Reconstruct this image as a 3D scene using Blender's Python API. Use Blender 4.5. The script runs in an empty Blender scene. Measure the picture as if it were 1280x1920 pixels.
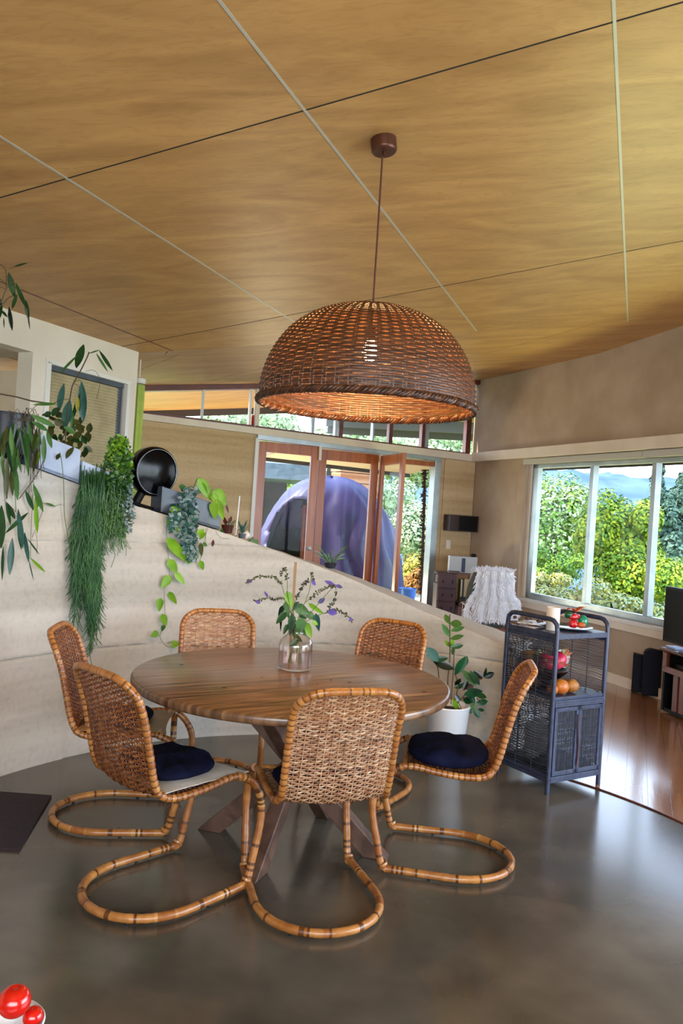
import bpy, math, random
from mathutils import Vector, Matrix, noise
random.seed(7)
PI = math.pi
C = bpy.context.scene.collection
SC = bpy.context.scene
V = Vector

# ------------------------------------------------------------------ camera
F_PX = 1470.0
ROLL = 0.064
EYE = V((0, 0, 1.48))
cr, sr = math.cos(ROLL), math.sin(ROLL)
cam_d = bpy.data.cameras.new('camera')
cam = bpy.data.objects.new('camera', cam_d)
C.objects.link(cam)
cam_d.sensor_fit = 'VERTICAL'
cam_d.sensor_height = 36
cam_d.lens = F_PX / 1920 * 36
cam_d.clip_start = 0.05
cam_d.clip_end = 1000
cam.matrix_world = Matrix(((cr, -sr, 0, EYE.x), (0, 0, -1, EYE.y), (sr, cr, 0, EYE.z), (0, 0, 0, 1)))
SC.camera = cam

# ------------------------------------------------------------------ colour management, world, lights
SC.view_settings.view_transform = 'Standard'
SC.view_settings.look = 'None'
SC.view_settings.gamma = 1
SC.view_settings.use_curve_mapping = False
SC.view_settings.exposure = 0.0
SC.cycles.use_denoising = True
SC.cycles.max_bounces = 8
SC.cycles.diffuse_bounces = 4
SC.cycles.glossy_bounces = 4
SC.cycles.transmission_bounces = 8
SC.cycles.transparent_max_bounces = 12
SC.cycles.sample_clamp_indirect = 6
SC.cycles.caustics_reflective = False
SC.cycles.caustics_refractive = False

wd = bpy.data.worlds.new('sky')
SC.world = wd
wd.use_nodes = True
nt = wd.node_tree
nt.nodes.clear()
wo = nt.nodes.new('ShaderNodeOutputWorld')
bg = nt.nodes.new('ShaderNodeBackground')
tc = nt.nodes.new('ShaderNodeTexCoord')
sep = nt.nodes.new('ShaderNodeSeparateXYZ')
rp = nt.nodes.new('ShaderNodeValToRGB')
rp.color_ramp.elements[0].position = 0.0
rp.color_ramp.elements[0].color = (0.74, 0.86, 1.0, 1)
rp.color_ramp.elements[1].position = 0.7
rp.color_ramp.elements[1].color = (0.42, 0.62, 1.0, 1)
nt.links.new(tc.outputs['Generated'], sep.inputs[0])
nt.links.new(sep.outputs['Z'], rp.inputs[0])
nt.links.new(rp.outputs[0], bg.inputs[0])
bg.inputs[1].default_value = 6.0
nt.links.new(bg.outputs[0], wo.inputs[0])


def light(name, kind, loc, energy, color=(1, 1, 1), size=None, aim=None, size_y=None):
    d = bpy.data.lights.new(name, kind)
    d.energy = energy
    d.color = color
    if kind == 'AREA':
        d.shape = 'RECTANGLE'
        d.size = size
        d.size_y = size_y or size
    elif kind == 'POINT':
        d.shadow_soft_size = size or 0.05
    o = bpy.data.objects.new(name, d)
    C.objects.link(o)
    o.location = loc
    if aim is not None:
        o.rotation_euler = (V(aim) - V(loc)).to_track_quat('-Z', 'Y').to_euler()
    return o


sun = light('sun', 'SUN', (0, 0, 20), 11.0, (1.0, 0.92, 0.76), aim=(18, 2.5, 0))
sun.data.angle = 0.01
# added fill lamps standing in for unseen windows behind and beside the camera
light('kitchen_fill_light', 'AREA', (0.6, -2.6, 1.9), 210, (1.0, 0.98, 0.95), 4.0, (0.3, 3.5, 1.2), 1.8)
light('side_fill_light', 'AREA', (4.75, 1.6, 1.45), 250, (0.76, 0.87, 1.0), 4.0, (0.0, 3.3, 1.0), 1.9)
light('lawn_bounce_light', 'AREA', (3.75, 7.9, 0.12), 120, (0.84, 0.97, 0.36), 1.3, (1.75, 5.1, 3.2), 1.0)  # added lamp outside, imitating green light off the lawn
light('patio_bounce_light', 'AREA', (-1.2, 11.2, 0.05), 260, (1.0, 0.86, 0.55), 3.0, (-0.9, 9.9, 2.8), 1.0)  # added lamp imitating warm patio bounce on soffit and ceiling
light('hall_fill_light', 'AREA', (-3.6, 7.6, 2.0), 14, (1.0, 0.98, 0.94), 0.8, (0.5, 8.4, 1.7), 1.0)  # added lamp, fill for an unseen hall window


# ------------------------------------------------------------------ pixel rays -> points in the room
def ray(px, py):
    a, b = (px - 640) / F_PX, (py - 960) / F_PX
    return V((cr * a + sr * b, 1.0, sr * a - cr * b))


def at(px, py, Y):
    return EYE + ray(px, py) * Y


def onplane(px, py, P, n):
    r = ray(px, py)
    return EYE + r * ((V(P) - EYE).dot(V(n)) / r.dot(V(n)))


WC = V((0.1, 3.2, 0))          # centre of the curved low wall
WR = 1.98                      # its inner radius
WT = 0.40                      # its thickness


def at_wall(px, py, off=0.0):
    r = ray(px, py)
    R = WR - off
    ox, oy = EYE.x - WC.x, EYE.y - WC.y
    A = r.x * r.x + 1
    B = ox * r.x + oy
    c = ox * ox + oy * oy - R * R
    t = (-B + math.sqrt(max(B * B - A * c, 0))) / A
    return EYE + r * t


CP0, CU, CV = V((-2.477, 4.047, 2.767)), V((0.926, -0.350, 0.143)), V((0.354, 0.935, -0.008))
CN = CU.cross(CV).normalized()


def srgb(h):
    if isinstance(h, str):
        v = [int(h[i:i + 2], 16) / 255 for i in (0, 2, 4)]
    else:
        v = [c / 255 for c in h]
    return tuple(c / 12.92 if c <= 0.04045 else ((c + 0.055) / 1.055) ** 2.4 for c in v)


# ------------------------------------------------------------------ mesh builder
class MB:
    def __init__(s):
        s.v, s.f, s.t = [], [], []

    def face(s, idx, tone=0.5):
        s.f.append(tuple(idx))
        s.t.append(tone)

    def quad(s, a, b, c, d, tone=0.5):
        n = len(s.v)
        s.v += [V(a), V(b), V(c), V(d)]
        s.face((n, n + 1, n + 2, n + 3), tone)

    def box(s, c, size, M=None, tone=0.5):
        hx, hy, hz = size[0] / 2, size[1] / 2, size[2] / 2
        n = len(s.v)
        for x, y, z in ((-1, -1, -1), (1, -1, -1), (1, 1, -1), (-1, 1, -1), (-1, -1, 1), (1, -1, 1), (1, 1, 1), (-1, 1, 1)):
            p = V((x * hx, y * hy, z * hz))
            if M is not None:
                p = M @ p
            s.v.append(p + V(c))
        for q in ((0, 3, 2, 1), (4, 5, 6, 7), (0, 1, 5, 4), (1, 2, 6, 5), (2, 3, 7, 6), (3, 0, 4, 7)):
            s.face([n + k for k in q], tone)

    def hexa(s, b, t, tone=0.5):      # four bottom points, four top points
        n = len(s.v)
        s.v += [V(p) for p in b] + [V(p) for p in t]
        for q in ((0, 3, 2, 1), (4, 5, 6, 7), (0, 1, 5, 4), (1, 2, 6, 5), (2, 3, 7, 6), (3, 0, 4, 7)):
            s.face([n + k for k in q], tone)

    def prism(s, poly, off, tone=0.5):   # polygon extruded by a vector
        n = len(s.v)
        k = len(poly)
        s.v += [V(p) for p in poly] + [V(p) + V(off) for p in poly]
        s.face(list(range(n + k - 1, n - 1, -1)), tone)
        s.face(list(range(n + k, n + 2 * k)), tone)
        for i in range(k):
            j = (i + 1) % k
            s.face((n + i, n + j, n + k + j, n + k + i), tone)

    def tube(s, pts, r, sides=8, closed=False, caps=True, rf=None, tone=None, flat=None, up=None):
        pts = [V(p) for p in pts]
        k = len(pts)
        n0 = len(s.v)
        T = []
        for i in range(k):
            a = pts[i - 1] if (i > 0 or closed) else pts[i]
            b = pts[(i + 1) % k] if (i < k - 1 or closed) else pts[i]
            d = b - a
            T.append(d.normalized() if d.length > 1e-9 else V((0, 0, 1)))
        N = V(up) if up is not None else (V((0, 0, 1)) if abs(T[0].z) < 0.9 else V((1, 0, 0)))
        for i in range(k):
            N = (N - T[i] * N.dot(T[i]))
            N = N.normalized() if N.length > 1e-6 else T[i].orthogonal().normalized()
            Bn = T[i].cross(N)
            rr = rf(i, i / max(k - 1, 1)) * r if rf else r
            for j in range(sides):
                a = 2 * PI * j / sides + (PI / sides if sides == 4 else 0)
                fy = flat if flat else 1.0
                s.v.append(pts[i] + N * (math.cos(a) * rr * fy) + Bn * (math.sin(a) * rr))
        m = k if closed else k - 1
        for i in range(m):
            i2 = (i + 1) % k
            tn = tone(i) if callable(tone) else (0.5 if tone is None else tone)
            for j in range(sides):
                j2 = (j + 1) % sides
                s.face((n0 + i * sides + j, n0 + i * sides + j2, n0 + i2 * sides + j2, n0 + i2 * sides + j), tn)
        if caps and not closed:
            s.face([n0 + j for j in range(sides - 1, -1, -1)], 0.5)
            s.face([n0 + (k - 1) * sides + j for j in range(sides)], 0.5)

    def lathe(s, prof, n=32, c=(0, 0, 0), M=None, tone=0.5):
        n0 = len(s.v)
        for r, z in prof:
            for j in range(n):
                a = 2 * PI * j / n
                p = V((max(r, 1e-4) * math.cos(a), max(r, 1e-4) * math.sin(a), z))
                if M is not None:
                    p = M @ p
                s.v.append(p + V(c))
        for i in range(len(prof) - 1):
            for j in range(n):
                j2 = (j + 1) % n
                s.face((n0 + i * n + j, n0 + i * n + j2, n0 + (i + 1) * n + j2, n0 + (i + 1) * n + j), tone)

    def leaf(s, a, b, w, nrm=V((0, -1, 0)), sag=0.0, fold=0.25, seg=6, shape=0, tone=0.5, curl=0.0):
        a, b = V(a), V(b)
        L = (b - a).length
        if L < 1e-6:
            return
        n0 = len(s.v)
        d = (b - a) / L
        side = d.cross(V(nrm))
        side = side.normalized() if side.length > 1e-4 else d.orthogonal().normalized()
        nn = side.cross(d)
        for i in range(seg + 1):
            t = i / seg
            if shape == 0:
                ww = w * 0.5 * math.sin(PI * min(1, t * 0.96 + 0.02)) ** 0.8
            elif shape == 1:     # heart / ovate, wide near the base
                ww = w * 0.5 * (math.sin(PI * t ** 0.62) ** 0.75 if 0 < t < 1 else 0.03)
            else:                # strap
                ww = w * 0.5 * min(1, 5 * t + 0.3, 3.0 * (1 - t) + 0.03)
            p = a.lerp(b, t) + nn * (curl * L * 4 * t * (1 - t)) + V((0, 0, 1)) * (sag * L * 4 * t * (1 - t))
            s.v += [p - side * ww + nn * (fold * ww), p, p + side * ww + nn * (fold * ww)]
        for i in range(seg):
            k = n0 + i * 3
            s.face((k, k + 1, k + 4, k + 3), tone)
            s.face((k + 1, k + 2, k + 5, k + 4), tone)


ORG = {}


def build_mesh(name, mb, mats, origin):
    me = bpy.data.meshes.new(name)
    o = V(origin)
    me.from_pydata([tuple(p - o) for p in mb.v], [], mb.f)
    for m in (mats if isinstance(mats, (list, tuple)) else [mats]):
        me.materials.append(m)
    at_ = me.attributes.new('tone', 'FLOAT', 'FACE')
    at_.data.foreach_set('value', mb.t)
    return me


def obj(name, mb, mat, parent=None, origin=None, smooth=True, bevel=0, sub=0, label=None, cat=None, group=None, kind=None, angle=40):
    if parent is not None:
        org = ORG[parent.name]
    else:
        org = V(origin) if origin is not None else V((0, 0, 0))
    me = build_mesh(name, mb, mat, org)
    o = bpy.data.objects.new(name, me)
    C.objects.link(o)
    ORG[o.name] = org
    if parent is not None:
        o.parent = parent
    else:
        o.location = org
    if smooth:
        me.polygons.foreach_set('use_smooth', [True] * len(me.polygons))
        try:
            me.set_sharp_from_angle(angle=math.radians(angle))
        except Exception:
            pass
    if bevel:
        b = o.modifiers.new('bevel', 'BEVEL')
        b.width = bevel
        b.segments = 2
        b.limit_method = 'ANGLE'
    if sub:
        m = o.modifiers.new('sub', 'SUBSURF')
        m.levels = m.render_levels = sub
    tag(o, label, cat, group, kind)
    return o


def tag(o, label=None, cat=None, group=None, kind=None):
    if label:
        o['label'] = label
    if cat:
        o['category'] = cat
    if group:
        o['group'] = group
    if kind:
        o['kind'] = kind
    return o


def thing(name, loc, label=None, cat=None, group=None, kind=None):
    o = bpy.data.objects.new(name, None)
    C.objects.link(o)
    o.location = loc
    o.empty_display_size = 0.1
    ORG[o.name] = V(loc)
    return tag(o, label, cat, group, kind)


def copy_tree(o, parent=None):
    c = o.copy()
    C.objects.link(c)
    c.parent = parent
    ORG[c.name] = ORG.get(o.name, V((0, 0, 0)))
    for ch in [x for x in o.children]:
        copy_tree(ch, c)
    return c


# ------------------------------------------------------------------ materials
def mat(name, col, rough=0.6, metal=0.0, col2=None, scale=8.0, stretch=(1, 1, 1), detail=6, ramp=(0.35, 0.65),
        bump=0.0, bscale=None, bdist=0.01, coat=0.0, tone=None, sheen=0.0, spec=0.5, rough2=None, trans=0.0, rot=(0, 0, 0), gen=False, distort=0.0):
    m = bpy.data.materials.new(name)
    m.use_nodes = True
    n, l = m.node_tree.nodes, m.node_tree.links
    b = n['Principled BSDF']
    c1 = (*srgb(col), 1)
    b.inputs['Base Color'].default_value = c1
    b.inputs['Roughness'].default_value = rough
    b.inputs['Metallic'].default_value = metal
    b.inputs['Coat Weight'].default_value = coat
    b.inputs['Coat Roughness'].default_value = 0.12
    b.inputs['Specular IOR Level'].default_value = spec
    if sheen:
        b.inputs['Sheen Weight'].default_value = sheen
    if trans:
        b.inputs['Transmission Weight'].default_value = trans
    tcn = n.new('ShaderNodeTexCoord')
    mp = n.new('ShaderNodeMapping')
    mp.inputs['Scale'].default_value = stretch
    mp.inputs['Rotation'].default_value = rot
    l.new(tcn.outputs['Object'], mp.inputs[0])
    out = None
    if col2:
        nz = n.new('ShaderNodeTexNoise')
        nz.inputs['Scale'].default_value = scale
        nz.inputs['Detail'].default_value = detail
        nz.inputs['Distortion'].default_value = distort
        l.new(mp.outputs[0], nz.inputs[0])
        r = n.new('ShaderNodeValToRGB')
        r.color_ramp.elements[0].position, r.color_ramp.elements[1].position = ramp
        r.color_ramp.elements[0].color = c1
        r.color_ramp.elements[1].color = (*srgb(col2), 1)
        l.new(nz.outputs['Fac'], r.inputs[0])
        out = r.outputs[0]
        if rough2 is not None:
            mr = n.new('ShaderNodeMapRange')
            mr.inputs['To Min'].default_value, mr.inputs['To Max'].default_value = rough, rough2
            l.new(nz.outputs['Fac'], mr.inputs['Value'])
            l.new(mr.outputs[0], b.inputs['Roughness'])
    if tone:                       # per-strand colour: tone attribute picks between the listed colours
        a = n.new('ShaderNodeAttribute')
        a.attribute_name = 'tone'
        r = n.new('ShaderNodeValToRGB')
        els = r.color_ramp.elements
        els[0].color = (*srgb(tone[0]), 1)
        els[1].color = (*srgb(tone[-1]), 1)
        for i, t in enumerate(tone[1:-1]):
            e = els.new((i + 1) / (len(tone) - 1))
            e.color = (*srgb(t), 1)
        l.new(a.outputs['Fac'], r.inputs[0])
        if out is not None:
            mx = n.new('ShaderNodeMixRGB')
            mx.blend_type = 'MULTIPLY'
            mx.inputs[0].default_value = 0.8
            l.new(r.outputs[0], mx.inputs[1])
            l.new(out, mx.inputs[2])
            out = mx.outputs[0]
        else:
            out = r.outputs[0]
    if out is not None:
        l.new(out, b.inputs['Base Color'])
    if bump:
        nz2 = n.new('ShaderNodeTexNoise')
        nz2.inputs['Scale'].default_value = bscale or scale * 3
        nz2.inputs['Detail'].default_value = 8
        l.new(mp.outputs[0], nz2.inputs[0])
        bp = n.new('ShaderNodeBump')
        bp.inputs['Strength'].default_value = bump
        bp.inputs['Distance'].default_value = bdist
        l.new(nz2.outputs['Fac'], bp.inputs['Height'])
        l.new(bp.outputs[0], b.inputs['Normal'])
    return m


def glass_mat(name, tint=(1, 1, 1), rough=0.0, refl=1.0):
    m = bpy.data.materials.new(name)
    m.use_nodes = True
    n, l = m.node_tree.nodes, m.node_tree.links
    n.clear()
    o = n.new('ShaderNodeOutputMaterial')
    mx = n.new('ShaderNodeMixShader')
    t = n.new('ShaderNodeBsdfTransparent')
    t.inputs[0].default_value = (*tint, 1)
    g = n.new('ShaderNodeBsdfGlossy')
    g.inputs['Roughness'].default_value = rough
    fr = n.new('ShaderNodeLayerWeight')
    fr.inputs['Blend'].default_value = 0.5
    pw = n.new('ShaderNodeMath')
    pw.operation = 'POWER'
    pw.inputs[1].default_value = 5.0
    l.new(fr.outputs['Facing'], pw.inputs[0])
    mul = n.new('ShaderNodeMath')
    mul.operation = 'MULTIPLY_ADD'
    mul.inputs[1].default_value = 0.6 * refl
    mul.inputs[2].default_value = 0.014 * refl
    l.new(pw.outputs[0], mul.inputs[0])
    l.new(mul.outputs[0], mx.inputs[0])
    l.new(t.outputs[0], mx.inputs[1])
    l.new(g.outputs[0], mx.inputs[2])
    l.new(mx.outputs[0], o.inputs[0])
    return m


def earth_mat(name, base, light_, dark, zs=5.0):
    m = bpy.data.materials.new(name)
    m.use_nodes = True
    n, l = m.node_tree.nodes, m.node_tree.links
    b = n['Principled BSDF']
    b.inputs['Roughness'].default_value = 0.9
    b.inputs['Specular IOR Level'].default_value = 0.2
    g = n.new('ShaderNodeNewGeometry')
    mp = n.new('ShaderNodeMapping')
    mp.inputs['Scale'].default_value = (0.35, 0.35, zs)
    l.new(g.outputs['Position'], mp.inputs[0])
    n1 = n.new('ShaderNodeTexNoise')
    n1.inputs['Scale'].default_value = 1.0
    n1.inputs['Detail'].default_value = 5
    l.new(mp.outputs[0], n1.inputs[0])
    r = n.new('ShaderNodeValToRGB')
    r.color_ramp.elements[0].position = 0.34
    r.color_ramp.elements[1].position = 0.66
    r.color_ramp.elements[0].color = (*srgb(base), 1)
    r.color_ramp.elements[1].color = (*srgb(light_), 1)
    l.new(n1.outputs['Fac'], r.inputs[0])
    n2 = n.new('ShaderNodeTexNoise')
    n2.inputs['Scale'].default_value = 34
    n2.inputs['Detail'].default_value = 8
    l.new(g.outputs['Position'], n2.inputs[0])
    r2 = n.new('ShaderNodeValToRGB')
    r2.color_ramp.elements[0].position = 0.30
    r2.color_ramp.elements[1].position = 0.50
    r2.color_ramp.elements[0].color = (*srgb(dark), 1)
    r2.color_ramp.elements[1].color = (1, 1, 1, 1)
    l.new(n2.outputs['Fac'], r2.inputs[0])
    mx = n.new('ShaderNodeMixRGB')
    mx.blend_type = 'MULTIPLY'
    mx.inputs[0].default_value = 0.14
    l.new(r.outputs[0], mx.inputs[1])
    l.new(r2.outputs[0], mx.inputs[2])
    l.new(mx.outputs[0], b.inputs['Base Color'])
    bp = n.new('ShaderNodeBump')
    bp.inputs['Strength'].default_value = 0.35
    bp.inputs['Distance'].default_value = 0.008
    l.new(n2.outputs['Fac'], bp.inputs['Height'])
    l.new(bp.outputs[0], b.inputs['Normal'])
    return m


def ply_mat(name):
    m = bpy.data.materials.new(name)
    m.use_nodes = True
    n, l = m.node_tree.nodes, m.node_tree.links
    b = n['Principled BSDF']
    b.inputs['Roughness'].default_value = 0.42
    b.inputs['Specular IOR Level'].default_value = 0.45
    g = n.new('ShaderNodeNewGeometry')
    oi = n.new('ShaderNodeObjectInfo')
    mp = n.new('ShaderNodeMapping')
    mp.inputs['Rotation'].default_value = (0, 0, math.radians(-20))
    mp.inputs['Scale'].default_value = (0.9, 3.4, 1)
    l.new(g.outputs['Position'], mp.inputs[0])
    ad = n.new('ShaderNodeVectorMath')
    ad.operation = 'ADD'
    l.new(mp.outputs[0], ad.inputs[0])
    cmb = n.new('ShaderNodeCombineXYZ')
    ml = n.new('ShaderNodeMath')
    ml.operation = 'MULTIPLY'
    ml.inputs[1].default_value = 40
    l.new(oi.outputs['Random'], ml.inputs[0])
    l.new(ml.outputs[0], cmb.inputs[0])
    l.new(ml.outputs[0], cmb.inputs[2])
    l.new(cmb.outputs[0], ad.inputs[1])
    n1 = n.new('ShaderNodeTexNoise')
    n1.inputs['Scale'].default_value = 1.3
    n1.inputs['Detail'].default_value = 7
    n1.inputs['Distortion'].default_value = 1.4
    l.new(ad.outputs[0], n1.inputs[0])
    r = n.new('ShaderNodeValToRGB')
    e = r.color_ramp.elements
    e[0].position, e[1].position = 0.3, 0.72
    e[0].color = (*srgb((172, 128, 76)), 1)
    e[1].color = (*srgb((206, 160, 100)), 1)
    l.new(n1.outputs['Fac'], r.inputs[0])
    wv = n.new('ShaderNodeTexNoise')
    wv.inputs['Scale'].default_value = 6.0
    wv.inputs['Detail'].default_value = 10
    wv.inputs['Distortion'].default_value = 2.5
    l.new(ad.outputs[0], wv.inputs[0])
    r2 = n.new('ShaderNodeValToRGB')
    r2.color_ramp.elements[0].position = 0.36
    r2.color_ramp.elements[1].position = 0.52
    r2.color_ramp.elements[0].color = (0.66, 0.58, 0.50, 1)
    r2.color_ramp.elements[1].color = (1, 1, 1, 1)
    l.new(wv.outputs['Fac'], r2.inputs[0])
    mx = n.new('ShaderNodeMixRGB')
    mx.blend_type = 'MULTIPLY'
    mx.inputs[0].default_value = 0.28
    l.new(r.outputs[0], mx.inputs[1])
    l.new(r2.outputs[0], mx.inputs[2])
    l.new(mx.outputs[0], b.inputs['Base Color'])
    return m


def wood_mat(name, c1, c2, c3, rough=0.35, rot=0.0, coat=0.2, sx=1.2, sy=16, scale=1.0, sz=None):
    m = bpy.data.materials.new(name)
    m.use_nodes = True
    n, l = m.node_tree.nodes, m.node_tree.links
    b = n['Principled BSDF']
    b.inputs['Roughness'].default_value = rough
    b.inputs['Coat Weight'].default_value = coat
    b.inputs['Coat Roughness'].default_value = 0.2
    t = n.new('ShaderNodeTexCoord')
    mr = n.new('ShaderNodeMapping')
    mr.inputs['Rotation'].default_value = (0, 0, rot)
    l.new(t.outputs['Object'], mr.inputs[0])
    mp = n.new('ShaderNodeMapping')
    mp.inputs['Scale'].default_value = (sx, sy, sz or sx)
    l.new(mr.outputs[0], mp.inputs[0])
    oi = n.new('ShaderNodeObjectInfo')
    cmb = n.new('ShaderNodeCombineXYZ')
    ml = n.new('ShaderNodeMath')
    ml.operation = 'MULTIPLY'
    ml.inputs[1].default_value = 30
    l.new(oi.outputs['Random'], ml.inputs[0])
    for k in range(3):
        l.new(ml.outputs[0], cmb.inputs[k])
    ad = n.new('ShaderNodeVectorMath')
    l.new(mp.outputs[0], ad.inputs[0])
    l.new(cmb.outputs[0], ad.inputs[1])
    n1 = n.new('ShaderNodeTexNoise')
    n1.inputs['Scale'].default_value = scale
    n1.inputs['Detail'].default_value = 8
    n1.inputs['Distortion'].default_value = 0.8
    l.new(ad.outputs[0], n1.inputs[0])
    r = n.new('ShaderNodeValToRGB')
    e = r.color_ramp.elements
    e[0].position, e[1].position = 0.28, 0.74
    e[0].color = (*srgb(c1), 1)
    e[1].color = (*srgb(c3), 1)
    k = e.new(0.5)
    k.color = (*srgb(c2), 1)
    l.new(n1.outputs['Fac'], r.inputs[0])
    l.new(r.outputs[0], b.inputs['Base Color'])
    bp = n.new('ShaderNodeBump')
    bp.inputs['Strength'].default_value = 0.25
    bp.inputs['Distance'].default_value = 0.003
    l.new(n1.outputs['Fac'], bp.inputs['Height'])
    l.new(bp.outputs[0], b.inputs['Normal'])
    return m


M = {}
M['ply'] = ply_mat('plywood')
M['ply_back'] = mat('ceiling_backing', (40, 34, 26), 0.9)
M['strip'] = mat('aluminium_joint', (190, 188, 178), 0.45, 0.2, bump=0.1, bscale=30)
M['concrete'] = mat('polished_concrete', (64, 60, 52), 0.16, 0, (97, 91, 79), 2.6, detail=14, ramp=(0.3, 0.72), bump=0.04, bscale=40, bdist=0.0015, rough2=0.22, spec=1.0)
M['earth_low'] = earth_mat('rammed_earth_pale', (164, 160, 150), (192, 189, 181), (140, 132, 118), 6.5)
M['earth_back'] = earth_mat('rammed_earth_golden', (178, 152, 112), (208, 184, 146), (140, 110, 74), 6.0)
M['earth_out'] = earth_mat('rammed_earth_rust', (176, 118, 82), (206, 160, 124), (120, 70, 40), 9.0)
M['plaster'] = mat('cream_plaster', (186, 168, 148), 0.85, 0, (170, 150, 128), 2.2, detail=8, bump=0.08, bscale=40, bdist=0.004, spec=0.2)
M['white_wall'] = mat('white_plaster', (226, 220, 208), 0.8, 0, (214, 206, 192), 2.0, bump=0.04, bscale=40, bdist=0.004, spec=0.2)
M['niche'] = mat('beige_plaster', (205, 192, 168), 0.85, 0, (190, 176, 150), 3)
M['trim_cream'] = mat('cream_painted_beam', (226, 216, 198), 0.55, 0, (214, 202, 184), 3)
M['trim_white'] = mat('white_paint', (222, 222, 218), 0.4)
M['alu'] = mat('anodised_aluminium', (170, 180, 182), 0.32, 0.55, (150, 160, 164), 6)
M['door_wood'] = wood_mat('red_cedar_joinery', (136, 64, 16), (166, 84, 24), (188, 106, 38), 0.35, 0, 0.2, 14, 14, 1.0, 1.0)
M['dark_red_wood'] = wood_mat('dark_red_timber', (66, 26, 14), (92, 40, 22), (110, 52, 30), 0.4, 0, 0.2, 6, 6)
M['table_wood'] = wood_mat('weathered_table_timber', (50, 33, 21), (104, 74, 49), (152, 114, 80), 0.32, math.radians(-32), 0.38, 1.5, 17, 2.0)
M['table_leg'] = wood_mat('table_leg_timber', (58, 40, 31), (86, 61, 48), (110, 82, 67), 0.5, 0, 0.05, 9, 9, 1.2)
M['floor_wood'] = wood_mat('hardwood_boards', (128, 84, 52), (146, 100, 64), (162, 116, 78), 0.14, math.radians(20.7), 0.7, 16, 1.0, 1.0)
M['glass'] = glass_mat('window_glass', refl=0.25)
M['blind'] = mat('grey_blind', (186, 174, 138), 0.6, 0, (166, 154, 120), 8)
M['green_fabric'] = mat('lime_green_fabric', (176, 196, 96), 0.8, 0, (156, 180, 80), 10, bump=0.1, bscale=60)
M['cane'] = mat('wicker_cane', (255, 255, 255), 0.42, 0, (200, 190, 180), 60, tone=[(46, 24, 12), (104, 56, 26), (138, 80, 38), (112, 62, 30), (160, 104, 58), (72, 38, 18)], coat=0.12)
M['cane_window_lit'] = mat('window_lit_wicker_cane', (255, 255, 255), 0.6, 0, (205, 195, 186), 60, tone=[(92, 62, 44), (158, 112, 78), (188, 148, 112), (148, 96, 62), (206, 172, 138), (124, 84, 62)])  # same cane, colour paled to imitate window light on the weave
M['rattan'] = mat('rattan_pole', (255, 255, 255), 0.34, 0, (214, 200, 186), 30, tone=[(84, 46, 20), (168, 108, 50), (186, 128, 66), (154, 94, 44), (204, 152, 88), (140, 84, 40)], coat=0.2)
M['stud'] = mat('black_rubber_foot', (24, 22, 22), 0.5)
M['navy'] = mat('navy_cotton', (22, 26, 52), 0.95, 0, (14, 16, 34), 12, bump=0.2, bscale=60, bdist=0.002, spec=0.08)
M['pad_white'] = mat('white_leather_pad', (206, 198, 186), 0.5, 0, (190, 180, 164), 10, bump=0.15, bscale=40)
M['pad_tan'] = mat('tan_leather_pad', (150, 120, 82), 0.5, 0, (124, 98, 68), 6, bump=0.15, bscale=40)
M['shade_cane'] = mat('brown_willow', (255, 255, 255), 0.45, 0, (190, 180, 170), 50, tone=[(48, 26, 13), (78, 44, 24), (98, 58, 32), (62, 34, 18), (116, 74, 44)], coat=0.05)
M['brown_metal'] = mat('brown_metal', (92, 56, 42), 0.35, 0.5)
M['cord'] = mat('brown_textile_cord', (84, 44, 34), 0.8)
M['black_gloss'] = mat('black_gloss_enamel', (3, 3, 4), 0.16, 0, spec=0.18)
M['black'] = mat('black_plastic', (10, 10, 12), 0.5, spec=0.2)
M['black_screen'] = mat('black_screen_glass', (4, 4, 5), 0.35, spec=0.05)
M['navy_box'] = mat('dark_blue_vinyl', (16, 20, 38), 0.6, 0, (12, 15, 28), 40, spec=0.15)
M['cart_paint'] = mat('navy_black_paint', (46, 56, 84), 0.36, 0, (32, 38, 58), 30, bump=0.15, bscale=60, bdist=0.002)
M['cart_weave'] = mat('dark_blue_wicker', (255, 255, 255), 0.45, 0, (200, 200, 200), 50, tone=[(18, 20, 28), (36, 42, 58), (52, 60, 80)])
M['vase_glass'] = glass_mat('clear_glass', (0.97, 0.95, 0.94), 0.0, 2.6)
M['water'] = glass_mat('water', (0.93, 0.87, 0.86), 0.0, 2.0)
M['stem'] = mat('green_stem', (86, 112, 44), 0.5)
M['stem_dark'] = mat('brown_stem', (74, 60, 40), 0.6)


def leaf_mat(name, a, b, rough=0.35, spec=0.3):
    m = mat(name, [c * 0.9 for c in a], rough, 0, [c * 0.92 for c in b], 9, spec=spec, detail=3)
    return m


M['leaf_dark'] = leaf_mat('leaf_dark_green', (22, 56, 28), (44, 84, 40), 0.3)
M['leaf_mid'] = leaf_mat('leaf_mid_green', (52, 96, 42), (80, 124, 56), 0.4)
M['leaf_blue'] = leaf_mat('leaf_blue_green', (38, 84, 76), (64, 110, 100), 0.35)
M['leaf_lime'] = leaf_mat('leaf_lime_green', (104, 158, 26), (136, 184, 48), 0.4)
M['leaf_olive'] = leaf_mat('leaf_olive', (54, 60, 22), (78, 84, 36), 0.4)
M['leaf_yellow'] = leaf_mat('leaf_yellow', (170, 160, 40), (150, 150, 60), 0.5)
M['leaf_grey'] = leaf_mat('leaf_silver_grey', (104, 128, 128), (150, 170, 168), 0.3)
M['leaf_emerald'] = leaf_mat('leaf_glossy_emerald', (6, 50, 28), (20, 84, 46), 0.16, 0.6)
M['leaf_black'] = leaf_mat('leaf_blackish_green', (10, 20, 14), (18, 34, 20), 0.2)
M['leaf_maroon'] = leaf_mat('leaf_maroon', (72, 26, 18), (96, 40, 22), 0.4)
M['rhip'] = leaf_mat('rhipsalis_green', (40, 86, 46), (72, 118, 66), 0.5)
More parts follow.
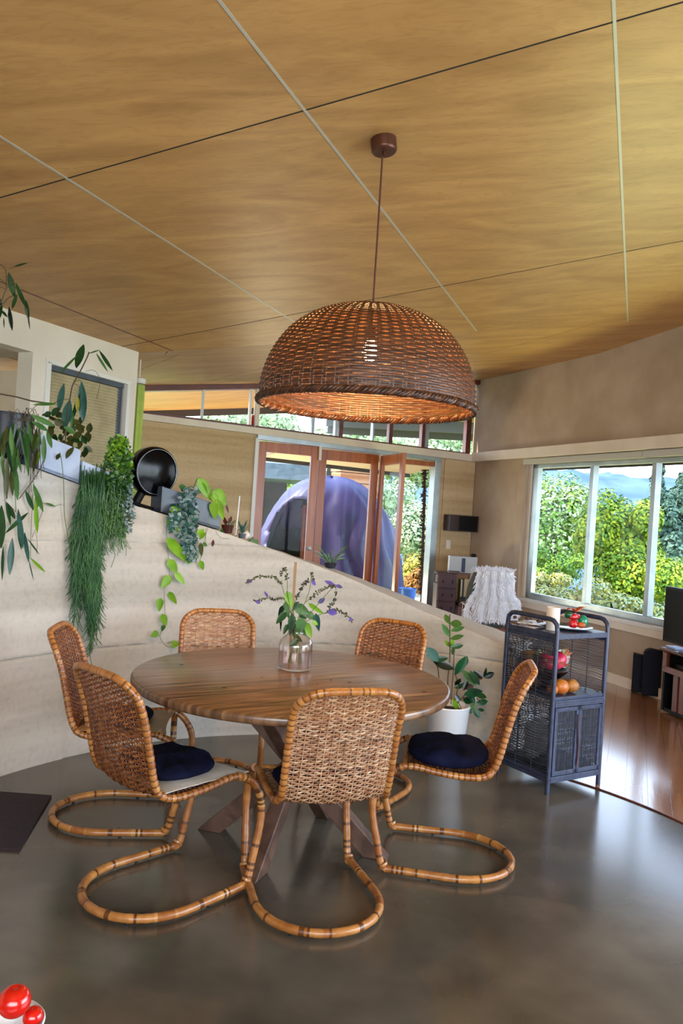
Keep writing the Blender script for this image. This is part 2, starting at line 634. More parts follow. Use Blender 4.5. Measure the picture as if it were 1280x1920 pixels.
M['purple'] = mat('purple_petal', (84, 62, 150), 0.6, 0, (50, 36, 96), 20)
M['calyx'] = mat('dark_purple_calyx', (40, 32, 42), 0.7, 0, (64, 60, 44), 30)
M['white_pot'] = mat('white_ceramic', (214, 218, 222), 0.3)
M['blue_trough'] = mat('pale_blue_trough', (180, 192, 214), 0.55, 0, (160, 174, 200), 6, bump=0.2, bscale=14)
M['grey_trough'] = mat('blue_grey_trough', (78, 90, 104), 0.4, 0, (62, 72, 84), 6)
M['black_pot'] = mat('dark_blue_black_pot', (28, 32, 48), 0.25, coat=0.2)
M['soil'] = mat('soil', (52, 38, 28), 0.95, 0, (34, 26, 20), 30, bump=0.6)
M['orange_wood'] = mat('orange_terracotta', (196, 128, 62), 0.5)


# ------------------------------------------------------------------ setting: ceiling
def cpt(i, j):
    return CP0 + CU * (1.2 * i) + CV * (2.4 * j)


F0, F1 = V((-1.783, 6.614, 2.709)), V((3.04, 6.67, 3.345))      # crease where the sheets change slope
FD = (F1 - F0).normalized()


def clip(poly, P, n):          # keep the side where (x-P).n <= 0
    out = []
    for i in range(len(poly)):
        a, b = poly[i], poly[(i + 1) % len(poly)]
        da, db = (a - P).dot(n), (b - P).dot(n)
        if da <= 0:
            out.append(a)
        if da * db < 0:
            out.append(a + (b - a) * (da / (da - db)))
    return out


up = CN if CN.z > 0 else -CN
fold_n = V((0, 0, 1)).cross(V((FD.x, FD.y, 0))).normalized()    # horizontal, pointing away from the camera
ceil_b = MB()
big = [CP0 + CU * a + CV * b for a, b in ((-4.5, -8.5), (9.5, -8.5), (9.5, 7.5), (-4.5, 7.5))]
big = clip(big, F0, fold_n)
ceil_b.prism([p + up * 0.013 for p in big], up * 0.12)
# beyond the crease: two gently bent sheets up to the back wall
K0, K1 = V((-1.86, 6.74, 2.716)), V((2.513, 8.03, 3.265))
B0, B1 = V((-2.255, 8.65, 2.735)), V((1.692, 10.17, 3.30))


def ext(a, b, t):
    return a + (b - a) * t


E0 = [ext(F0, F1, -0.5), ext(F0, F1, 1.3)]
E1 = [ext(K0, K1, -0.5), ext(K0, K1, 1.35)]
E2 = [ext(B0, B1, -0.5), ext(B0, B1, 1.25)]
for a, b in ((E0, E1), (E1, E2)):
    z = V((0, 0, 0.012))
    ceil_b.hexa([a[0] + z, a[1] + z, b[1] + z, b[0] + z], [p + V((0, 0, 0.14)) for p in (a[0], a[1], b[1], b[0])])
ceiling = obj('ceiling', ceil_b, M['ply_back'], origin=(0, 0, 0), smooth=False, kind='structure')
ORG['ceiling'] = V((0, 0, 0))
g = 0.0035
for i in range(-3, 8):
    for j in range(-3, 3):
        a = 1.2 * i
        b = 2.4 * j
        poly = [CP0 + CU * x + CV * y for x, y in ((a + g, b + g), (a + 1.2 - g, b + g), (a + 1.2 - g, b + 2.4 - g), (a + g, b + 2.4 - g))]
        poly = clip(poly, F0 - fold_n * 0.004, fold_n)
        if len(poly) < 3:
            continue
        mb = MB()
        mb.prism(poly, up * 0.012)
        obj('panel', mb, M['ply'], ceiling, smooth=False)
for i in range(-2, 7):          # pale metal cover strips along the long joints
    mb = MB()
    w = 0.006
    for b0, b1 in ((-7.2, 7.2),):
        poly = [CP0 + CU * (1.2 * i + s * w) + CV * t - up * 0.002 for s, t in ((-1, b0), (1, b0), (1, b1), (-1, b1))]
        poly = clip(poly, F0 - fold_n * 0.01, fold_n)
        mb.prism(poly, up * 0.004)
    obj('joint_strip', mb, M['strip'] if i > 0 else M['dark_red_wood'], ceiling, smooth=False)


for j in range(-2, 3):          # dark recessed joints across
    mb = MB()
    w = 0.0045
    poly = [CP0 + CU * s + CV * (2.4 * j + t * w) - up * 0.0008 for s, t in ((-3.5, -1), (9.4, -1), (9.4, 1), (-3.5, 1))]
    poly = clip(poly, F0 - fold_n * 0.01, fold_n)
    if len(poly) > 2:
        mb.prism(poly, up * 0.003)
        obj('cross_joint', mb, M['ply_back'], ceiling, smooth=False)


def bend_panels(a, b, cuts_a, cuts_b):
    for k in range(len(cuts_a) - 1):
        mb = MB()
        e = 0.0005
        q = [ext(a[0], a[1], cuts_a[k] + e), ext(a[0], a[1], cuts_a[k + 1] - e), ext(b[0], b[1], cuts_b[k + 1] - e), ext(b[0], b[1], cuts_b[k] + e)]
        d = (q[3] - q[0]).normalized() * 0.003
        q = [q[0] + d, q[1] + d, q[2] - d, q[3] - d]
        n_ = 14
        low = []
        for s in range(n_):      # split so that the twisted sheet stays smooth
            t0, t1 = s / n_, (s + 1) / n_
            bb = [q[0].lerp(q[1], t0), q[0].lerp(q[1], t1), q[3].lerp(q[2], t1), q[3].lerp(q[2], t0)]
            mb.hexa(bb, [p + V((0, 0, 0.012)) for p in bb])
        obj('panel', mb, M['ply'], ceiling, smooth=False)


bend_panels(E0, E1, (0, 0.305, 0.52, 0.72, 1), (0, 0.30, 0.46, 0.66, 1))
bend_panels(E1, E2, (0, 0.315, 0.46, 0.62, 0.80, 1), (0, 0.22, 0.36, 0.56, 0.78, 1))

# ------------------------------------------------------------------ setting: floors
mb = MB()
mb.box((0.5, 4.5, -0.10), (14, 17, 0.20))
floor = obj('floor', mb, M['concrete'], origin=(0, 0, 0), smooth=False, kind='structure')
mbr = MB()
mbr.box((3.0, 6.0, -0.004), (0.01, 0.01, 0.004))
RB = 1.93
BD, BS = V((0.354, 0.935, 0)).normalized(), V((0.935, -0.354, 0)).normalized()
timber = obj('floor_timber', mbr, M['floor_wood'], origin=(0, 0, 0), smooth=False, kind='structure')
ORG['floor_timber'] = V((0, 0, 0))
bw = 0.118
nb = 0
rnd = random.Random(3)
for k in range(-16, 34):
    s0, s1 = k * bw + 0.0012, (k + 1) * bw - 0.0012

    def start(s):
        if abs(s) < RB:
            return math.sqrt(RB * RB - s * s)
        return -0.35 - (abs(s) - RB) * 0.2 if s > 0 else 0.0
    def start2(s):
        t_ = start(s)
        p_ = BS * s + BD * t_
        if abs(s) < RB + 0.12 and math.degrees(math.atan2(p_.y, p_.x)) % 360 > 61:
            return math.sqrt(max(0.0, 2.15 ** 2 - s * s))
        return t_
    t0, tm, t1 = start2(s0), start2((s0 + s1) / 2), start2(s1)
    tend = 8.2
    ts = [max(t0, t1, tm)]
    cut = ts[0] + rnd.uniform(0.6, 2.2)
    segs = []
    while cut < tend:
        segs.append(cut)
        cut += rnd.uniform(1.4, 2.8)
    segs.append(tend)
    prev = None
    for q in segs:
        mb = MB()
        if prev is None:
            poly = [(s0, t0), (((s0 + s1) / 2), tm), (s1, t1), (s1, q - 0.0015), (s0, q - 0.0015)]
        else:
            poly = [(s0, prev), (s1, prev), (s1, q - 0.0015), (s0, q - 0.0015)]
        prev = q
        pts = [WC + BS * s + BD * t + V((0, 0, 0.0006)) for s, t in poly]
        if max((p.x - 2.746 + 0.384 * (p.y - 7.43)) for p in pts[:1]) > 0.3:
            continue
        mb.prism(pts, V((0, 0, 0.0045)))
        obj('board', mb, M['floor_wood'], timber, smooth=False)
        nb += 1
print('boards', nb)
mb = MB()
pts = []
for k in range(40):
    a = math.radians(-12 + k * 1.82)
    pts.append(WC + V((math.cos(a) * (RB - 0.006), math.sin(a) * (RB - 0.006), 0.003)))
mb.tube(pts, 0.006, 4)
obj('trim_1', mb, M['dark_red_wood'], origin=(1.9, 3.9, 0), kind='structure')


# ------------------------------------------------------------------ setting: straight walls with holes
def wall(name, P, D, s0, s1, zb, zt, holes, th, out, m, zb_fn=None):
    """P,D: line of the room face; out: +1/-1 side to which the thickness goes; zt: function of s."""
    P, D = V(P), V((D[0], D[1], 0)).normalized()
    N = V((-D.y, D.x, 0)) * out
    xs = sorted(set([s0, s1] + [h[0] for h in holes] + [h[1] for h in holes]))
    xs = [x for x in xs if s0 <= x <= s1]
    mb = MB()
    for a, b in zip(xs, xs[1:]):
        mid = (a + b) / 2
        hs = sorted([h for h in holes if h[0] <= mid <= h[1]], key=lambda h: h[2](mid) if callable(h[2]) else h[2])
        ev = lambda f, s: f(s) if callable(f) else f
        edges = [zb]
        for h in hs:
            edges += [h[2], h[3]]
        edges.append(zt)
        for k in range(0, len(edges), 2):
            lo, hi = edges[k], edges[k + 1]
            if ev(hi, mid) - ev(lo, mid) < 0.004:
                continue
            bot = [P + D * s + V((0, 0, ev(lo, s))) for s in (a, b)]
            top = [P + D * s + V((0, 0, ev(hi, s))) for s in (a, b)]
            mb.hexa([bot[0], bot[1], bot[1] + N * th, bot[0] + N * th], [top[0], top[1], top[1] + N * th, top[0] + N * th])
    return obj(name, mb, m, origin=P, smooth=False, kind='structure')


def sz(px, py, P, D):          # where a pixel's ray meets a wall face: (along, height)
    D = V((D[0], D[1], 0)).normalized()
    n = V((-D.y, D.x, 0))
    X = onplane(px, py, P, n)
    return (X - V(P)).dot(D), X.z


CORN = V((1.692, 10.17, 0))
RD = V((0.3585, -0.9335, 0))       # right wall, towards the camera
BKD = V((-0.9335, -0.3585, 0))     # back wall, towards the left
RN = V((0.9335, 0.3585, 0))        # outward of the right wall
BN = V((-0.3585, 0.9335, 0))       # outward of the back wall


def rw(s, z, off=0.0):
    return CORN + RD * s + V((0, 0, z)) + RN * off


def bw_(s, z, off=0.0):
    return CORN + BKD * s + V((0, 0, z)) + BN * off


WIN = (1.16, 5.0, 0.60, 2.17)
wall('wall_right', CORN, RD, -0.1, 15.0, 0.0, lambda s: 3.36 + max(0, s - 3.7) * 0.10 + 0.03, [WIN, (6.2, 12.6, 0.25, 2.35)], 0.16, 1, M['plaster'])
wall('wall_behind', (-6.2, -2.9, 0), (1, 0), 0, 14.0, 0.0, 4.7, [(3.6, 9.6, 0.9, 2.6)], 0.15, -1, M['white_wall'])

# back wall pieces
beam_b = lambda s: 2.235 + 0.028 * s
beam_t = lambda s: 2.325 + 0.023 * s
head_t = lambda s: 3.30 - 0.1345 * s
head_b = lambda s: 3.245 - 0.1345 * s
DO0, DO1 = 0.50, 2.92
wall('wall_back', CORN, BKD, 0.0, DO0, 0.0, beam_b, [], 0.30, -1, M['earth_back'])
bw1 = wall('wall_back_left', CORN, BKD, DO1, 6.6, 0.0, beam_b, [], 0.30, -1, M['earth_back'])


def groove(name, z, s0, s1, m):
    mb = MB()
    n_ = int((s1 - s0) / 0.05) + 2
    pts = []
    for k in range(n_):
        s = s0 + (s1 - s0) * k / (n_ - 1)
        pts.append(bw_(s, z + noise.noise(V((s * 3, z, 0))) * 0.010, 0.001))
    mb.tube(pts, 0.005, 5, rf=lambda i, t: 0.6 + abs(noise.noise(V((i * 0.7, z, 2)))) * 1.4)
    return mb


# slightly proud lifts so that the formwork joints are real edges
def lifts(parent, s0, s1, zs, m):
    rr = random.Random(5)
    for za, zb2 in zip(zs, zs[1:]):
        mb = MB()
        nx = max(2, int((s1 - s0) / 0.12))
        off = -0.010 - rr.uniform(0, 0.006)
        g0 = []
        for k in range(nx + 1):
            s = s0 + (s1 - s0) * k / nx
            wv = lambda zz: 0.006 * noise.noise(V((s * 2.5, zz * 9, 3)))
            top_z = beam_b(s) - 0.004 if zb2 is None else zb2 - 0.006 + wv(zb2)
            g0.append((s, za + 0.006 + wv(za), top_z))
        for (sa, l0, h0), (sb, l1, h1) in zip(g0, g0[1:]):
            mb.hexa([bw_(sa, l0, off), bw_(sb, l1, off), bw_(sb, l1, 0.0), bw_(sa, l0, 0.0)],
                    [bw_(sa, h0, off), bw_(sb, h1, off), bw_(sb, h1, 0.0), bw_(sa, h0, 0.0)])
        obj('lift', mb, m, parent, smooth=False)


wb = bpy.data.objects['wall_back']
lifts(wb, 0.01, DO0 - 0.05, (0.0, 0.56, 1.14, 1.69, None), M['earth_back'])
lifts(bw1, DO1 + 0.05, 5.2, (0.0, 0.56, 1.16, 1.76, None), M['earth_back'])

# beam, head and corner post of the clerestory
mb = MB()
for a, b in ((-0.02, 6.6),):
    mb.hexa([bw_(a, beam_b(a), -0.05), bw_(b, beam_b(b), -0.05), bw_(b, beam_b(b), 0.30), bw_(a, beam_b(a), 0.30)],
            [bw_(a, beam_t(a), -0.05), bw_(b, beam_t(b), -0.05), bw_(b, beam_t(b), 0.30), bw_(a, beam_t(a), 0.30)])
obj('trim_2', mb, M['trim_cream'], origin=CORN, smooth=False, kind='structure')
mb = MB()
a, b = 0.0, 6.0
mb.hexa([bw_(a, head_b(a), 0.0), bw_(b, head_b(b), 0.0), bw_(b, head_b(b), 0.12), bw_(a, head_b(a), 0.12)],
        [bw_(a, head_t(a) + .05, 0.0), bw_(b, head_t(b) + .05, 0.0), bw_(b, head_t(b) + .05, 0.12), bw_(a, head_t(a) + .05, 0.12)])
cl = obj('window_2', mb, M['dark_red_wood'], origin=CORN, smooth=False, kind='structure')
ORG[cl.name] = V(CORN)


def post(sa, sb, name, m, parent, o0=0.02, o1=0.10):
    mb = MB()
    mb.hexa([bw_(sa, beam_t(sa), o0), bw_(sb, beam_t(sb), o0), bw_(sb, beam_t(sb), o1), bw_(sa, beam_t(sa), o1)],
            [bw_(sa, head_b(sa), o0), bw_(sb, head_b(sb), o0), bw_(sb, head_b(sb), o1), bw_(sa, head_b(sa), o1)])
    return obj(name, mb, m, parent, smooth=False)


def sB(px, py):
    return sz(px, py, CORN, BKD)[0]


mul = []
for px, w, m in ((880, 0.07, 'dark_red_wood'), (802, 0.05, 'alu'), (795, 0.04, 'dark_red_wood'), (734, 0.05, 'dark_red_wood'), (701, 0.02, 'alu'), (640, 0.05, 'dark_red_wood'), (631, 0.03, 'alu'),
                 (587, 0.035, 'alu'), (483, 0.05, 'trim_cream'), (470, 0.02, 'trim_white'), (380, 0.02, 'alu')):
    s = sB(px, 815 if px > 500 else 780)
    mul.append(s)
    post(max(0.0, s - w / 2), s + w / 2, 'mullion', M[m], cl)
mb = MB()      # sill
mb.hexa([bw_(0, beam_t(0), 0.0), bw_(6, beam_t(6), 0.0), bw_(6, beam_t(6), 0.12), bw_(0, beam_t(0), 0.12)],
        [bw_(0, beam_t(0) + .018, 0.0), bw_(6, beam_t(6) + .035, 0.0), bw_(6, beam_t(6) + .035, 0.12), bw_(0, beam_t(0) + .018, 0.12)])
obj('sill', mb, M['dark_red_wood'], cl, smooth=False)
edges = sorted(set([0.04] + mul + [6.0]))
for a, b in zip(edges, edges[1:]):
    if b - a < 0.12:
        continue
    mb = MB()
    mb.hexa([bw_(a, beam_t(a), 0.058), bw_(b, beam_t(b), 0.058), bw_(b, beam_t(b), 0.062), bw_(a, beam_t(a), 0.062)],
            [bw_(a, head_b(a), 0.058), bw_(b, head_b(b), 0.058), bw_(b, head_b(b), 0.062), bw_(a, head_b(a), 0.062)])
    obj('pane', mb, M['glass'], cl, smooth=False)
# red drape end seen beside the white blind cord
mb = MB()
s = sB(478, 785)
mb.box(bw_(s, 2.47, 0.09), (0.035, 0.02, 0.16), Matrix.Rotation(math.atan2(BKD.y, BKD.x), 3, 'Z'))
obj('red_cloth', mb, mat('red_cloth', (190, 40, 48), 0.8), origin=bw_(s, 2.39, 0.09), label='small red cloth strip by a post of the high clerestory window', cat='cloth')

# cornice along the right wall, with the grey blind housing under it
mb = MB()
mb.box(rw(7.0, 2.29, -0.045), (14.1, 0.09, 0.115), Matrix.Rotation(math.atan2(RD.y, RD.x), 3, 'Z'))
obj('trim_3', mb, M['trim_cream'], origin=CORN, smooth=False, kind='structure', bevel=0.004)
Rr = Matrix.Rotation(math.atan2(RD.y, RD.x), 3, 'Z')
Rb = Matrix.Rotation(math.atan2(BKD.y, BKD.x), 3, 'Z')
for s0, s1, off in ((1.14, 3.06, -0.012), (3.08, 5.1, -0.02)):
    mb = MB()
    mb.box(rw((s0 + s1) / 2, 2.195, off - 0.012), (s1 - s0, 0.03, 0.065), Rr)
    obj('blind_housing', mb, mat('blind_housing', (186, 184, 174), 0.5), origin=rw(s0, 2.16, off), smooth=False, bevel=0.004,
        label='long pale blind housing above the big window, %s piece' % ('left' if s0 < 2 else 'right'), cat='blind housing')
mb = MB()
mb.box(rw(4, 0.05, -0.009), (7.9, 0.018, 0.10), Rr)
obj('baseboard_right', mb, M['trim_cream'], origin=CORN, smooth=False, kind='structure')

# big right window
w1 = thing('window_1', rw(WIN[0], WIN[2]), kind='structure')


def fbox(s0, s1, z0, z1, o0, o1, name, m, parent, bev=0.003, base=rw, R=Rr):
    mb = MB()
    mb.box(base((s0 + s1) / 2, (z0 + z1) / 2, (o0 + o1) / 2), (s1 - s0, abs(o1 - o0), z1 - z0), R)
    return obj(name, mb, m, parent, smooth=False, bevel=bev)


fbox(1.05, WIN[1] + 0.1, 0.53, 0.60, -0.025, 0.02, 'architrave', M['trim_cream'], w1)
fbox(1.03, 1.16, 0.53, 2.17, -0.02, 0.02, 'architrave', M['plaster'], w1)
fbox(WIN[0], WIN[1], 0.60, 0.635, -0.03, 0.15, 'sill', M['trim_white'], w1)
fbox(WIN[0], WIN[0] + 0.06, 0.635, 2.17, 0.03, 0.15, 'frame', M['trim_cream'], w1)
fbox(WIN[0] + 0.06, WIN[0] + 0.16, 0.635, 2.17, 0.05, 0.11, 'frame', M['alu'], w1)
fbox(WIN[0], WIN[1], 0.635, 0.70, 0.05, 0.11, 'frame', M['alu'], w1)
fbox(WIN[0], WIN[1], 2.12, 2.17, 0.05, 0.11, 'frame', M['alu'], w1)
ms = [2.26, 3.14, 4.06]
for s in ms:
    fbox(s - 0.028, s + 0.028, 0.70, 2.12, 0.045, 0.115, 'mullion', M['alu'], w1)
eds = [WIN[0] + 0.16] + ms + [WIN[1]]
for a, b in zip(eds, eds[1:]):
    fbox(a, b, 0.70, 2.12, 0.078, 0.083, 'pane', M['glass'], w1, 0)
w4 = thing('window_4', rw(6.2, 0.25), kind='structure')
for a, b in ((6.2, 8.3), (8.3, 10.4), (10.4, 12.6)):
    fbox(a, b, 0.25, 2.35, 0.078, 0.083, 'pane', M['glass'], w4, 0)
    fbox(b - 0.05, b, 0.25, 2.35, 0.05, 0.11, 'mullion', M['alu'], w4, 0)

# ------------------------------------------------------------------ bifold doors
LW = (DO1 - DO0 - 0.10) / 3


def door_leaf(name, A, B, z1, parts_m, stile=0.095, toprail=0.12, handle=False):
    A, B = V(A), V(B)
    d = (B - A).normalized()
    n_ = V((-d.y, d.x, 0))
    L = (B - A).length
    R = Matrix.Rotation(math.atan2(d.y, d.x), 3, 'Z')
    t = thing(name, A, kind='structure')

    def bx(s0, s1, z0, z2, th, nm, m, bev=0.003):
        mb = MB()
        mb.box(A + d * ((s0 + s1) / 2) + V((0, 0, (z0 + z2) / 2)), (s1 - s0, th, z2 - z0), R)
        obj(nm, mb, m, t, smooth=False, bevel=bev)
    bx(0, stile, 0.02, z1, 0.042, 'stile', M['door_wood'])
    bx(L - stile, L, 0.02, z1, 0.042, 'stile', M['door_wood'])
    bx(stile, L - stile, z1 - toprail, z1, 0.040, 'rail', M['door_wood'])
    bx(stile, L - stile, 0.02, 0.20, 0.040, 'rail', M['door_wood'])
    bx(stile, L - stile, 0.20, z1 - toprail, 0.006, 'pane', M['glass'], 0)
    if handle:
        mb = MB()
        mb.lathe([(0.0, 0), (0.03, 0), (0.03, 0.006), (0.012, 0.010), (0.012, 0.03), (0.0, 0.03)], 16,
                 A + d * (stile * 0.55) + V((0, 0, 1.02)) - BN * 0.022, Matrix.Rotation(PI / 2, 3, 'X'))
        obj('handle', mb, M['alu'], t)
    return t


sl0, sl1, sl2 = DO1 - 0.03, sB(594.5, 920), sB(709, 930)
door_leaf('door_1', bw_(sl1 + 0.004, 0, 0.03), bw_(sl0, 0, 0.03), 2.245, M, handle=True)
door_leaf('door_2', bw_(sl2 + 0.02, 0, 0.03), bw_(sl1 - 0.004, 0, 0.03), 2.215, M)
H3 = bw_(sl2 - 0.01, 0, 0.0)
best = None
for k in range(400):
    Y = H3.y - k * 0.003
    p = at(749, 1000, Y)
    q = V((p.x, p.y, 0))
    e = abs((q - H3).length - 0.80)
    if best is None or e < best[0]:
        best = (e, q)
door_leaf('door_3', H3, best[1], 2.20, M, stile=0.09)
# door frame
df = thing('door_frame', bw_(DO0, 0, 0), kind='structure')
df.name = 'trim_4'
ORG['trim_4'] = ORG['door_frame']
fbox(DO0, DO0 + 0.09, 0, 2.235, -0.02, 0.12, 'jamb', M['alu'], df, 0.004, bw_, Rb)
fbox(DO1 - 0.025, DO1 + 0.02, 0, 2.28, -0.02, 0.12, 'jamb', M['trim_white'], df, 0.004, bw_, Rb)
mb = MB()
mb.hexa([bw_(DO0, beam_b(DO0) - .045, -0.03), bw_(DO1, beam_b(DO1) - .055, -0.03), bw_(DO1, beam_b(DO1) - .055, 0.12), bw_(DO0, beam_b(DO0) - .045, 0.12)],
        [bw_(DO0, beam_b(DO0), -0.03), bw_(DO1, beam_b(DO1), -0.03), bw_(DO1, beam_b(DO1), 0.12), bw_(DO0, beam_b(DO0), 0.12)])
obj('lintel', mb, M['alu'], df, smooth=False)
fbox(DO0 + 0.09, sl2, 2.13, 2.19, 0.0, 0.10, 'head_jamb', M['door_wood'], df, 0.003, bw_, Rb)
for s, z0, z1 in ((sl1, 2.08, 2.26), (sl2 + 0.005, 1.75, 2.22)):
    fbox(s - 0.016, s + 0.016, z0, z1, -0.03, -0.012, 'flush_bolt', M['trim_white'], df, 0.003, bw_, Rb)

# ------------------------------------------------------------------ left white wall
LP, LD = V((-1.783, 6.58, 0)), V((-0.411, -0.911, 0)).normalized()


def lw(s, z, off=0.0):
    return LP + LD * s + V((0, 0, z)) + V((LD.y, -LD.x, 0)) * off     # off > 0 : behind the face


LR = Matrix.Rotation(math.atan2(LD.y, LD.x), 3, 'Z')
sw1, zw1 = sz(93, 677, LP, LD)
sw0, zw0 = sz(239, 719, LP, LD)
sn0, zn0 = sz(62, 660, LP, LD)
zwt = (zw0 + zw1) / 2
wall('wall_left', LP, LD, 0.0, 11.0, 0.0, lambda s: 2.735 + 0.02, [(sw0, sw1, 0.9, zwt), (sn0, sn0 + 1.8, 1.0, zn0)], 0.14, -1, M['white_wall'])
# niche recess behind the opening
mb = MB()
mb.box(lw(sn0 + 0.9, 1.6, 0.55), (2.2, 0.04, 1.5), LR)
mb.box(lw(sn0 - 0.04, 1.6, 0.33), (0.04, 0.42, 1.5), LR)
mb.box(lw(sn0 + 0.9, zn0 + 0.03, 0.33), (2.2, 0.42, 0.04), LR)
mb.box(lw(sn0 + 0.9, 0.93, 0.33), (2.2, 0.42, 0.04), LR)
obj('wall_niche', mb, M['niche'], origin=lw(sn0, 0.9, 0.5), smooth=False, kind='structure')
w3 = thing('window_3', lw(sw0, 0.9), kind='structure')


def lbox(s0, s1, z0, z1, o0, o1, name, m, bev=0.003):
    mb = MB()
    mb.box(lw((s0 + s1) / 2, (z0 + z1) / 2, (o0 + o1) / 2), (s1 - s0, abs(o1 - o0), z1 - z0), LR)
    return obj(name, mb, m, w3, smooth=False, bevel=bev)


lbox(sw0 - 0.03, sw1 + 0.04, zwt - 0.015, zwt + 0.02, -0.015, 0.03, 'frame', M['trim_white'])
lbox(sw1 - 0.01, sw1 + 0.035, 0.9, zwt, -0.015, 0.03, 'frame', M['trim_white'])
lbox(sw0 - 0.03, sw0 + 0.01, 0.9, zwt, -0.015, 0.03, 'frame', M['trim_white'])
lbox(sw0, sw1, 0.9, zwt, 0.09, 0.10, 'pane', M['black_screen'], 0)
lbox(sw0 + 0.012, sw0 + 0.06, 0.9, zwt - 0.01, 0.04, 0.06, 'inner_frame', M['grey_trough'])
lbox(sw0 + 0.02, sw1 - 0.01, zwt - 0.05, zwt - 0.01, 0.02, 0.06, 'head_rail', M['grey_trough'])
mb = MB()
z = 0.95
while z < zwt - 0.05:
    mb.box(lw((sw0 + sw1) / 2 + 0.02, z, 0.045), (sw1 - sw0 - 0.06, 0.003, 0.026), LR @ Matrix.Rotation(0.35, 3, 'X'))
    z += 0.024
obj('blind_slats', mb, M['blind'], w3, smooth=False, kind='stuff')
# end return of the hall beyond the white wall
wall('wall_hall', (-4.6, 9.9, 0), (-0.35, -0.93), 0, 7, 0, 2.9, [], 0.1, 1, M['white_wall'])

# ------------------------------------------------------------------ curved rammed earth low wall
tops = [(-60, 838), (0, 856), (75, 882), (150, 909), (252, 947), (385, 987), (520, 1033), (640, 1078), (795, 1147), (930, 1204)]
zt_pts = []
for px, py in tops:
    p = at_wall(px, py)
    zt_pts.append((math.atan2(p.y - WC.y, p.x - WC.x), p.z))
zt_pts.sort()
TH1 = math.radians(200)
TH0 = math.radians(59)


def wtop(th):
    P_ = zt_pts
    if th <= P_[0][0]:
        k = (P_[1][1] - P_[0][1]) / (P_[1][0] - P_[0][0])
        return P_[0][1] + k * (th - P_[0][0]) * 0.6
    if th >= P_[-1][0]:
        return P_[-1][1] + (th - P_[-1][0]) * 0.25
    for (a, za), (b, zb2) in zip(P_, P_[1:]):
        if a <= th <= b:
            return za + (zb2 - za) * (th - a) / (b - a)


def wp(th, r, z):
    return V((WC.x + math.cos(th) * r, WC.y + math.sin(th) * r, z))


mb = MB()
NT, NZ = 230, 96
seam = (0.60, 1.215)
zlev = sorted([1.80 * i_ / 84 for i_ in range(85)] + [s_ + d_ for s_ in seam for d_ in (-0.012, -0.006, -0.002, 0.002, 0.006, 0.012)])
NZ = len(zlev) - 1
THJ = math.atan2(at_wall(136, 1100).y - WC.y, at_wall(136, 1100).x - WC.x)
for iz in range(NZ + 1):
    for it in range(NT + 1):
        th = TH0 + (TH1 - TH0) * it / NT
        zt = wtop(th)
        z = zlev[iz]
        z = min(z, zt)
        p = wp(th, WR, z)
        dsp = 0.0035 * noise.noise(V((p.x * 6, p.y * 6, z * 14))) + 0.002 * noise.noise(V((p.x * 30, p.y * 30, z * 40)))
        for s in seam:
            u = abs(z - s)
            if u < 0.011:
                dsp += 0.016 * (1 - u / 0.011) * max(0.0, min(1.0, 0.55 + 1.6 * noise.noise(V((th * 26, s, 5)))))
                z += 0.006 * noise.noise(V((th * 9, s, 0)))
        if th > THJ:
            dsp -= 0.009
        if z >= zt - 0.001:
            dsp += 0.006 + 0.006 * noise.noise(V((th * 40, 1, 5)))
            z -= 0.004 * abs(noise.noise(V((th * 60, 3, 5))))
        mb.v.append(wp(th, WR + dsp, z))
for iz in range(NZ):
    for it in range(NT):
        a = iz * (NT + 1) + it
        if (mb.v[a] - mb.v[a + NT + 1]).length < 1e-7 and (mb.v[a + 1] - mb.v[a + NT + 2]).length < 1e-7:
            continue
        mb.face((a + 1, a, a + NT + 1, a + NT + 2))
# top, outer face, ends
n0 = len(mb.v)
NR = 6
for it in range(NT + 1):
    th = TH0 + (TH1 - TH0) * it / NT
    zt = wtop(th)
    for k in range(NR + 1):
        r = WR + 0.006 + (WT - 0.006) * k / NR
        p = wp(th, r, zt + 0.006 * noise.noise(V((th * 25, r * 18, 1))) - (0.004 if k in (0, NR) else 0))
        mb.v.append(p)
    mb.v.append(wp(th, WR + WT, 0))
    mb.v.append(wp(th, WR + 0.003, 0))
for it in range(NT):
    a = n0 + it * (NR + 3)
    b = a + NR + 3
    for k in range(NR + 1):
        mb.face((a + k, a + k + 1, b + k + 1, b + k))
for a in (n0, n0 + NT * (NR + 3)):
    mb.face([a + k for k in range(NR + 3)])
wall_low = obj('wall_inner', mb, M['earth_low'], origin=(0, 0, 0), kind='structure', angle=60)
# timber joint strip let into the wall
mb = MB()
p = at_wall(552, 1090, -0.001)
th = math.atan2(p.y - WC.y, p.x - WC.x)
mb.box(wp(th, WR + 0.004, wtop(th) / 2 - 0.012), (0.016, 0.014, wtop(th) - 0.03), Matrix.Rotation(th - PI / 2, 3, 'Z'))
obj('joint_strip', mb, mat('pale_brown_strip', (150, 120, 84), 0.7), wall_low, smooth=False)

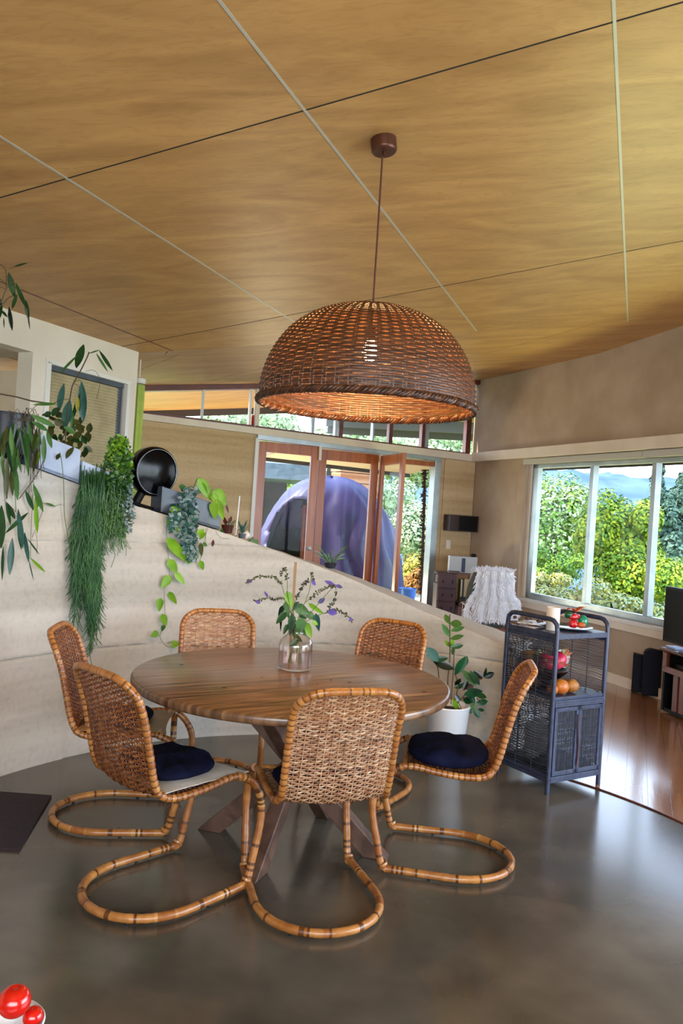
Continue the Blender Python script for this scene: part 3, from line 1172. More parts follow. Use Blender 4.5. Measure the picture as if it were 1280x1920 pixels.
# ------------------------------------------------------------------ dining table
TC = V((-0.167, 3.433, 0))
TR = 0.687
tb = thing('dining_table', TC, 'round weathered wooden dining table on crossed timber legs', 'table')
mb = MB()
prof = [(0, 0.712), (TR - 0.012, 0.712), (TR - 0.004, 0.716), (TR, 0.724), (TR, 0.740), (TR - 0.004, 0.747), (TR - 0.012, 0.75), (0, 0.75)]
mb.lathe(prof, 96, TC)
obj('tabletop', mb, M['table_wood'], tb)
mb = MB()
for k in range(2):
    mb.box(TC + V((0, 0, 0.697)), (0.95, 0.09, 0.03), Matrix.Rotation(0.1 + k * PI / 2, 3, 'Z'))
obj('cleat', mb, M['table_leg'], tb, smooth=False, bevel=0.004)
hub = V((-0.130, 3.475, 0.365))
for foot in (V((-0.500, 3.575, 0)), V((0.245, 3.400, 0)), V((-0.255, 3.140, 0)), V((0.02, 3.83, 0))):
    d = (hub + V((0, 0, 0.0)) - foot)
    k = 0.70 / d.z
    top = foot + d * k
    ax = (top - foot).normalized()
    hz = V((ax.x, ax.y, 0)).normalized()
    sd = V((-hz.y, hz.x, 0)) * 0.033
    wv = hz * 0.055
    mb = MB()
    mb.hexa([foot - wv - sd, foot + wv - sd, foot + wv + sd, foot - wv + sd],
            [top - wv - sd, top + wv - sd, top + wv + sd, top - wv + sd])
    obj('leg', mb, M['table_leg'], tb, smooth=False, bevel=0.004)
rr = random.Random(11)
mb = MB()
for px, py, r in ((620, 1275, 0.009), (655, 1279, 0.012), (795, 1297, 0.012), (491, 1270, 0.008), (595, 1283, 0.006), (420, 1289, 0.012), (340, 1246, 0.012)):
    p = onplane(px, py, (0, 0, 0.7505), (0, 0, 1))
    mb.lathe([(r, 0), (r * 0.8, 0.0004), (0, 0.0004)], 9, p, Matrix.Rotation(0.6, 3, 'Z') @ Matrix.Diagonal((1, 0.5, 1)))
obj('knots', mb, mat('dark_knot', (42, 26, 16), 0.7), tb, kind='stuff')

# ------------------------------------------------------------------ cantilever wicker chairs
PROF = [(0.345, 0.34), (0.325, 0.385), (0.285, 0.425), (0.235, 0.447), (0.18, 0.448), (0.10, 0.436), (0.0, 0.428), (-0.08, 0.432), (-0.125, 0.456), (-0.150, 0.510),
        (-0.172, 0.60), (-0.196, 0.70), (-0.222, 0.775), (-0.250, 0.825), (-0.278, 0.858)]


def catmull(P, n):
    out = []
    for i in range(len(P) - 1):
        p0, p1, p2, p3 = P[max(i - 1, 0)], P[i], P[i + 1], P[min(i + 2, len(P) - 1)]
        for k in range(n):
            t = k / n
            out.append(tuple(0.5 * ((2 * b) + (-a + c) * t + (2 * a - 5 * b + 4 * c - d) * t * t + (-a + 3 * b - 3 * c + d) * t ** 3) for a, b, c, d in zip(p0, p1, p2, p3)))
    out.append(tuple(P[-1]))
    return out


seatP = catmull(PROF[3:], 8)
cum = [0]
for a, b in zip(seatP, seatP[1:]):
    cum.append(cum[-1] + math.hypot(b[0] - a[0], b[1] - a[1]))
SL = cum[-1]


def pp(s):
    s = max(0, min(SL, s))
    for i in range(len(cum) - 1):
        if s <= cum[i + 1] + 1e-9:
            t = (s - cum[i]) / max(cum[i + 1] - cum[i], 1e-9)
            a, b = seatP[i], seatP[i + 1]
            ty, tz = b[0] - a[0], b[1] - a[1]
            L = math.hypot(ty, tz)
            return a[0] + ty * t, a[1] + tz * t, ty / L, tz / L
    return seatP[-1][0], seatP[-1][1], 0, 1


def hw(s):          # half width of the shell
    w = 0.200 if s > SL * 0.45 else 0.208
    d = SL - s
    R = 0.104
    if d < R:
        w -= R * (1 - math.sqrt(max(0, 1 - ((R - d) / R) ** 2))) * 1.0
    return w


def shell(x, s, off=0.0):
    y, z, ty, tz = pp(s)
    ny, nz = -tz, ty           # normal: forward/up side (sitter side) is (tz,-ty)
    w = 0.2
    dish = (0.026 if s > SL * 0.45 else 0.014) * (1 - min(1, (x / w) ** 2))
    lift = 0.009 * (1 - (x / w) ** 2) * max(0, (s - SL * 0.8) / (SL * 0.2))
    o = off + dish
    # dish pushes away from the sitter (down for the seat, back for the backrest)
    if s > SL * 0.45:
        fade = 1 - 0.85 * max(0, (s - SL * 0.86) / (SL * 0.14))
        o = off + dish * fade
        return V((x, y - tz * o, z + ty * o + lift))
    return V((x, y, z - abs(o)))


def weave_part(s0, s1, name, m, root, rows):
    r = random.Random(int(s0 * 100) + 5)
    mb = MB()
    dx = 0.0245
    for k in range(rows):
        s = s0 + (s1 - s0) * (k + 0.5) / rows
        w = hw(s) - 0.003
        n_ = max(4, int(2 * w / (dx / 2)))
        base = r.random()
        amp = 0.0046
        hs = (s1 - s0) / rows * 0.42
        pts = []
        ph = PI * (k % 2)
        jit = r.uniform(-0.0012, 0.0012)
        for i in range(n_ + 1):
            x = -w + 2 * w * i / n_
            a = amp * math.cos(PI * x / dx + ph)
            pts.append((x, a))
        n0 = len(mb.v)
        for i, (x, a) in enumerate(pts):
            jj = jit + 0.0009 * math.sin(i * 1.7 + k)
            for ds, da in ((-hs, 0.0), (0, 0.0019), (hs, 0.0), (0, -0.0019)):
                mb.v.append(shell(x, s + ds + jj, a + da))
        tn = base
        for i in range(n_):
            if i % 2 == 0:
                tn = min(1, max(0, base * 0.55 + r.random() * 0.5 - 0.03))
            for j in range(4):
                j2 = (j + 1) % 4
                mb.face((n0 + i * 4 + j, n0 + i * 4 + j2, n0 + (i + 1) * 4 + j2, n0 + (i + 1) * 4 + j), tn)
    nx = int(0.19 / dx)
    for i in range(-nx, nx + 1):
        x = i * dx
        pts = []
        n_ = 26
        for k in range(n_ + 1):
            s = s0 + (s1 - s0) * k / n_
            if hw(s) > abs(x):
                pts.append(shell(x, s))
        if len(pts) > 2:
            mb.tube(pts, 0.0028, 4, tone=lambda q: 0.15 + 0.3 * ((i * 7) % 5) / 5)
    return obj(name, mb, m, root, smooth=True, angle=60)


def make_chair(mw, mr):
    root = thing('wicker_chair', (0, 0, 0))
    r = random.Random(2)
    # floor loop with the two uprights
    hwid = 0.225
    side = catmull([(0.292, 0.022), (0.305, 0.05), (0.322, 0.12), (0.342, 0.20), (0.352, 0.27), (0.345, 0.335), (0.322, 0.385), (0.285, 0.425), (0.235, 0.447)], 7)
    up_l = [V((-0.218 + 0.006 * (z - 0.2), y, z)) for y, z in side]
    up_r = [V((0.218 - 0.006 * (z - 0.2), y, z)) for y, z in side]
    loop = []
    for k in range(10):
        loop.append(V((-hwid - 0.012 * k / 9, 0.285 - 0.265 * k / 9, 0.022)))
    for k in range(1, 40):
        a = PI * k / 40
        loop.append(V((-(hwid + 0.012) * math.cos(a), 0.02 - 0.265 * math.sin(a) ** 0.92, 0.022)))
    for k in range(10):
        loop.append(V((hwid + 0.012 - 0.012 * k / 9, 0.02 + 0.265 * k / 9, 0.022)))

    def fine(pts, step):
        out = [pts[0]]
        for a, b in zip(pts, pts[1:]):
            n_ = max(1, int((b - a).length / step))
            for k in range(1, n_ + 1):
                out.append(a.lerp(b, k / n_))
        return out

    def wrapped(pts, rad, step, depth, seed):
        pts = fine(pts, step)
        rr_ = random.Random(seed)
        tones, tn = [], 0.5
        for i in range(len(pts)):
            if rr_.random() < 0.25:
                tn = min(1, max(0, rr_.gauss(0.50, 0.10)))
            tones.append(0.02 if rr_.random() < 0.16 else tn)
        bumps = [1 + (depth * (rr_.random() - 0.3)) for _ in pts]
        return pts, rad, bumps, tones
    mb = MB()
    for pts, seed in ((loop, 1), (up_l, 2), (up_r, 3)):
        p_, rd, bm, tn = wrapped(pts, 0.0155, 0.008, 0.10, seed)
        mb.tube(p_, rd, 10, rf=lambda i, t, bm=bm: bm[i], tone=lambda i, tn=tn: tn[i])
    obj('base_loop', mb, mr, root, angle=70)
    # binding knots at the four bends
    for sx in (-1, 1):
        mb = MB()
        c_ = V((sx * 0.222, 0.292, 0.026))
        for k in range(3):
            M_ = Matrix.Rotation(0.5 - k * 0.5, 3, 'X')
            mb.lathe([(0.016, -0.006), (0.0195, -0.004), (0.0195, 0.004), (0.016, 0.006)], 12, c_ + V((0, 0.004 * k - 0.008, 0.008 * k - 0.004)), M_, tone=0.3 + 0.3 * k)
        obj('binding', mb, mr, root)
    for x, y in ((-0.236, 0.10), (0.236, 0.10), (-0.15, -0.19), (0.15, -0.19)):
        mb = MB()
        mb.lathe([(0.0, 0), (0.006, 0), (0.007, 0.004), (0.006, 0.012), (0, 0.012)], 10, (x, y, 0))
        obj('foot_stud', mb, M['stud'], root)
    # rim around the shell, wrapped in cane
    def side_pts(sgn):
        out = []
        n_ = 60
        for k in range(n_ + 1):
            s = (SL - 0.104) * k / n_
            y, z, ty, tz = pp(s)
            out.append(V((sgn * hw(s), y, z)))
        return out
    L_, R_ = side_pts(-1), side_pts(1)
    topc = []
    for k in range(1, 30):
        a = k / 30
        # rounded top: quarter arcs and straight bar
        R0 = 0.104
        Wt = 0.200
        tot = PI * R0 / 2 * 2 + 2 * (Wt - R0)
        q = a * tot
        if q < PI * R0 / 2:
            an = q / R0
            x, ds = -Wt + R0 * (1 - math.cos(an)), R0 - R0 * math.sin(an)
        elif q > tot - PI * R0 / 2:
            an = (tot - q) / R0
            x, ds = Wt - R0 * (1 - math.cos(an)), R0 - R0 * math.sin(an)
        else:
            x, ds = -Wt + R0 + (q - PI * R0 / 2), 0.0
        y, z, ty, tz = pp(SL - ds)
        topc.append(V((x, y - 0.004 * (1 - (x / 0.2) ** 2), z + 0.004 + 0.007 * (1 - (x / 0.2) ** 2))))
    ring = L_ + topc + list(reversed(R_))
    p_, rd, bm, tn = wrapped(ring, 0.0135, 0.0045, 0.02, 9)
    per = 4
    rr_ = random.Random(8)
    tones, tcur = [], 0.5
    for i in range(len(p_)):
        if i % per == 0:
            tcur = min(1, max(0, rr_.gauss(0.50, 0.15)))
        tones.append(0.05 if (i % per == per - 1 and not (len(p_) * 0.42 < i < len(p_) * 0.58 and rr_.random() < 0.75)) else tcur)
    mb = MB()
    mb.tube(p_, 0.0135, 9, rf=lambda i, t: (1.03, 1.06, 1.03, 0.95)[i % per], tone=lambda i: tones[i])
    front = [V((-0.205 + 0.41 * k / 20, 0.235, 0.447 - 0.010 * math.sin(PI * k / 20))) for k in range(21)]
    mb.tube(fine(front, 0.006), 0.0125, 8, tone=lambda i: 0.3 + 0.3 * (i % 4) / 4)
    obj('rim', mb, mr, root, angle=70)
    brk = 0.365
    weave_part(0.012, brk, 'seat', mw, root, 40)
    weave_part(brk, SL - 0.006, 'backrest', mw, root, 48)
    return root


CH = dict(A=(-0.637, 2.967, -0.739), B=(0.001, 2.953, 0.312), C=(.586, 3.421, 1.423), D=(-.611, 4.228, -2.936), E=(.224, 4.266, 2.634), F=(-.996, 3.644, -1.478))
CL = dict(A='woven wicker cantilever chair front left of the table, white pad and navy cushion on it',
          B='window-paled wicker cantilever chair with its back to the camera, in front of the table',
          C='wicker cantilever chair at the right of the table, seen side on near the cart',
          D='wicker chair behind the table at the left, its pale back against the earth wall',
          E='dark brown wicker chair behind the table at the right, beside the potted plant',
          F='wicker chair farthest left, side on, under the long hanging green plant')
pale = {'B', 'D'}  # chairs whose cane colour carries the window light
proto = make_chair(M['cane'], M['rattan'])
chairs = {}
for i, k in enumerate('ACEFBD'):
    o = proto if i == 0 else copy_tree(proto)
    chairs[k] = o
for k, o in chairs.items():
    x, y, t = CH[k]
    o.location = (x, y, 0)
    o.rotation_euler = (0, 0, t)
    tag(o, CL[k], 'chair', 'wicker chairs around the round table')
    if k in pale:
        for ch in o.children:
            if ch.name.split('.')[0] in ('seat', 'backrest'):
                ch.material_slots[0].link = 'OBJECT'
                ch.material_slots[0].material = M['cane_window_lit']
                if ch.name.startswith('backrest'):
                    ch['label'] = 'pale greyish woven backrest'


def chair_pt(k, x, y, z):
    cx, cy, t = CH[k]
    return V((cx + math.cos(t) * x - math.sin(t) * y, cy + math.sin(t) * x + math.cos(t) * y, z))


def cushion(name, k, c, rx, ry, h, m, label, group=None, seed=1, power=2.4, rot=0.0, wrinkle=0.006, flat=False, tilt=0.0):
    mb = MB()
    nu, nv = 40, 16
    for j in range(nv + 1):
        v = -PI / 2 + PI * j / nv
        cv, sv = math.copysign(abs(math.cos(v)) ** 0.55, math.cos(v)), math.copysign(abs(math.sin(v)) ** 0.9, math.sin(v))
        for i in range(nu):
            u = 2 * PI * i / nu
            cu, su = math.cos(u), math.sin(u)
            rad = 1 / ((abs(cu) ** power + abs(su) ** power) ** (1 / power))
            x, y = rx * rad * cu * cv, ry * rad * su * cv
            z = h / 2 * sv
            n_ = noise.noise(V((x * 14, y * 14, seed * 3.1 + z * 8))) + 0.5 * noise.noise(V((x * 34, y * 34, seed)))
            edge = max(0.0, 1 - (x * x / rx / rx + y * y / ry / ry) * 0.7)
            z += (wrinkle * n_ if sv > 0 else 0.15 * wrinkle * n_) - (0.006 * edge if sv > 0 else 0)
            x += 0.006 * noise.noise(V((u * 2, z * 30, seed))) * cu
            q = Matrix.Rotation(rot, 3, 'Z') @ V((x, y, z))
            q.z += tilt * q.y
            mb.v.append(chair_pt(k, c[0] + q.x, c[1] + q.y, c[2] + q.z))
    for j in range(nv):
        for i in range(nu):
            i2 = (i + 1) % nu
            mb.face((j * nu + i, j * nu + i2, (j + 1) * nu + i2, (j + 1) * nu + i))
    return obj(name, mb, m, origin=chair_pt(k, c[0], c[1], c[2] - h / 2), angle=80, label=label, cat='cushion' if h > 0.03 else 'seat pad', group=group)


GC = 'navy cushions on the wicker chairs'
cushion('seat_cushion', 'A', (0.0, 0.045, 0.489), 0.185, 0.165, 0.065, M['navy'], 'crumpled navy cushion on the white pad of the front left chair', GC, 1, wrinkle=0.020)
cushion('seat_cushion', 'B', (0.0, 0.06, 0.462), 0.180, 0.165, 0.055, M['navy'], 'navy cushion in the chair with its back to the camera', GC, 2)
cushion('seat_cushion', 'C', (0.0, 0.055, 0.475), 0.195, 0.175, 0.085, M['navy'], 'thick navy cushion on the right hand chair beside the cart', GC, 3, wrinkle=0.014)
cushion('seat_cushion', 'F', (0.0, 0.03, 0.478), 0.160, 0.150, 0.055, M['navy'], 'navy cushion on the tan pad of the farthest left chair', GC, 5)
cushion('seat_cushion', 'E', (0.0, 0.06, 0.462), 0.175, 0.160, 0.055, M['navy'], 'navy cushion in shadow on the chair back right, under the table edge', GC, 6)


def square_pad(k, c, hx, hy, m, label, seed):
    mb = MB()
    n_ = 14
    for lay in (0, 1):
        for j in range(n_ + 1):
            for i in range(n_ + 1):
                u, v = 2 * i / n_ - 1, 2 * j / n_ - 1
                pin = 1 - 0.10 * (1 - v * v) * abs(u) ** 3
                pin2 = 1 - 0.10 * (1 - u * u) * abs(v) ** 3
                x, y = u * hx * pin, v * hy * pin2
                th_ = 0.010 * (1 - u ** 4) * (1 - v ** 4) + 0.002
                z = (th_ if lay else -th_ * 0.5) + 0.003 * noise.noise(V((x * 20, y * 20, seed))) + 0.006 * (abs(u) * abs(v)) ** 2
                mb.v.append(chair_pt(k, c[0] + x, c[1] + y, c[2] + z))
    w_ = n_ + 1
    for j in range(n_):
        for i in range(n_):
            a = j * w_ + i
            mb.face((a, a + w_, a + w_ + 1, a + 1))
            b = a + w_ * w_
            mb.face((b, b + 1, b + w_ + 1, b + w_))
    for i in range(n_):
        for a, b in ((i, i + 1), (n_ * w_ + i + 1, n_ * w_ + i), (i * w_ + w_, i * w_), (i * w_ + n_, i * w_ + n_ + w_)):
            mb.face((a, b, b + w_ * w_, a + w_ * w_))
    obj('seat_pad', mb, m, origin=chair_pt(k, *c), angle=60, label=label, cat='seat pad')


square_pad('A', (0.0, 0.075, 0.450), 0.215, 0.20, M['pad_white'], 'thin square white leather pad under the navy cushion of the front left chair', 2)
square_pad('F', (0.0, 0.07, 0.447), 0.21, 0.20, M['pad_tan'], 'thin square tan leather pad under the navy cushion of the farthest left chair', 4)

# ------------------------------------------------------------------ pendant lamp
LC = V((0.080, 3.475, 0))
ceil_z = CP0.z - (CN.x * (LC.x - CP0.x) + CN.y * (LC.y - CP0.y)) / CN.z
lamp = thing('pendant_lamp', V((LC.x, LC.y, 1.955)), 'large domed wicker pendant lamp hanging above the round table', 'lamp')
mb = MB()
q = up.rotation_difference(V((0, 0, 1))).inverted().to_matrix()
mb.lathe([(0, -0.058), (0.05, -0.058), (0.057, -0.052), (0.058, -0.046), (0.058, 0.0), (0, 0.0)], 32, V((LC.x, LC.y, ceil_z)), q)
mb.lathe([(0, -0.075), (0.008, -0.075), (0.008, -0.058), (0, -0.058)], 12, V((LC.x, LC.y, ceil_z)), q)
obj('ceiling_rose', mb, M['brown_metal'], lamp)
mb = MB()
mb.tube([(LC.x, LC.y, ceil_z - 0.06), (LC.x + 0.001, LC.y, 2.7), (LC.x, LC.y, 2.25)], 0.0042, 8)
obj('cord', mb, M['cord'], lamp)
# dome profile (radius, height above rim)
DOME = catmull([(0.472, 0.0), (0.474, 0.05), (0.466, 0.11), (0.444, 0.18), (0.408, 0.25), (0.352, 0.32), (0.27, 0.378), (0.175, 0.415), (0.09, 0.432), (0.028, 0.437)], 8)
dc = [0]
for a, b in zip(DOME, DOME[1:]):
    dc.append(dc[-1] + math.hypot(b[0] - a[0], b[1] - a[1]))


def dome(s):
    for i in range(len(dc) - 1):
        if s <= dc[i + 1] + 1e-9:
            t = (s - dc[i]) / (dc[i + 1] - dc[i])
            a, b = DOME[i], DOME[i + 1]
            ty, tz = b[0] - a[0], b[1] - a[1]
            L = math.hypot(ty, tz)
            return a[0] + ty * t, a[1] + tz * t, tz / L, -ty / L
    return (*DOME[-1], 0, 1)


mb = MB()
NS = 56            # stakes
rr = random.Random(4)
rows = 64
zr = 1.955
for k in range(rows):
    s = 0.012 + (dc[-1] - 0.02) * k / rows
    r0, z0, nx, nz = dome(s)
    seg = NS * 2 if r0 > 0.2 else NS
    base = rr.random()
    n0 = len(mb.v)
    hs = (dc[-1] / rows) * 0.455
    tnn = []
    for j in range(seg):
        a = 2 * PI * j / seg
        wob = 0.0015 * noise.noise(V((a * 3, k * 2.1, 0)))
        am = (0.0034 if r0 > 0.1 else 0.001) * math.cos(NS * a / 2 + PI * (k % 2))
        for ds, da in ((-hs, 0), (0, 0.0022), (hs, 0), (0, -0.0022)):
            r1, z1, n1x, n1z = dome(min(dc[-1], max(0, s + ds + wob)))
            r1 += n1x * (am + da)
            z1 += n1z * (am + da)
            mb.v.append(V((LC.x + r1 * math.cos(a), LC.y + r1 * math.sin(a), zr + z1)))
        if j % 5 == 0:
            tn = min(1, max(0, base * 0.5 + rr.random() * 0.5))
        tnn.append(tn)
    for j in range(seg):
        j2 = (j + 1) % seg
        for q_ in range(4):
            q2 = (q_ + 1) % 4
            mb.face((n0 + j * 4 + q_, n0 + j * 4 + q2, n0 + j2 * 4 + q2, n0 + j2 * 4 + q_), tnn[j])
for j in range(NS):
    for dd in (-0.25, 0.25):
        a = 2 * PI * (j + 0.5 + dd * 0.6) / NS
        pts = []
        for k in range(22):
            r1, z1, _, _ = dome(dc[-1] * k / 21)
            pts.append(V((LC.x + r1 * math.cos(a), LC.y + r1 * math.sin(a), zr + z1)))
        mb.tube(pts, 0.0026, 4, tone=lambda i: 0.45)
obj('shade', mb, M['shade_cane'], lamp, angle=60)
mb = MB()
for st in range(4):       # plaited border
    pts = []
    for k in range(220):
        a = 2 * PI * k / 220
        ph = a * 42 + st * PI / 2
        r1 = 0.477 + 0.011 * math.cos(ph)
        pts.append(V((LC.x + r1 * math.cos(a), LC.y + r1 * math.sin(a), zr - 0.002 + 0.012 * math.sin(ph))))
    mb.tube(pts, 0.0068, 5, closed=True, tone=lambda i, st=st: (0.1, 0.5, 0.25, 0.7)[st])
obj('plaited_rim', mb, M['shade_cane'], lamp, angle=70)
mb = MB()
mb.lathe([(0, 0.36), (0.016, 0.36), (0.02, 0.35), (0.02, 0.30), (0.0, 0.30)], 16, V((LC.x, LC.y, zr)))
obj('lamp_holder', mb, M['brown_metal'], lamp)
bm_ = bpy.data.materials.new('lit_bulb')
bm_.use_nodes = True
pb = bm_.node_tree.nodes['Principled BSDF']
pb.inputs['Emission Color'].default_value = (1, 0.72, 0.42, 1)
pb.inputs['Emission Strength'].default_value = 14
mb = MB()
mb.lathe([(0, 0.20), (0.02, 0.205), (0.032, 0.22), (0.035, 0.24), (0.03, 0.265), (0.018, 0.29), (0.014, 0.30), (0, 0.30)], 20, V((LC.x, LC.y, zr)))
obj('bulb', mb, bm_, lamp)
light('pendant_bulb_light', 'POINT', (LC.x, LC.y, zr + 0.165), 52, (1.0, 0.58, 0.22), 0.035)

# ------------------------------------------------------------------ cart
FL = V((1.227, 4.314, 0))
e1 = V((0.851, 0.525, 0)).normalized()
e2 = V((-e1.y, e1.x, 0))
CWd, CDp = 0.412, 0.385
cart = thing('wicker_cart', FL, 'dark blue wicker kitchen cart with rounded side handles and two woven doors', 'cart')
CR = Matrix.Rotation(math.atan2(e1.y, e1.x), 3, 'Z')


def cp(x, y, z):
    return FL + e1 * x + e2 * y + V((0, 0, z))


def cbox(x0, x1, y0, y1, z0, z1, name=None, m='cart_paint', parent=cart, mb=None, bev=0.002):
    own = mb is None
    mb = mb or MB()
    mb.box(cp((x0 + x1) / 2, (y0 + y1) / 2, (z0 + z1) / 2), (x1 - x0, y1 - y0, z1 - z0), CR)
    if own:
        return obj(name, mb, M[m], parent, smooth=False, bevel=bev)


for x in (0.0, CWd):       # inverted U side frames
    path = [(0, 0.0), (0, 0.90), (0.006, 0.935), (0.03, 0.955), (0.06, 0.960), (CDp - 0.06, 0.960), (CDp - 0.03, 0.955), (CDp - 0.006, 0.935), (CDp, 0.90), (CDp, 0.0)]
    mb = MB()
    mb.tube([cp(x, a, b) for a, b in path], 0.0135, 10)
    obj('side_frame', mb, M['cart_paint'], cart)
cbox(-0.005, CWd + 0.005, -0.008, CDp + 0.008, 0.855, 0.885, 'top_shelf')
cbox(0, CWd, -0.004, CDp, 0.515, 0.535, 'middle_shelf')
cbox(0, CWd, 0, CDp, 0.085, 0.105, 'bottom_shelf')
for z0, z1 in ((0.500, 0.515), (0.062, 0.095)):
    cbox(0.01, CWd - 0.01, -0.010, 0.008, z0, z1, 'front_rail')
cbox(0.012, CWd - 0.012, -0.010, 0.006, 0.478, 0.500, 'front_rail')
for x in (0, CWd):
    for z in (0.075, 0.845):
        cbox(x - 0.008, x + 0.008, 0.01, CDp - 0.01, z - 0.01, z + 0.01, 'side_rail')
for z in (0.075, 0.845):
    cbox(0.01, CWd - 0.01, CDp - 0.008, CDp + 0.008, z - 0.01, z + 0.01, 'back_rail')


def lattice(fn, L, z0, z1, rods, name, seed, dz=0.0076):
    r = random.Random(seed)
    mb = MB()
    z = z0
    k = 0
    while z < z1:
        pts = []
        for i in range(17):
            u = L * i / 16
            pts.append(fn(u, z + 0.0030 * math.sin(u * 34 + k * 0.25) + 0.004 * noise.noise(V((u * 6, z * 3, seed))), 0.003 * math.cos(PI * u * rods / L * 1.0 + PI * (k % 2))))
        mb.tube(pts, 0.0023 * r.uniform(0.8, 1.3), 4, tone=lambda q, t=r.random(): t, caps=False)
        z += dz * r.uniform(0.8, 1.15)
        k += 1
    for i in range(rods + 1):
        u = L * (i + 0.0) / rods
        mb.tube([fn(u, z0 - 0.01, 0), fn(u, z1 + 0.01, 0)], 0.0034, 5, tone=lambda q: 0.8)
    return obj(name, mb, M['cart_weave'], cart, kind=None, angle=60)


lattice(lambda u, z, o: cp(0.0 + o, 0.01 + u, z), CDp - 0.02, 0.10, 0.835, 3, 'woven_side', 1)
lattice(lambda u, z, o: cp(CWd + o, 0.01 + u, z), CDp - 0.02, 0.10, 0.835, 3, 'woven_side', 2)
lattice(lambda u, z, o: cp(0.01 + u, CDp + o, z), CWd - 0.02, 0.10, 0.835, 3, 'woven_back', 3)
for k in range(2):
    x0 = 0.014 + k * (CWd - 0.028) / 2
    x1 = x0 + (CWd - 0.028) / 2 - 0.003
    mb = MB()
    for a in ((x0, x0 + 0.022, 0.10, 0.475), (x1 - 0.022, x1, 0.10, 0.475), (x0, x1, 0.453, 0.475), (x0, x1, 0.10, 0.124)):
        cbox(a[0], a[1], -0.012, 0.004, a[2], a[3], mb=mb)
    dr = obj('door', mb, M['cart_paint'], cart, smooth=False, bevel=0.002)
    mb = MB()
    n_ = 21
    for i in range(n_):
        x = x0 + 0.024 + (x1 - x0 - 0.048) * i / (n_ - 1)
        pts = [cp(x, -0.004 + 0.0022 * math.cos(PI * (j + i)), 0.124 + (0.453 - 0.124) * j / 6) for j in range(7)]
        mb.tube(pts, 0.0030, 4, tone=lambda q, t=(i * 5 % 7) / 7: t)
    for j in range(1, 6):
        z = 0.124 + (0.453 - 0.124) * j / 6
        mb.tube([cp(x0 + 0.022, -0.006, z), cp(x1 - 0.022, -0.006, z)], 0.0042, 5, tone=lambda q: 0.7)
    obj('woven_panel', mb, M['cart_weave'], dr, angle=60)
mb = MB()
xm = CWd / 2 - 0.006
mb.tube([cp(xm + 0.007 * math.sin((z - 0.14) * 18), -0.018, z) for z in [0.14 + 0.29 * i / 24 for i in range(25)]], 0.0035, 6)
obj('pull_cord', mb, M['cord'], cart)


# things on and in the cart
def blob(name, c, rx, ry, rz, m, label, cat, group=None, seed=0, amp=0.04, M_=None, parent=None, power=1.0, nu=20, nv=14):
    mb = MB()
    for j in range(nv + 1):
        v = PI * j / nv
        for i in range(nu):
            u = 2 * PI * i / nu
            d = V((math.sin(v) * math.cos(u), math.sin(v) * math.sin(u), math.cos(v)))
            k = 1 + amp * noise.noise(d * 2.2 + V((seed, 0, 0)))
            p = V((d.x * rx * k, d.y * ry * k, d.z * rz * k))
            if M_ is not None:
                p = M_ @ p
            mb.v.append(V(c) + p)
    for j in range(nv):
        for i in range(nu):
            i2 = (i + 1) % nu
            mb.face((j * nu + i, (j + 1) * nu + i, (j + 1) * nu + i2, j * nu + i2))
    return obj(name, mb, m, parent=parent, origin=V(c) - V((0, 0, rz)), label=label, cat=cat, group=group, angle=80)


M['mango'] = mat('mango_skin', (190, 116, 36), 0.4, 0, (176, 88, 30), 9)
M['kiwi'] = mat('golden_brown_skin', (176, 118, 46), 0.55, 0, (140, 84, 34), 14)
M['pitaya'] = mat('dragonfruit_skin', (176, 24, 62), 0.4, 0, (206, 60, 84), 14)
M['pitaya_leaf'] = mat('dragonfruit_scale', (120, 150, 50), 0.5, 0, (196, 60, 80), 40)
g_ = 'golden fruit in the front of the middle shelf'
blob('mango', cp(0.045, 0.05, 0.566), 0.031, 0.030, 0.031, M['mango'], 'small orange mango partly hidden by the left cart post', 'fruit', g_, 1)
blob('mango', cp(0.115, 0.055, 0.577), 0.046, 0.040, 0.042, M['mango'], 'largest orange mango, in the middle of the shelf front', 'fruit', g_, 2)
blob('mango', cp(0.212, 0.065, 0.573), 0.044, 0.038, 0.038, M['kiwi'], 'duller golden brown fruit, rightmost on the shelf', 'fruit', g_, 3, 0.10)
bl = thing('fruit_bowl', cp(0.135, 0.19, 0.535), 'black bowl of dragon fruit on the middle shelf of the cart', 'bowl')
mb = MB()
mb.lathe([(0, 0.0), (0.05, 0.0), (0.055, 0.006), (0.03, 0.02), (0.03, 0.05), (0.09, 0.075), (0.12, 0.105), (0.125, 0.118), (0.12, 0.118), (0.11, 0.105), (0.08, 0.085), (0, 0.075)], 32, cp(0.135, 0.19, 0.535))
obj('bowl', mb, M['black_gloss'], bl)


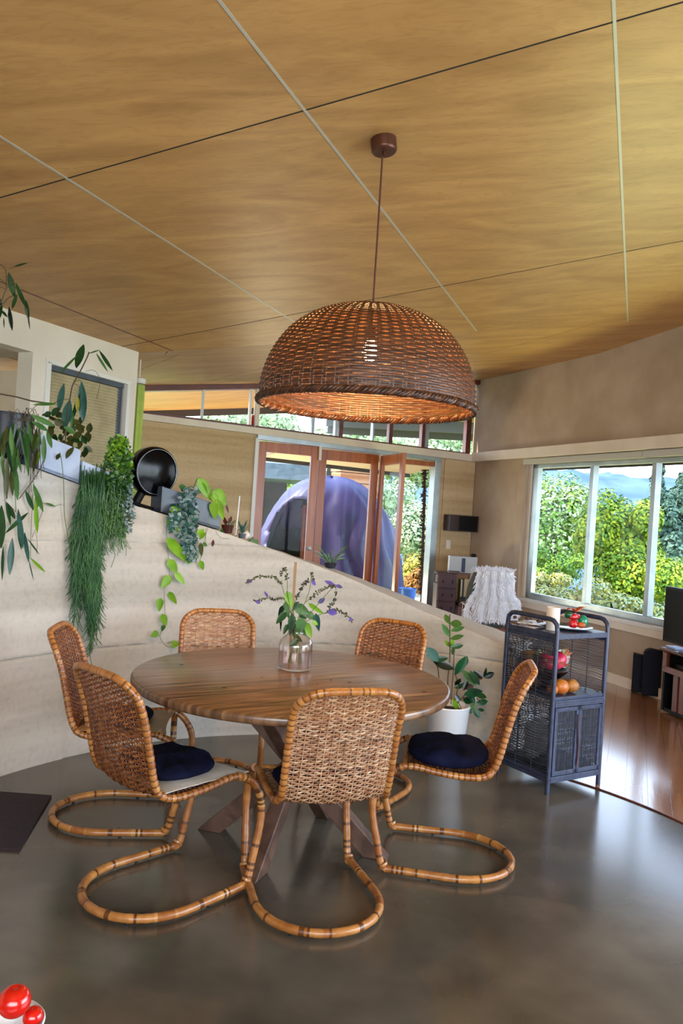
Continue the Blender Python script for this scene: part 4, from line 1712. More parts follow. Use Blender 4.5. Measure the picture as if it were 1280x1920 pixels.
def pitaya(c, s, label, rz):
    t = thing('dragon_fruit', V(c) - V((0, 0, s * 0.9)), label, 'fruit', 'dragon fruit in the black bowl')
    R_ = Matrix.Rotation(rz, 3, 'Z') @ Matrix.Rotation(0.9, 3, 'Y')
    mb = MB()
    nu, nv = 18, 12
    for j in range(nv + 1):
        v = PI * j / nv
        for i in range(nu):
            u = 2 * PI * i / nu
            d = V((math.sin(v) * math.cos(u), math.sin(v) * math.sin(u), math.cos(v)))
            mb.v.append(V(c) + R_ @ V((d.x * s * 0.85, d.y * s * 0.85, d.z * s * 1.1)))
    for j in range(nv):
        for i in range(nu):
            i2 = (i + 1) % nu
            mb.face((j * nu + i, (j + 1) * nu + i, (j + 1) * nu + i2, j * nu + i2))
    obj('skin', mb, M['pitaya'], t)
    mb = MB()
    r = random.Random(int(rz * 10))
    for k in range(20):
        u, v = r.uniform(0, 2 * PI), r.uniform(0.5, 2.6)
        d = V((math.sin(v) * math.cos(u), math.sin(v) * math.sin(u), math.cos(v)))
        b = V(c) + R_ @ V((d.x * s * 0.85, d.y * s * 0.85, d.z * s * 1.1))
        tip = b + R_ @ (d * s * 0.25 + V((0, 0, s * 0.38)))
        mb.leaf(b, tip, s * 0.38, R_ @ d, seg=3)
    for k in range(5):
        a = k * 1.25
        b = V(c) + R_ @ V((0.2 * s * math.cos(a), 0.2 * s * math.sin(a), s * 1.05))
        mb.leaf(b, b + R_ @ V((0.3 * s * math.cos(a), 0.3 * s * math.sin(a), s * 0.7)), s * 0.3, R_ @ V((math.cos(a), math.sin(a), 0.2)), seg=3)
    obj('scales', mb, M['pitaya_leaf'], t, kind='stuff')


pitaya(cp(0.105, 0.155, 0.700), 0.048, 'magenta dragon fruit at the left of the black bowl', 2.6)
pitaya(cp(0.195, 0.165, 0.698), 0.056, 'large magenta dragon fruit at the right of the black bowl, green tip up', 0.3)
pitaya(cp(0.13, 0.245, 0.695), 0.042, 'dragon fruit half hidden behind the two others in the black bowl', 4.5)
# plate leaning at the right rear
mb = MB()
Mp = CR @ Matrix.Rotation(math.radians(-62), 3, 'X')
mb.lathe([(0, 0.0), (0.06, 0.0), (0.085, 0.004), (0.115, 0.014), (0.115, 0.017), (0.085, 0.008), (0.06, 0.004), (0, 0.004)], 40, cp(0.285, 0.255, 0.642), Mp)
obj('dinner_plate', mb, mat('white_glazed_plate', (238, 238, 232), 0.15), origin=cp(0.285, 0.2, 0.536), label='white plate leaning upright at the back right of the cart shelf', cat='plate')
# basket with loaf inside left
t = thing('woven_basket', cp(0.085, 0.27, 0.535), 'round brown basket behind the woven left side of the cart', 'basket')
mb = MB()
for k in range(16):
    z = 0.01 + k * 0.0095
    pts = [cp(0.085 + 0.074 * math.cos(a) * (1 + 0.004 * k / 2), 0.27 + 0.074 * math.sin(a), 0.535 + z) for a in [2 * PI * i / 28 for i in range(28)]]
    mb.tube(pts, 0.0052, 5, closed=True, tone=lambda i, k=k: (k * 3 % 5) / 5)
obj('basket_wall', mb, M['cane'], t)
mb = MB()
mb.lathe([(0, 0.004), (0.072, 0.004), (0.072, 0.01), (0, 0.01)], 24, cp(0.085, 0.27, 0.535))
obj('basket_base', mb, M['cane'], t)
blob('bread_loaf', cp(0.085, 0.27, 0.715), 0.062, 0.055, 0.030, mat('golden_crust', (190, 140, 60), 0.6, 0, (150, 100, 40), 12), 'golden loaf heaped in the brown basket in the cart', 'bread', seed=5)
# lower compartment
for k, (x, y) in enumerate(((0.10, 0.23), (0.20, 0.27))):
    mb = MB()
    mb.lathe([(0, 0), (0.042, 0), (0.045, 0.004), (0.045, 0.16), (0.038, 0.18), (0.038, 0.20), (0, 0.20)], 24, cp(x, y, 0.135 + 0.0))
    obj('storage_jar', mb, mat('grey_jar_%d' % k, (150, 150, 152), 0.4), origin=cp(x, y, 0.135), label='pale jar inside the lower cart, %s of the two seen through the wicker' % ('nearer' if k == 0 else 'farther'), cat='jar', group='pale jars in the lower cart')
mb = MB()
cbox(0.03, 0.38, 0.03, 0.36, 0.105, 0.132, mb=mb)
obj('flat_tray', mb, M['black'], origin=cp(0.03, 0.03, 0.105), smooth=False, bevel=0.004, label='flat dark tray on the bottom shelf of the cart under the jars', cat='tray')

# top of the cart
ZT = 0.885
mb = MB()
mb.lathe([(0, 0.003), (0.10, 0.003), (0.125, 0.010), (0.135, 0.014), (0.135, 0.017), (0.12, 0.014), (0.10, 0.007), (0, 0.007)], 48, cp(0.262, 0.155, ZT), Matrix.Rotation(0, 3, 'X'))
obj('serving_plate', mb, mat('pewter_plate', (150, 152, 158), 0.2, 0.7), origin=cp(0.262, 0.155, ZT), label='shiny grey round plate on the front right of the cart top', cat='plate')
t = thing('candle_holder', cp(0.10, 0.13, ZT), 'tall white cylindrical candle holder with a small dark heart shaped hole', 'candle holder')
cc = cp(0.10, 0.13, ZT)
mb = MB()
mb.lathe([(0, 0), (0.036, 0), (0.038, 0.002), (0.038, 0.128), (0.036, 0.130), (0.034, 0.128), (0.034, 0.06), (0, 0.06)], 32, cc)
obj('cup', mb, mat('matt_white_ceramic', (214, 206, 196), 0.5), t)
hd = (EYE - cc)
ha = math.atan2(hd.y, hd.x) + 0.45
mb = MB()
heart = []
for i in range(20):
    a = 2 * PI * i / 20
    x = 16 * math.sin(a) ** 3
    y = 13 * math.cos(a) - 5 * math.cos(2 * a) - 2 * math.cos(3 * a) - math.cos(4 * a)
    heart.append((x / 16 * 0.008, y / 16 * 0.008))
poly = []
for x, y in heart:
    aa = ha + x / 0.038
    poly.append(cc + V((math.cos(aa) * 0.0384, math.sin(aa) * 0.0384, 0.045 + y)))
mb.prism(poly, V((math.cos(ha), math.sin(ha), 0)) * 0.0006)
obj('heart_hole_patch', mb, M['black'], t, smooth=False)  # black patch on the cup paints the darkness inside the cutout
# painted wooden fruit and leaves on the plate
M['red_paint'] = mat('red_gloss', (176, 20, 26), 0.25)
M['green_paint'] = mat('green_gloss', (10, 120, 84), 0.2)
M['orange_paint'] = mat('orange_leaf', (198, 96, 36), 0.5, 0, (150, 60, 26), 20)
pc = lambda x, y, z: cp(x, y, ZT + z)
blob('green_gourd', pc(0.315, 0.10, 0.048), 0.030, 0.026, 0.036, M['green_paint'], 'glossy green rounded gourd on the grey plate, rightmost', 'gourd', seed=2)
blob('red_pepper', pc(0.235, 0.10, 0.036), 0.026, 0.024, 0.024, M['red_paint'], 'glossy red pepper low on the grey plate', 'pepper', 'red peppers on the grey plate', seed=4, amp=0.2)
blob('red_pepper', pc(0.265, 0.12, 0.075), 0.045, 0.020, 0.018, M['red_paint'], 'long red pepper lying across the pile on the grey plate', 'pepper', 'red peppers on the grey plate', seed=6, amp=0.2, M_=CR)
blob('orange_gourd', pc(0.275, 0.075, 0.032), 0.024, 0.02, 0.018, M['orange_paint'], 'small orange gourd at the front of the grey plate', 'gourd', seed=8)
blob('dark_green_pepper', pc(0.225, 0.13, 0.085), 0.022, 0.02, 0.02, mat('dark_green_gloss', (8, 78, 40), 0.25), 'dark green pepper on the pile beside the white candle holder', 'pepper', seed=9, amp=0.2)
for k, (a, b, w) in enumerate((((0.20, 0.12, 0.118), (0.285, 0.13, 0.100), 0.035), ((0.27, 0.12, 0.098), (0.355, 0.12, 0.128), 0.032))):
    mb = MB()
    mb.leaf(pc(*a), pc(*b), w, V((0, 0, 1)), seg=8, curl=0.12)
    ob = obj('dry_leaf', mb, M['orange_paint'] if k else mat('dry_red_leaf', (170, 50, 30), 0.5, 0, (196, 100, 40), 14), origin=pc(*a), label='curled %s dry leaf on top of the pile on the grey plate' % ('orange, right hand' if k else 'red, left hand'), cat='leaf')
    sm = ob.modifiers.new('thick', 'SOLIDIFY')
    sm.thickness = 0.002
# papers and pebbles
for k, (x, y, w, d, h, z, rz, m, lab) in enumerate((
        (0.10, 0.285, 0.20, 0.15, 0.008, 0.0, 0.2, mat('magazine_cover', (196, 190, 186), 0.3, 0, (120, 110, 110), 14), 'pale magazine lying on the left of the cart top, lowest in its pile'),
        (0.075, 0.30, 0.19, 0.13, 0.010, 0.008, -0.25, mat('brown_cover', (96, 62, 44), 0.4, 0, (50, 36, 30), 18), 'brown covered booklet in the pile on the cart top'),
        (0.09, 0.27, 0.17, 0.14, 0.006, 0.018, 0.5, mat('silver_paper', (206, 206, 212), 0.3, 0, (120, 116, 124), 26), 'silvery folded paper on top of the pile on the cart'))):
    mb = MB()
    mb.box(cp(x, y, ZT + z + h / 2), (w, d, h), CR @ Matrix.Rotation(rz, 3, 'Z'))
    obj('magazine', mb, m, origin=cp(x, y, ZT + z), smooth=False, bevel=0.001, label=lab, cat='magazine', group='papers on the cart top')
mb = MB()
for r_ in ((0, 0.006),):
    mb.box(cp(0.04, 0.20, ZT + 0.082), (0.15, 0.25, 0.008), CR)
# shallow dark tray resting across the handles' height
for k, (x, y, s_) in enumerate(((0.03, 0.36, 0.013), (0.07, 0.30, 0.014), (0.11, 0.31, 0.015), (0.06, 0.20, 0.014), (0.10, 0.215, 0.012))):
    blob('pebble', cp(x, y, ZT + 0.030 + s_ * 0.75), s_, s_ * 0.8, s_ * 0.75, mat('dark_pebble_%d' % k, (46, 34, 32), 0.3, 0, (120, 80, 70), 60),
         ['dark pebble at the far left end of the papers on the cart', 'dark reddish pebble, second from the left on the papers', 'larger dark pebble in the middle of the papers',
          'dark pebble on the papers near the candle holder', 'smallest dark pebble, closest to the candle holder'][k], 'pebble', 'dark pebbles on the papers', seed=k, amp=0.25, nu=12, nv=8)

# ------------------------------------------------------------------ vase with flowers
VC = V((-0.169, 3.585, 0.75))
vs = thing('glass_vase', VC, 'clear glass jar vase with water on the round table', 'vase')
mb = MB()
mb.lathe([(0, 0.0), (0.070, 0.0), (0.075, 0.004), (0.0765, 0.012), (0.0765, 0.110), (0.073, 0.128), (0.060, 0.146), (0.045, 0.158), (0.040, 0.168), (0.041, 0.182), (0.044, 0.188),
          (0.0415, 0.188), (0.0385, 0.182), (0.0375, 0.168), (0.043, 0.156), (0.058, 0.144), (0.0705, 0.127), (0.074, 0.110), (0.074, 0.014), (0.070, 0.008), (0, 0.008)], 48, VC + V((0, 0, 0.0008)))
obj('jar', mb, M['vase_glass'], vs)
mb = MB()
mb.lathe([(0, 0.009), (0.070, 0.009), (0.0735, 0.015), (0.0735, 0.088), (0, 0.088)], 48, VC)
obj('water', mb, M['water'], vs)
bq = thing('flower_bouquet', VC + V((0, 0, 0.02)), 'bunch of green leaves and dark purple salvia spikes in the glass vase', 'flowers')
vr = random.Random(5)


def vat(px, py, dy=0.0):
    return at(px, py, VC.y + dy)


def petal_spike(pts, seed, m=None, size=0.011):
    r = random.Random(seed)
    P_ = [vat(x, y, 0.03 * math.sin(seed)) for x, y in pts]
    P_ = [V(p) for p in catmull([tuple(p) for p in P_], 5)]
    mb = MB()
    for i in range(len(P_)):
        for k in range(3):
            d = V((r.uniform(-1, 1), r.uniform(-1, 1), r.uniform(-1, 0.8))).normalized()
            mb.leaf(P_[i], P_[i] + d * size * r.uniform(0.8, 1.6), size * 0.7, V((r.uniform(-1, 1), -1, 0.3)), seg=2)
    return mb, P_


spikes = [[(541, 1140), (527, 1095), (515, 1083), (497, 1080), (477, 1084), (464, 1090)], [(545, 1150), (530, 1121), (515, 1123), (499, 1121), (479, 1127)],
          [(540, 1120), (538, 1085), (533, 1064), (526, 1078)], [(550, 1140), (556, 1122), (564, 1107), (570, 1095), (579, 1088)],
          [(565, 1140), (580, 1123), (598, 1109), (615, 1101), (627, 1098)], [(623, 1102), (629, 1112), (625, 1128), (617, 1140)],
          [(600, 1152), (613, 1149), (629, 1144), (643, 1148), (659, 1163)], [(579, 1110), (584, 1073), (587, 1086)]]
for k, sp in enumerate(spikes):
    mb, P_ = petal_spike(sp[1:], k + 1)
    fs = obj('flower_spike', mb, M['calyx'], bq, kind=None)
    mb = MB()
    base = VC + V((0.01 * math.cos(k * 1.3), 0.01 * math.sin(k * 1.3), 0.19))
    low = VC + V((0.035 * math.cos(k * 1.3 + 2.5), 0.035 * math.sin(k * 1.3 + 2.5), 0.03))
    st = [low, base.lerp(low, 0.4), base, vat(*sp[0], 0.03 * math.sin(k + 1))] + [vat(x, y, 0.03 * math.sin(k + 1)) for x, y in sp[1:]]
    mb.tube(catmull([tuple(p) for p in st], 4), 0.0017, 5)
    obj('stem', mb, M['stem'], bq)
for a, b, w in (((608, 1089), (628, 1098), 8), ((628, 1097), (642, 1102), 7), ((609, 1122), (596, 1131), 9), ((613, 1146), (632, 1150), 13), ((479, 1127), (488, 1131), 7), ((495, 1109), (503, 1120), 5), ((584, 1088), (591, 1098), 7), ((464, 1089), (472, 1092), 5), ((655, 1158), (660, 1164), 6)):
    mb = MB()
    s_ = VC.y / F_PX
    mb.leaf(vat(*a), vat(*b), w * s_, V((0.1, -1, 0.3)), seg=4)
    obj('petal', mb, M['purple'], bq)
for k, (a, b, w, m) in enumerate((((537, 1108), (547, 1140), 15, 'leaf_lime'), ((534, 1128), (541, 1160), 13, 'leaf_mid'), ((537, 1148), (517, 1170), 14, 'leaf_dark'), ((553, 1136), (581, 1152), 20, 'leaf_mid'),
                                  ((572, 1166), (584, 1196), 15, 'leaf_lime'), ((592, 1150), (598, 1184), 14, 'leaf_blue'), ((548, 1150), (543, 1192), 15, 'leaf_dark'), ((566, 1158), (560, 1190), 20, 'leaf_mid'),
                                  ((578, 1131), (608, 1152), 10, 'leaf_lime'), ((527, 1140), (526, 1185), 6, 'leaf_black'), ((549, 1165), (553, 1202), 13, 'leaf_dark'), ((560, 1150), (575, 1160), 12, 'leaf_dark'),
                                  ((530, 1135), (522, 1160), 10, 'leaf_black'), ((575, 1148), (590, 1162), 14, 'leaf_mid'), ((556, 1172), (574, 1192), 14, 'leaf_mid'), ((540, 1170), (531, 1190), 9, 'leaf_dark'),
                                  ((560, 1128), (548, 1146), 10, 'leaf_dark'), ((585, 1165), (596, 1172), 9, 'leaf_lime'))):
    dy = vr.uniform(-0.03, 0.03)
    mb = MB()
    mb.leaf(vat(*a, dy), vat(*b, dy), w * VC.y / F_PX, V((vr.uniform(-.4, .4), -1, vr.uniform(-0.2, .6))), seg=6, shape=1)
    obj('leaf', mb, M[m], bq)
for a, b, w in (((0.01, -0.01, 0.14), (-0.03, -0.02, 0.105), 0.03), ((0.0, 0.01, 0.13), (-0.012, 0.02, 0.095), 0.022), ((-0.01, 0.0, 0.15), (0.03, -0.02, 0.13), 0.026)):
    mb = MB()
    mb.leaf(VC + V(a), VC + V(b), w, V((0, -1, .2)), seg=5, shape=1)
    obj('leaf', mb, M['leaf_dark'], bq)
# ------------------------------------------------------------------ plants on and in front of the low wall
pr = random.Random(21)


def wpt(px, py, off):
    return at_wall(px, py, off)


def lf(root, a, b, w, m, off=0.06, sag=0.0, shape=0, nrm=None, P=wpt, jit=0.03, offb=None):
    o = off + pr.uniform(-jit, jit)
    A = P(a[0], a[1], o)
    B = P(b[0], b[1], o + pr.uniform(-jit, jit) if offb is None else offb)
    ww = w * A.y / F_PX
    n_ = nrm or V((pr.uniform(-0.35, 0.35), -1, pr.uniform(-0.1, 0.5)))
    mb = MB()
    mb.leaf(A, B, ww, n_, seg=6, shape=shape, sag=sag, fold=pr.uniform(0.1, 0.35))
    return obj('leaf', mb, M[m], root)


def stem(root, pts, r, m='stem', off=0.06, P=wpt, n=5):
    mb = MB()
    mb.tube(catmull([tuple(P(x, y, off)) for x, y in pts], n), r, 5)
    return obj('stem', mb, M[m], root)


def th_at(px, py):
    p = at_wall(px, py)
    return math.atan2(p.y - WC.y, p.x - WC.x)


def trough(root, tha, thb, r0, r1, h, m, wallth=0.012, name='trough'):
    """open box following the slope of the wall top between two angles"""
    def q(th, r, dz):
        return wp(th, r, wtop(th) + 0.010 + dz)
    mb = MB()
    A = [q(tha, r0, 0), q(thb, r0, 0), q(thb, r1, 0), q(tha, r1, 0)]
    upv = V((0, 0, h))
    e = 0.012
    mb.hexa(A, [p + V((0, 0, 0.02)) for p in A])

    def wallq(a, b, inw):
        mb.hexa([a, b, b + inw, a + inw], [a + upv, b + upv, b + upv + inw, a + upv + inw])
    c = (A[0] + A[1] + A[2] + A[3]) / 4
    for i in range(4):
        a, b = A[i], A[(i + 1) % 4]
        mid = (a + b) / 2
        d = (c - mid)
        d.z = 0
        t = (b - a)
        t.z = 0
        d = (d - t.normalized() * d.dot(t.normalized())).normalized() * e
        wallq(a, b, d)
    obj(name, mb, m, root, smooth=False, bevel=0.003)
    mb = MB()
    mb.hexa([p + V((0, 0, 0.03)) + (c - p) * 0.04 for p in A], [p + V((0, 0, h - 0.02)) + (c - p) * 0.04 for p in A])
    obj('soil', mb, M['soil'], root, smooth=False)


# white-blue trough with the tall blue-green plant
ta, tb2 = th_at(150, 909), th_at(75, 882)
t1 = thing('planter_trough', wp((ta + tb2) / 2, WR + 0.1, wtop((ta + tb2) / 2)), 'pale blue rectangular planter trough on the low wall beside the dark round pot', 'planter')
trough(t1, ta, tb2 + 0.0, WR + 0.012, WR + 0.20, 0.185, M['blue_trough'])
pl = thing('blue_green_plant', wp((ta + tb2) / 2, WR + 0.1, wtop((ta + tb2) / 2) + 0.15), 'tall plant with long blue-green leaves in the pale blue trough, in front of the blind', 'plant')
O_ = -0.08
for pts, r in (([(122, 850), (124, 800), (128, 760), (131, 749), (136, 723), (149, 699), (162, 673), (167, 660)], 0.0036), ([(150, 737), (148, 725), (140, 720), (136, 723)], 0.0016),
               ([(153, 716), (148, 712), (138, 718)], 0.0016), ([(115, 830), (128, 790), (131, 752)], 0.003), ([(131, 749), (112, 750), (100, 757)], 0.0018), ([(160, 697), (175, 694), (186, 706), (187, 722), (181, 748)], 0.0012)):
    stem(pl, pts, r, 'stem_dark', O_)
for a, b, w, m in (((143, 690), (157, 646), 17, 'leaf_dark'), ((149, 668), (142, 688), 9, 'leaf_dark'), ((186, 657), (211, 695), 7, 'leaf_dark'), ((166, 663), (187, 656), 3, 'leaf_mid'), ((180, 662), (202, 697), 5, 'leaf_mid'),
                   ((145, 666), (112, 700), 5, 'leaf_mid'), ((153, 716), (156, 791), 18, 'leaf_blue'), ((120, 719), (110, 773), 14, 'leaf_blue'), ((131, 750), (121, 804), 19, 'leaf_blue'), ((150, 737), (133, 795), 8, 'leaf_dark'),
                   ((146, 744), (145, 772), 8, 'leaf_yellow'), ((136, 770), (134, 802), 8, 'leaf_mid')):
    lf(pl, a, b, w, m, O_, nrm=V((pr.uniform(-0.2, 0.2), -1, 0.1)), jit=0.015)
oc = [(90, 775), (97, 800), (110, 790), (118, 780), (126, 805), (137, 800), (145, 815), (150, 800), (158, 822), (150, 832), (133, 838), (120, 830), (112, 845), (128, 848), (143, 842), (165, 840), (104, 770), (140, 790)]
oc += [(pr.uniform(85, 168), pr.uniform(768, 852)) for _ in range(22)]
for k, (x, y) in enumerate(oc):
    a = pr.uniform(0, 2 * PI)
    L = pr.uniform(12, 17)
    lf(pl, (x - math.cos(a) * L * .6, y - math.sin(a) * L * .6), (x + math.cos(a) * L * .6, y + math.sin(a) * L * .6 + 4), pr.uniform(10, 15), 'leaf_olive' if k % 4 else 'leaf_dark', -0.10, jit=0.04)
for a, b, w, m in (((120, 801), (141, 812), 12, 'leaf_mid'), ((112, 850), (106, 862), 9, 'leaf_olive'), ((138, 838), (124, 860), 14, 'leaf_olive')):
    lf(pl, a, b, w, m, 0.02, jit=0.01)
stem(pl, [(112, 848), (115, 862), (119, 898), (120, 930), (121, 968), (128, 1010), (134, 1058)], 0.0022, 'stem', 0.03)
lf(pl, (104, 950), (86, 943), 5, 'leaf_mid', 0.03, jit=0)
stem(pl, [(102, 950), (112, 946), (119, 948)], 0.001, 'stem', 0.03)

# dark round pot with strap-leaved trailing plant
pth = th_at(42, 868)
pz = wtop(pth)
pc_ = wp(pth, WR + 0.135, pz)
pt = thing('round_pot', pc_, 'large dark blue-black round plant pot on the low wall at the left edge', 'plant pot')
mb = MB()
mb.lathe([(0, 0.0), (0.10, 0.0), (0.115, 0.012), (0.132, 0.10), (0.138, 0.21), (0.142, 0.225), (0.134, 0.225), (0.128, 0.20), (0, 0.195)], 40, pc_ + V((0, 0, 0.040)))
obj('pot', mb, M['black_pot'], pt)
mb = MB()
mb.lathe([(0, 0.004), (0.095, 0.004), (0.10, 0.026), (0.128, 0.040), (0.12, 0.040), (0, 0.036)], 32, pc_ + V((0, 0, 0.004)))
obj('saucer', mb, M['black_pot'], pt)
p2 = thing('trailing_plant', pc_ + V((0, 0, 0.21)), 'trailing plant with long strap leaves hanging from the dark round pot', 'plant')
O2 = 0.03
for pts, r, m in (([(28, 792), (45, 788), (62, 800), (78, 835), (80, 868), (62, 900), (36, 935)], 0.0026, 'stem_dark'), ([(30, 790), (20, 830), (12, 880), (14, 935)], 0.0022, 'stem'),
                  ([(40, 795), (58, 830), (62, 880), (62, 905)], 0.0018, 'stem_dark'), ([(24, 800), (26, 850), (27, 900), (30, 960)], 0.0022, 'stem'), ([(35, 795), (46, 815), (50, 850)], 0.002, 'stem'),
                  ([(55, 776), (66, 762), (78, 758)], 0.0016, 'stem_dark'), ([(20, 800), (8, 860), (8, 920), (12, 955)], 0.0018, 'stem_dark'), ([(63, 905), (60, 960), (58, 1000), (57, 1048)], 0.0014, 'stem'),
                  ([(80, 958), (70, 985), (60, 1008)], 0.0012, 'stem_dark'), ([(14, 943), (28, 958), (36, 968)], 0.0012, 'stem_dark'), ([(67, 998), (70, 1020), (68, 1040)], 0.001, 'stem_dark')):
    stem(p2, pts, r, m, O2)
for a, b, w, m in (((58, 778), (102, 799), 11, 'leaf_mid'), ((60, 790), (90, 808), 10, 'leaf_mid'), ((88, 808), (97, 840), 9, 'leaf_mid'), ((107, 757), (62, 759), 7, 'leaf_mid'), ((46, 800), (54, 893), 11, 'leaf_mid'),
                   ((27, 868), (33, 938), 11, 'leaf_mid'), ((14, 857), (12, 937), 9, 'leaf_olive'), ((63, 908), (81, 960), 10, 'leaf_mid'), ((48, 920), (63, 957), 9, 'leaf_dark'), ((70, 925), (70, 952), 10, 'leaf_lime'),
                   ((67, 940), (70, 1000), 9, 'leaf_lime'), ((3, 948), (2, 1028), 19, 'leaf_dark'), ((14, 943), (28, 973), 12, 'leaf_dark'), ((34, 955), (43, 1028), 13, 'leaf_blue'), ((53, 961), (10, 1000), 8, 'leaf_dark'),
                   ((23, 1009), (18, 1078), 12, 'leaf_blue'), ((6, 1024), (4, 1088), 6, 'leaf_dark'), ((46, 998), (54, 1054), 9, 'leaf_blue'), ((54, 1050), (63, 1088), 3, 'leaf_blue'), ((57, 1046), (85, 1073), 6, 'leaf_lime'),
                   ((28, 850), (24, 900), 10, 'leaf_mid'), ((38, 800), (24, 840), 8, 'leaf_mid'), ((20, 880), (24, 930), 8, 'leaf_olive'), ((34, 975), (40, 1030), 8, 'leaf_dark'), ((70, 800), (60, 850), 7, 'leaf_olive'),
                   ((52, 1010), (74, 1040), 4, 'leaf_dark'), ((12, 940), (20, 985), 7, 'leaf_dark'), ((76, 845), (68, 872), 8, 'leaf_lime')):
    lf(p2, a, b, w, m, O2 + 0.02, nrm=V((pr.uniform(-0.3, 0.3), -1, 0.1)), jit=0.02)
for k in range(26):
    x, y = pr.uniform(-4, 84), pr.uniform(782, 850)
    L = pr.uniform(28, 62)
    lf(p2, (x, y), (x + pr.uniform(-14, 14), y + L), pr.uniform(5, 10), ('leaf_olive', 'leaf_mid', 'leaf_mid', 'leaf_dark')[k % 4], O2 + 0.02, nrm=V((pr.uniform(-0.5, 0.5), -1, 0.1)), jit=0.03)
for k in range(12):
    x = pr.uniform(0, 70)
    stem(p2, [(x, 790), (x + pr.uniform(-8, 14), 770 + pr.uniform(-6, 8)), (x + pr.uniform(5, 26), 812), (x + pr.uniform(-6, 22), pr.uniform(860, 940))], 0.0015, 'stem_dark', O2)
mb = MB()
mb.tube([tuple(wpt(x, y, -0.08)) for x, y in ((-20, 735), (30, 744), (60, 752), (90, 756))], 0.004, 6)
obj('dry_twig', mb, M['stem_dark'], p2)
mb = MB()
mb.box(wpt(12, 786, -0.25), (0.14, 0.05, 0.03), Matrix.Rotation(0.7, 3, 'Z'))
obj('terracotta_tray', mb, M['orange_wood'], origin=wpt(12, 790, -0.25), smooth=False, bevel=0.006, label='small orange terracotta tray behind the dark round pot', cat='tray')

# plant hanging down at the upper left edge (its pot is out of the frame)
YH = 3.9
hp = thing('hanging_plant', at(-60, 640, YH), 'hanging plant with drooping dark leaves at the upper left edge, before the ceiling', 'plant')
PH = lambda x, y, o: at(x, y, YH - o)
mb = MB()
c_ = at(-75, 600, YH)
mb.lathe([(0, -0.12), (0.07, -0.12), (0.10, 0.0), (0.105, 0.0), (0.095, -0.01), (0, -0.02)], 28, c_)
obj('pot', mb, M['white_pot'], hp)
mb = MB()
mb.tube([c_ + V((0.1, 0, 0)), c_ + V((0, 0, 0.35)), c_ + V((-0.1, 0, 0))], 0.002, 5)
mb.tube([c_ + V((0, 0, 0.35)), V((c_.x, c_.y, 2.73))], 0.002, 5)
obj('hanger', mb, M['stem_dark'], hp)
for pts, r in (([(-40, 590), (-6, 570), (2, 566), (10, 545), (18, 534), (26, 532)], 0.003), ([(-30, 600), (2, 573), (14, 560), (25, 554)], 0.0026), ([(-30, 520), (-8, 498), (2, 497), (11, 509), (11, 539)], 0.002),
               ([(-20, 535), (0, 538), (10, 542)], 0.0018), ([(-20, 520), (0, 523), (10, 532)], 0.0015), ([(10, 508), (30, 498)], 0.0014)):
    stem(hp, pts, r, 'stem_dark', 0.0, PH)
for a, b, w, m in (((24, 501), (52, 493), 5, 'leaf_dark'), ((16, 511), (27, 557), 12, 'leaf_dark'), ((29, 530), (50, 578), 9, 'leaf_dark'), ((48, 562), (54, 600), 8, 'leaf_dark'), ((51, 580), (56, 618), 3, 'leaf_black'),
                   ((32, 552), (23, 579), 9, 'leaf_dark'), ((17, 575), (23, 620), 9, 'leaf_black'), ((3, 582), (14, 595), 5, 'leaf_dark'), ((0, 560), (-2, 600), 12, 'leaf_dark'), ((24, 545), (30, 560), 6, 'leaf_dark'), ((7, 595), (8, 615), 3, 'leaf_dark')):
    lf(hp, a, b, w, m, 0.0, P=PH, jit=0.03)

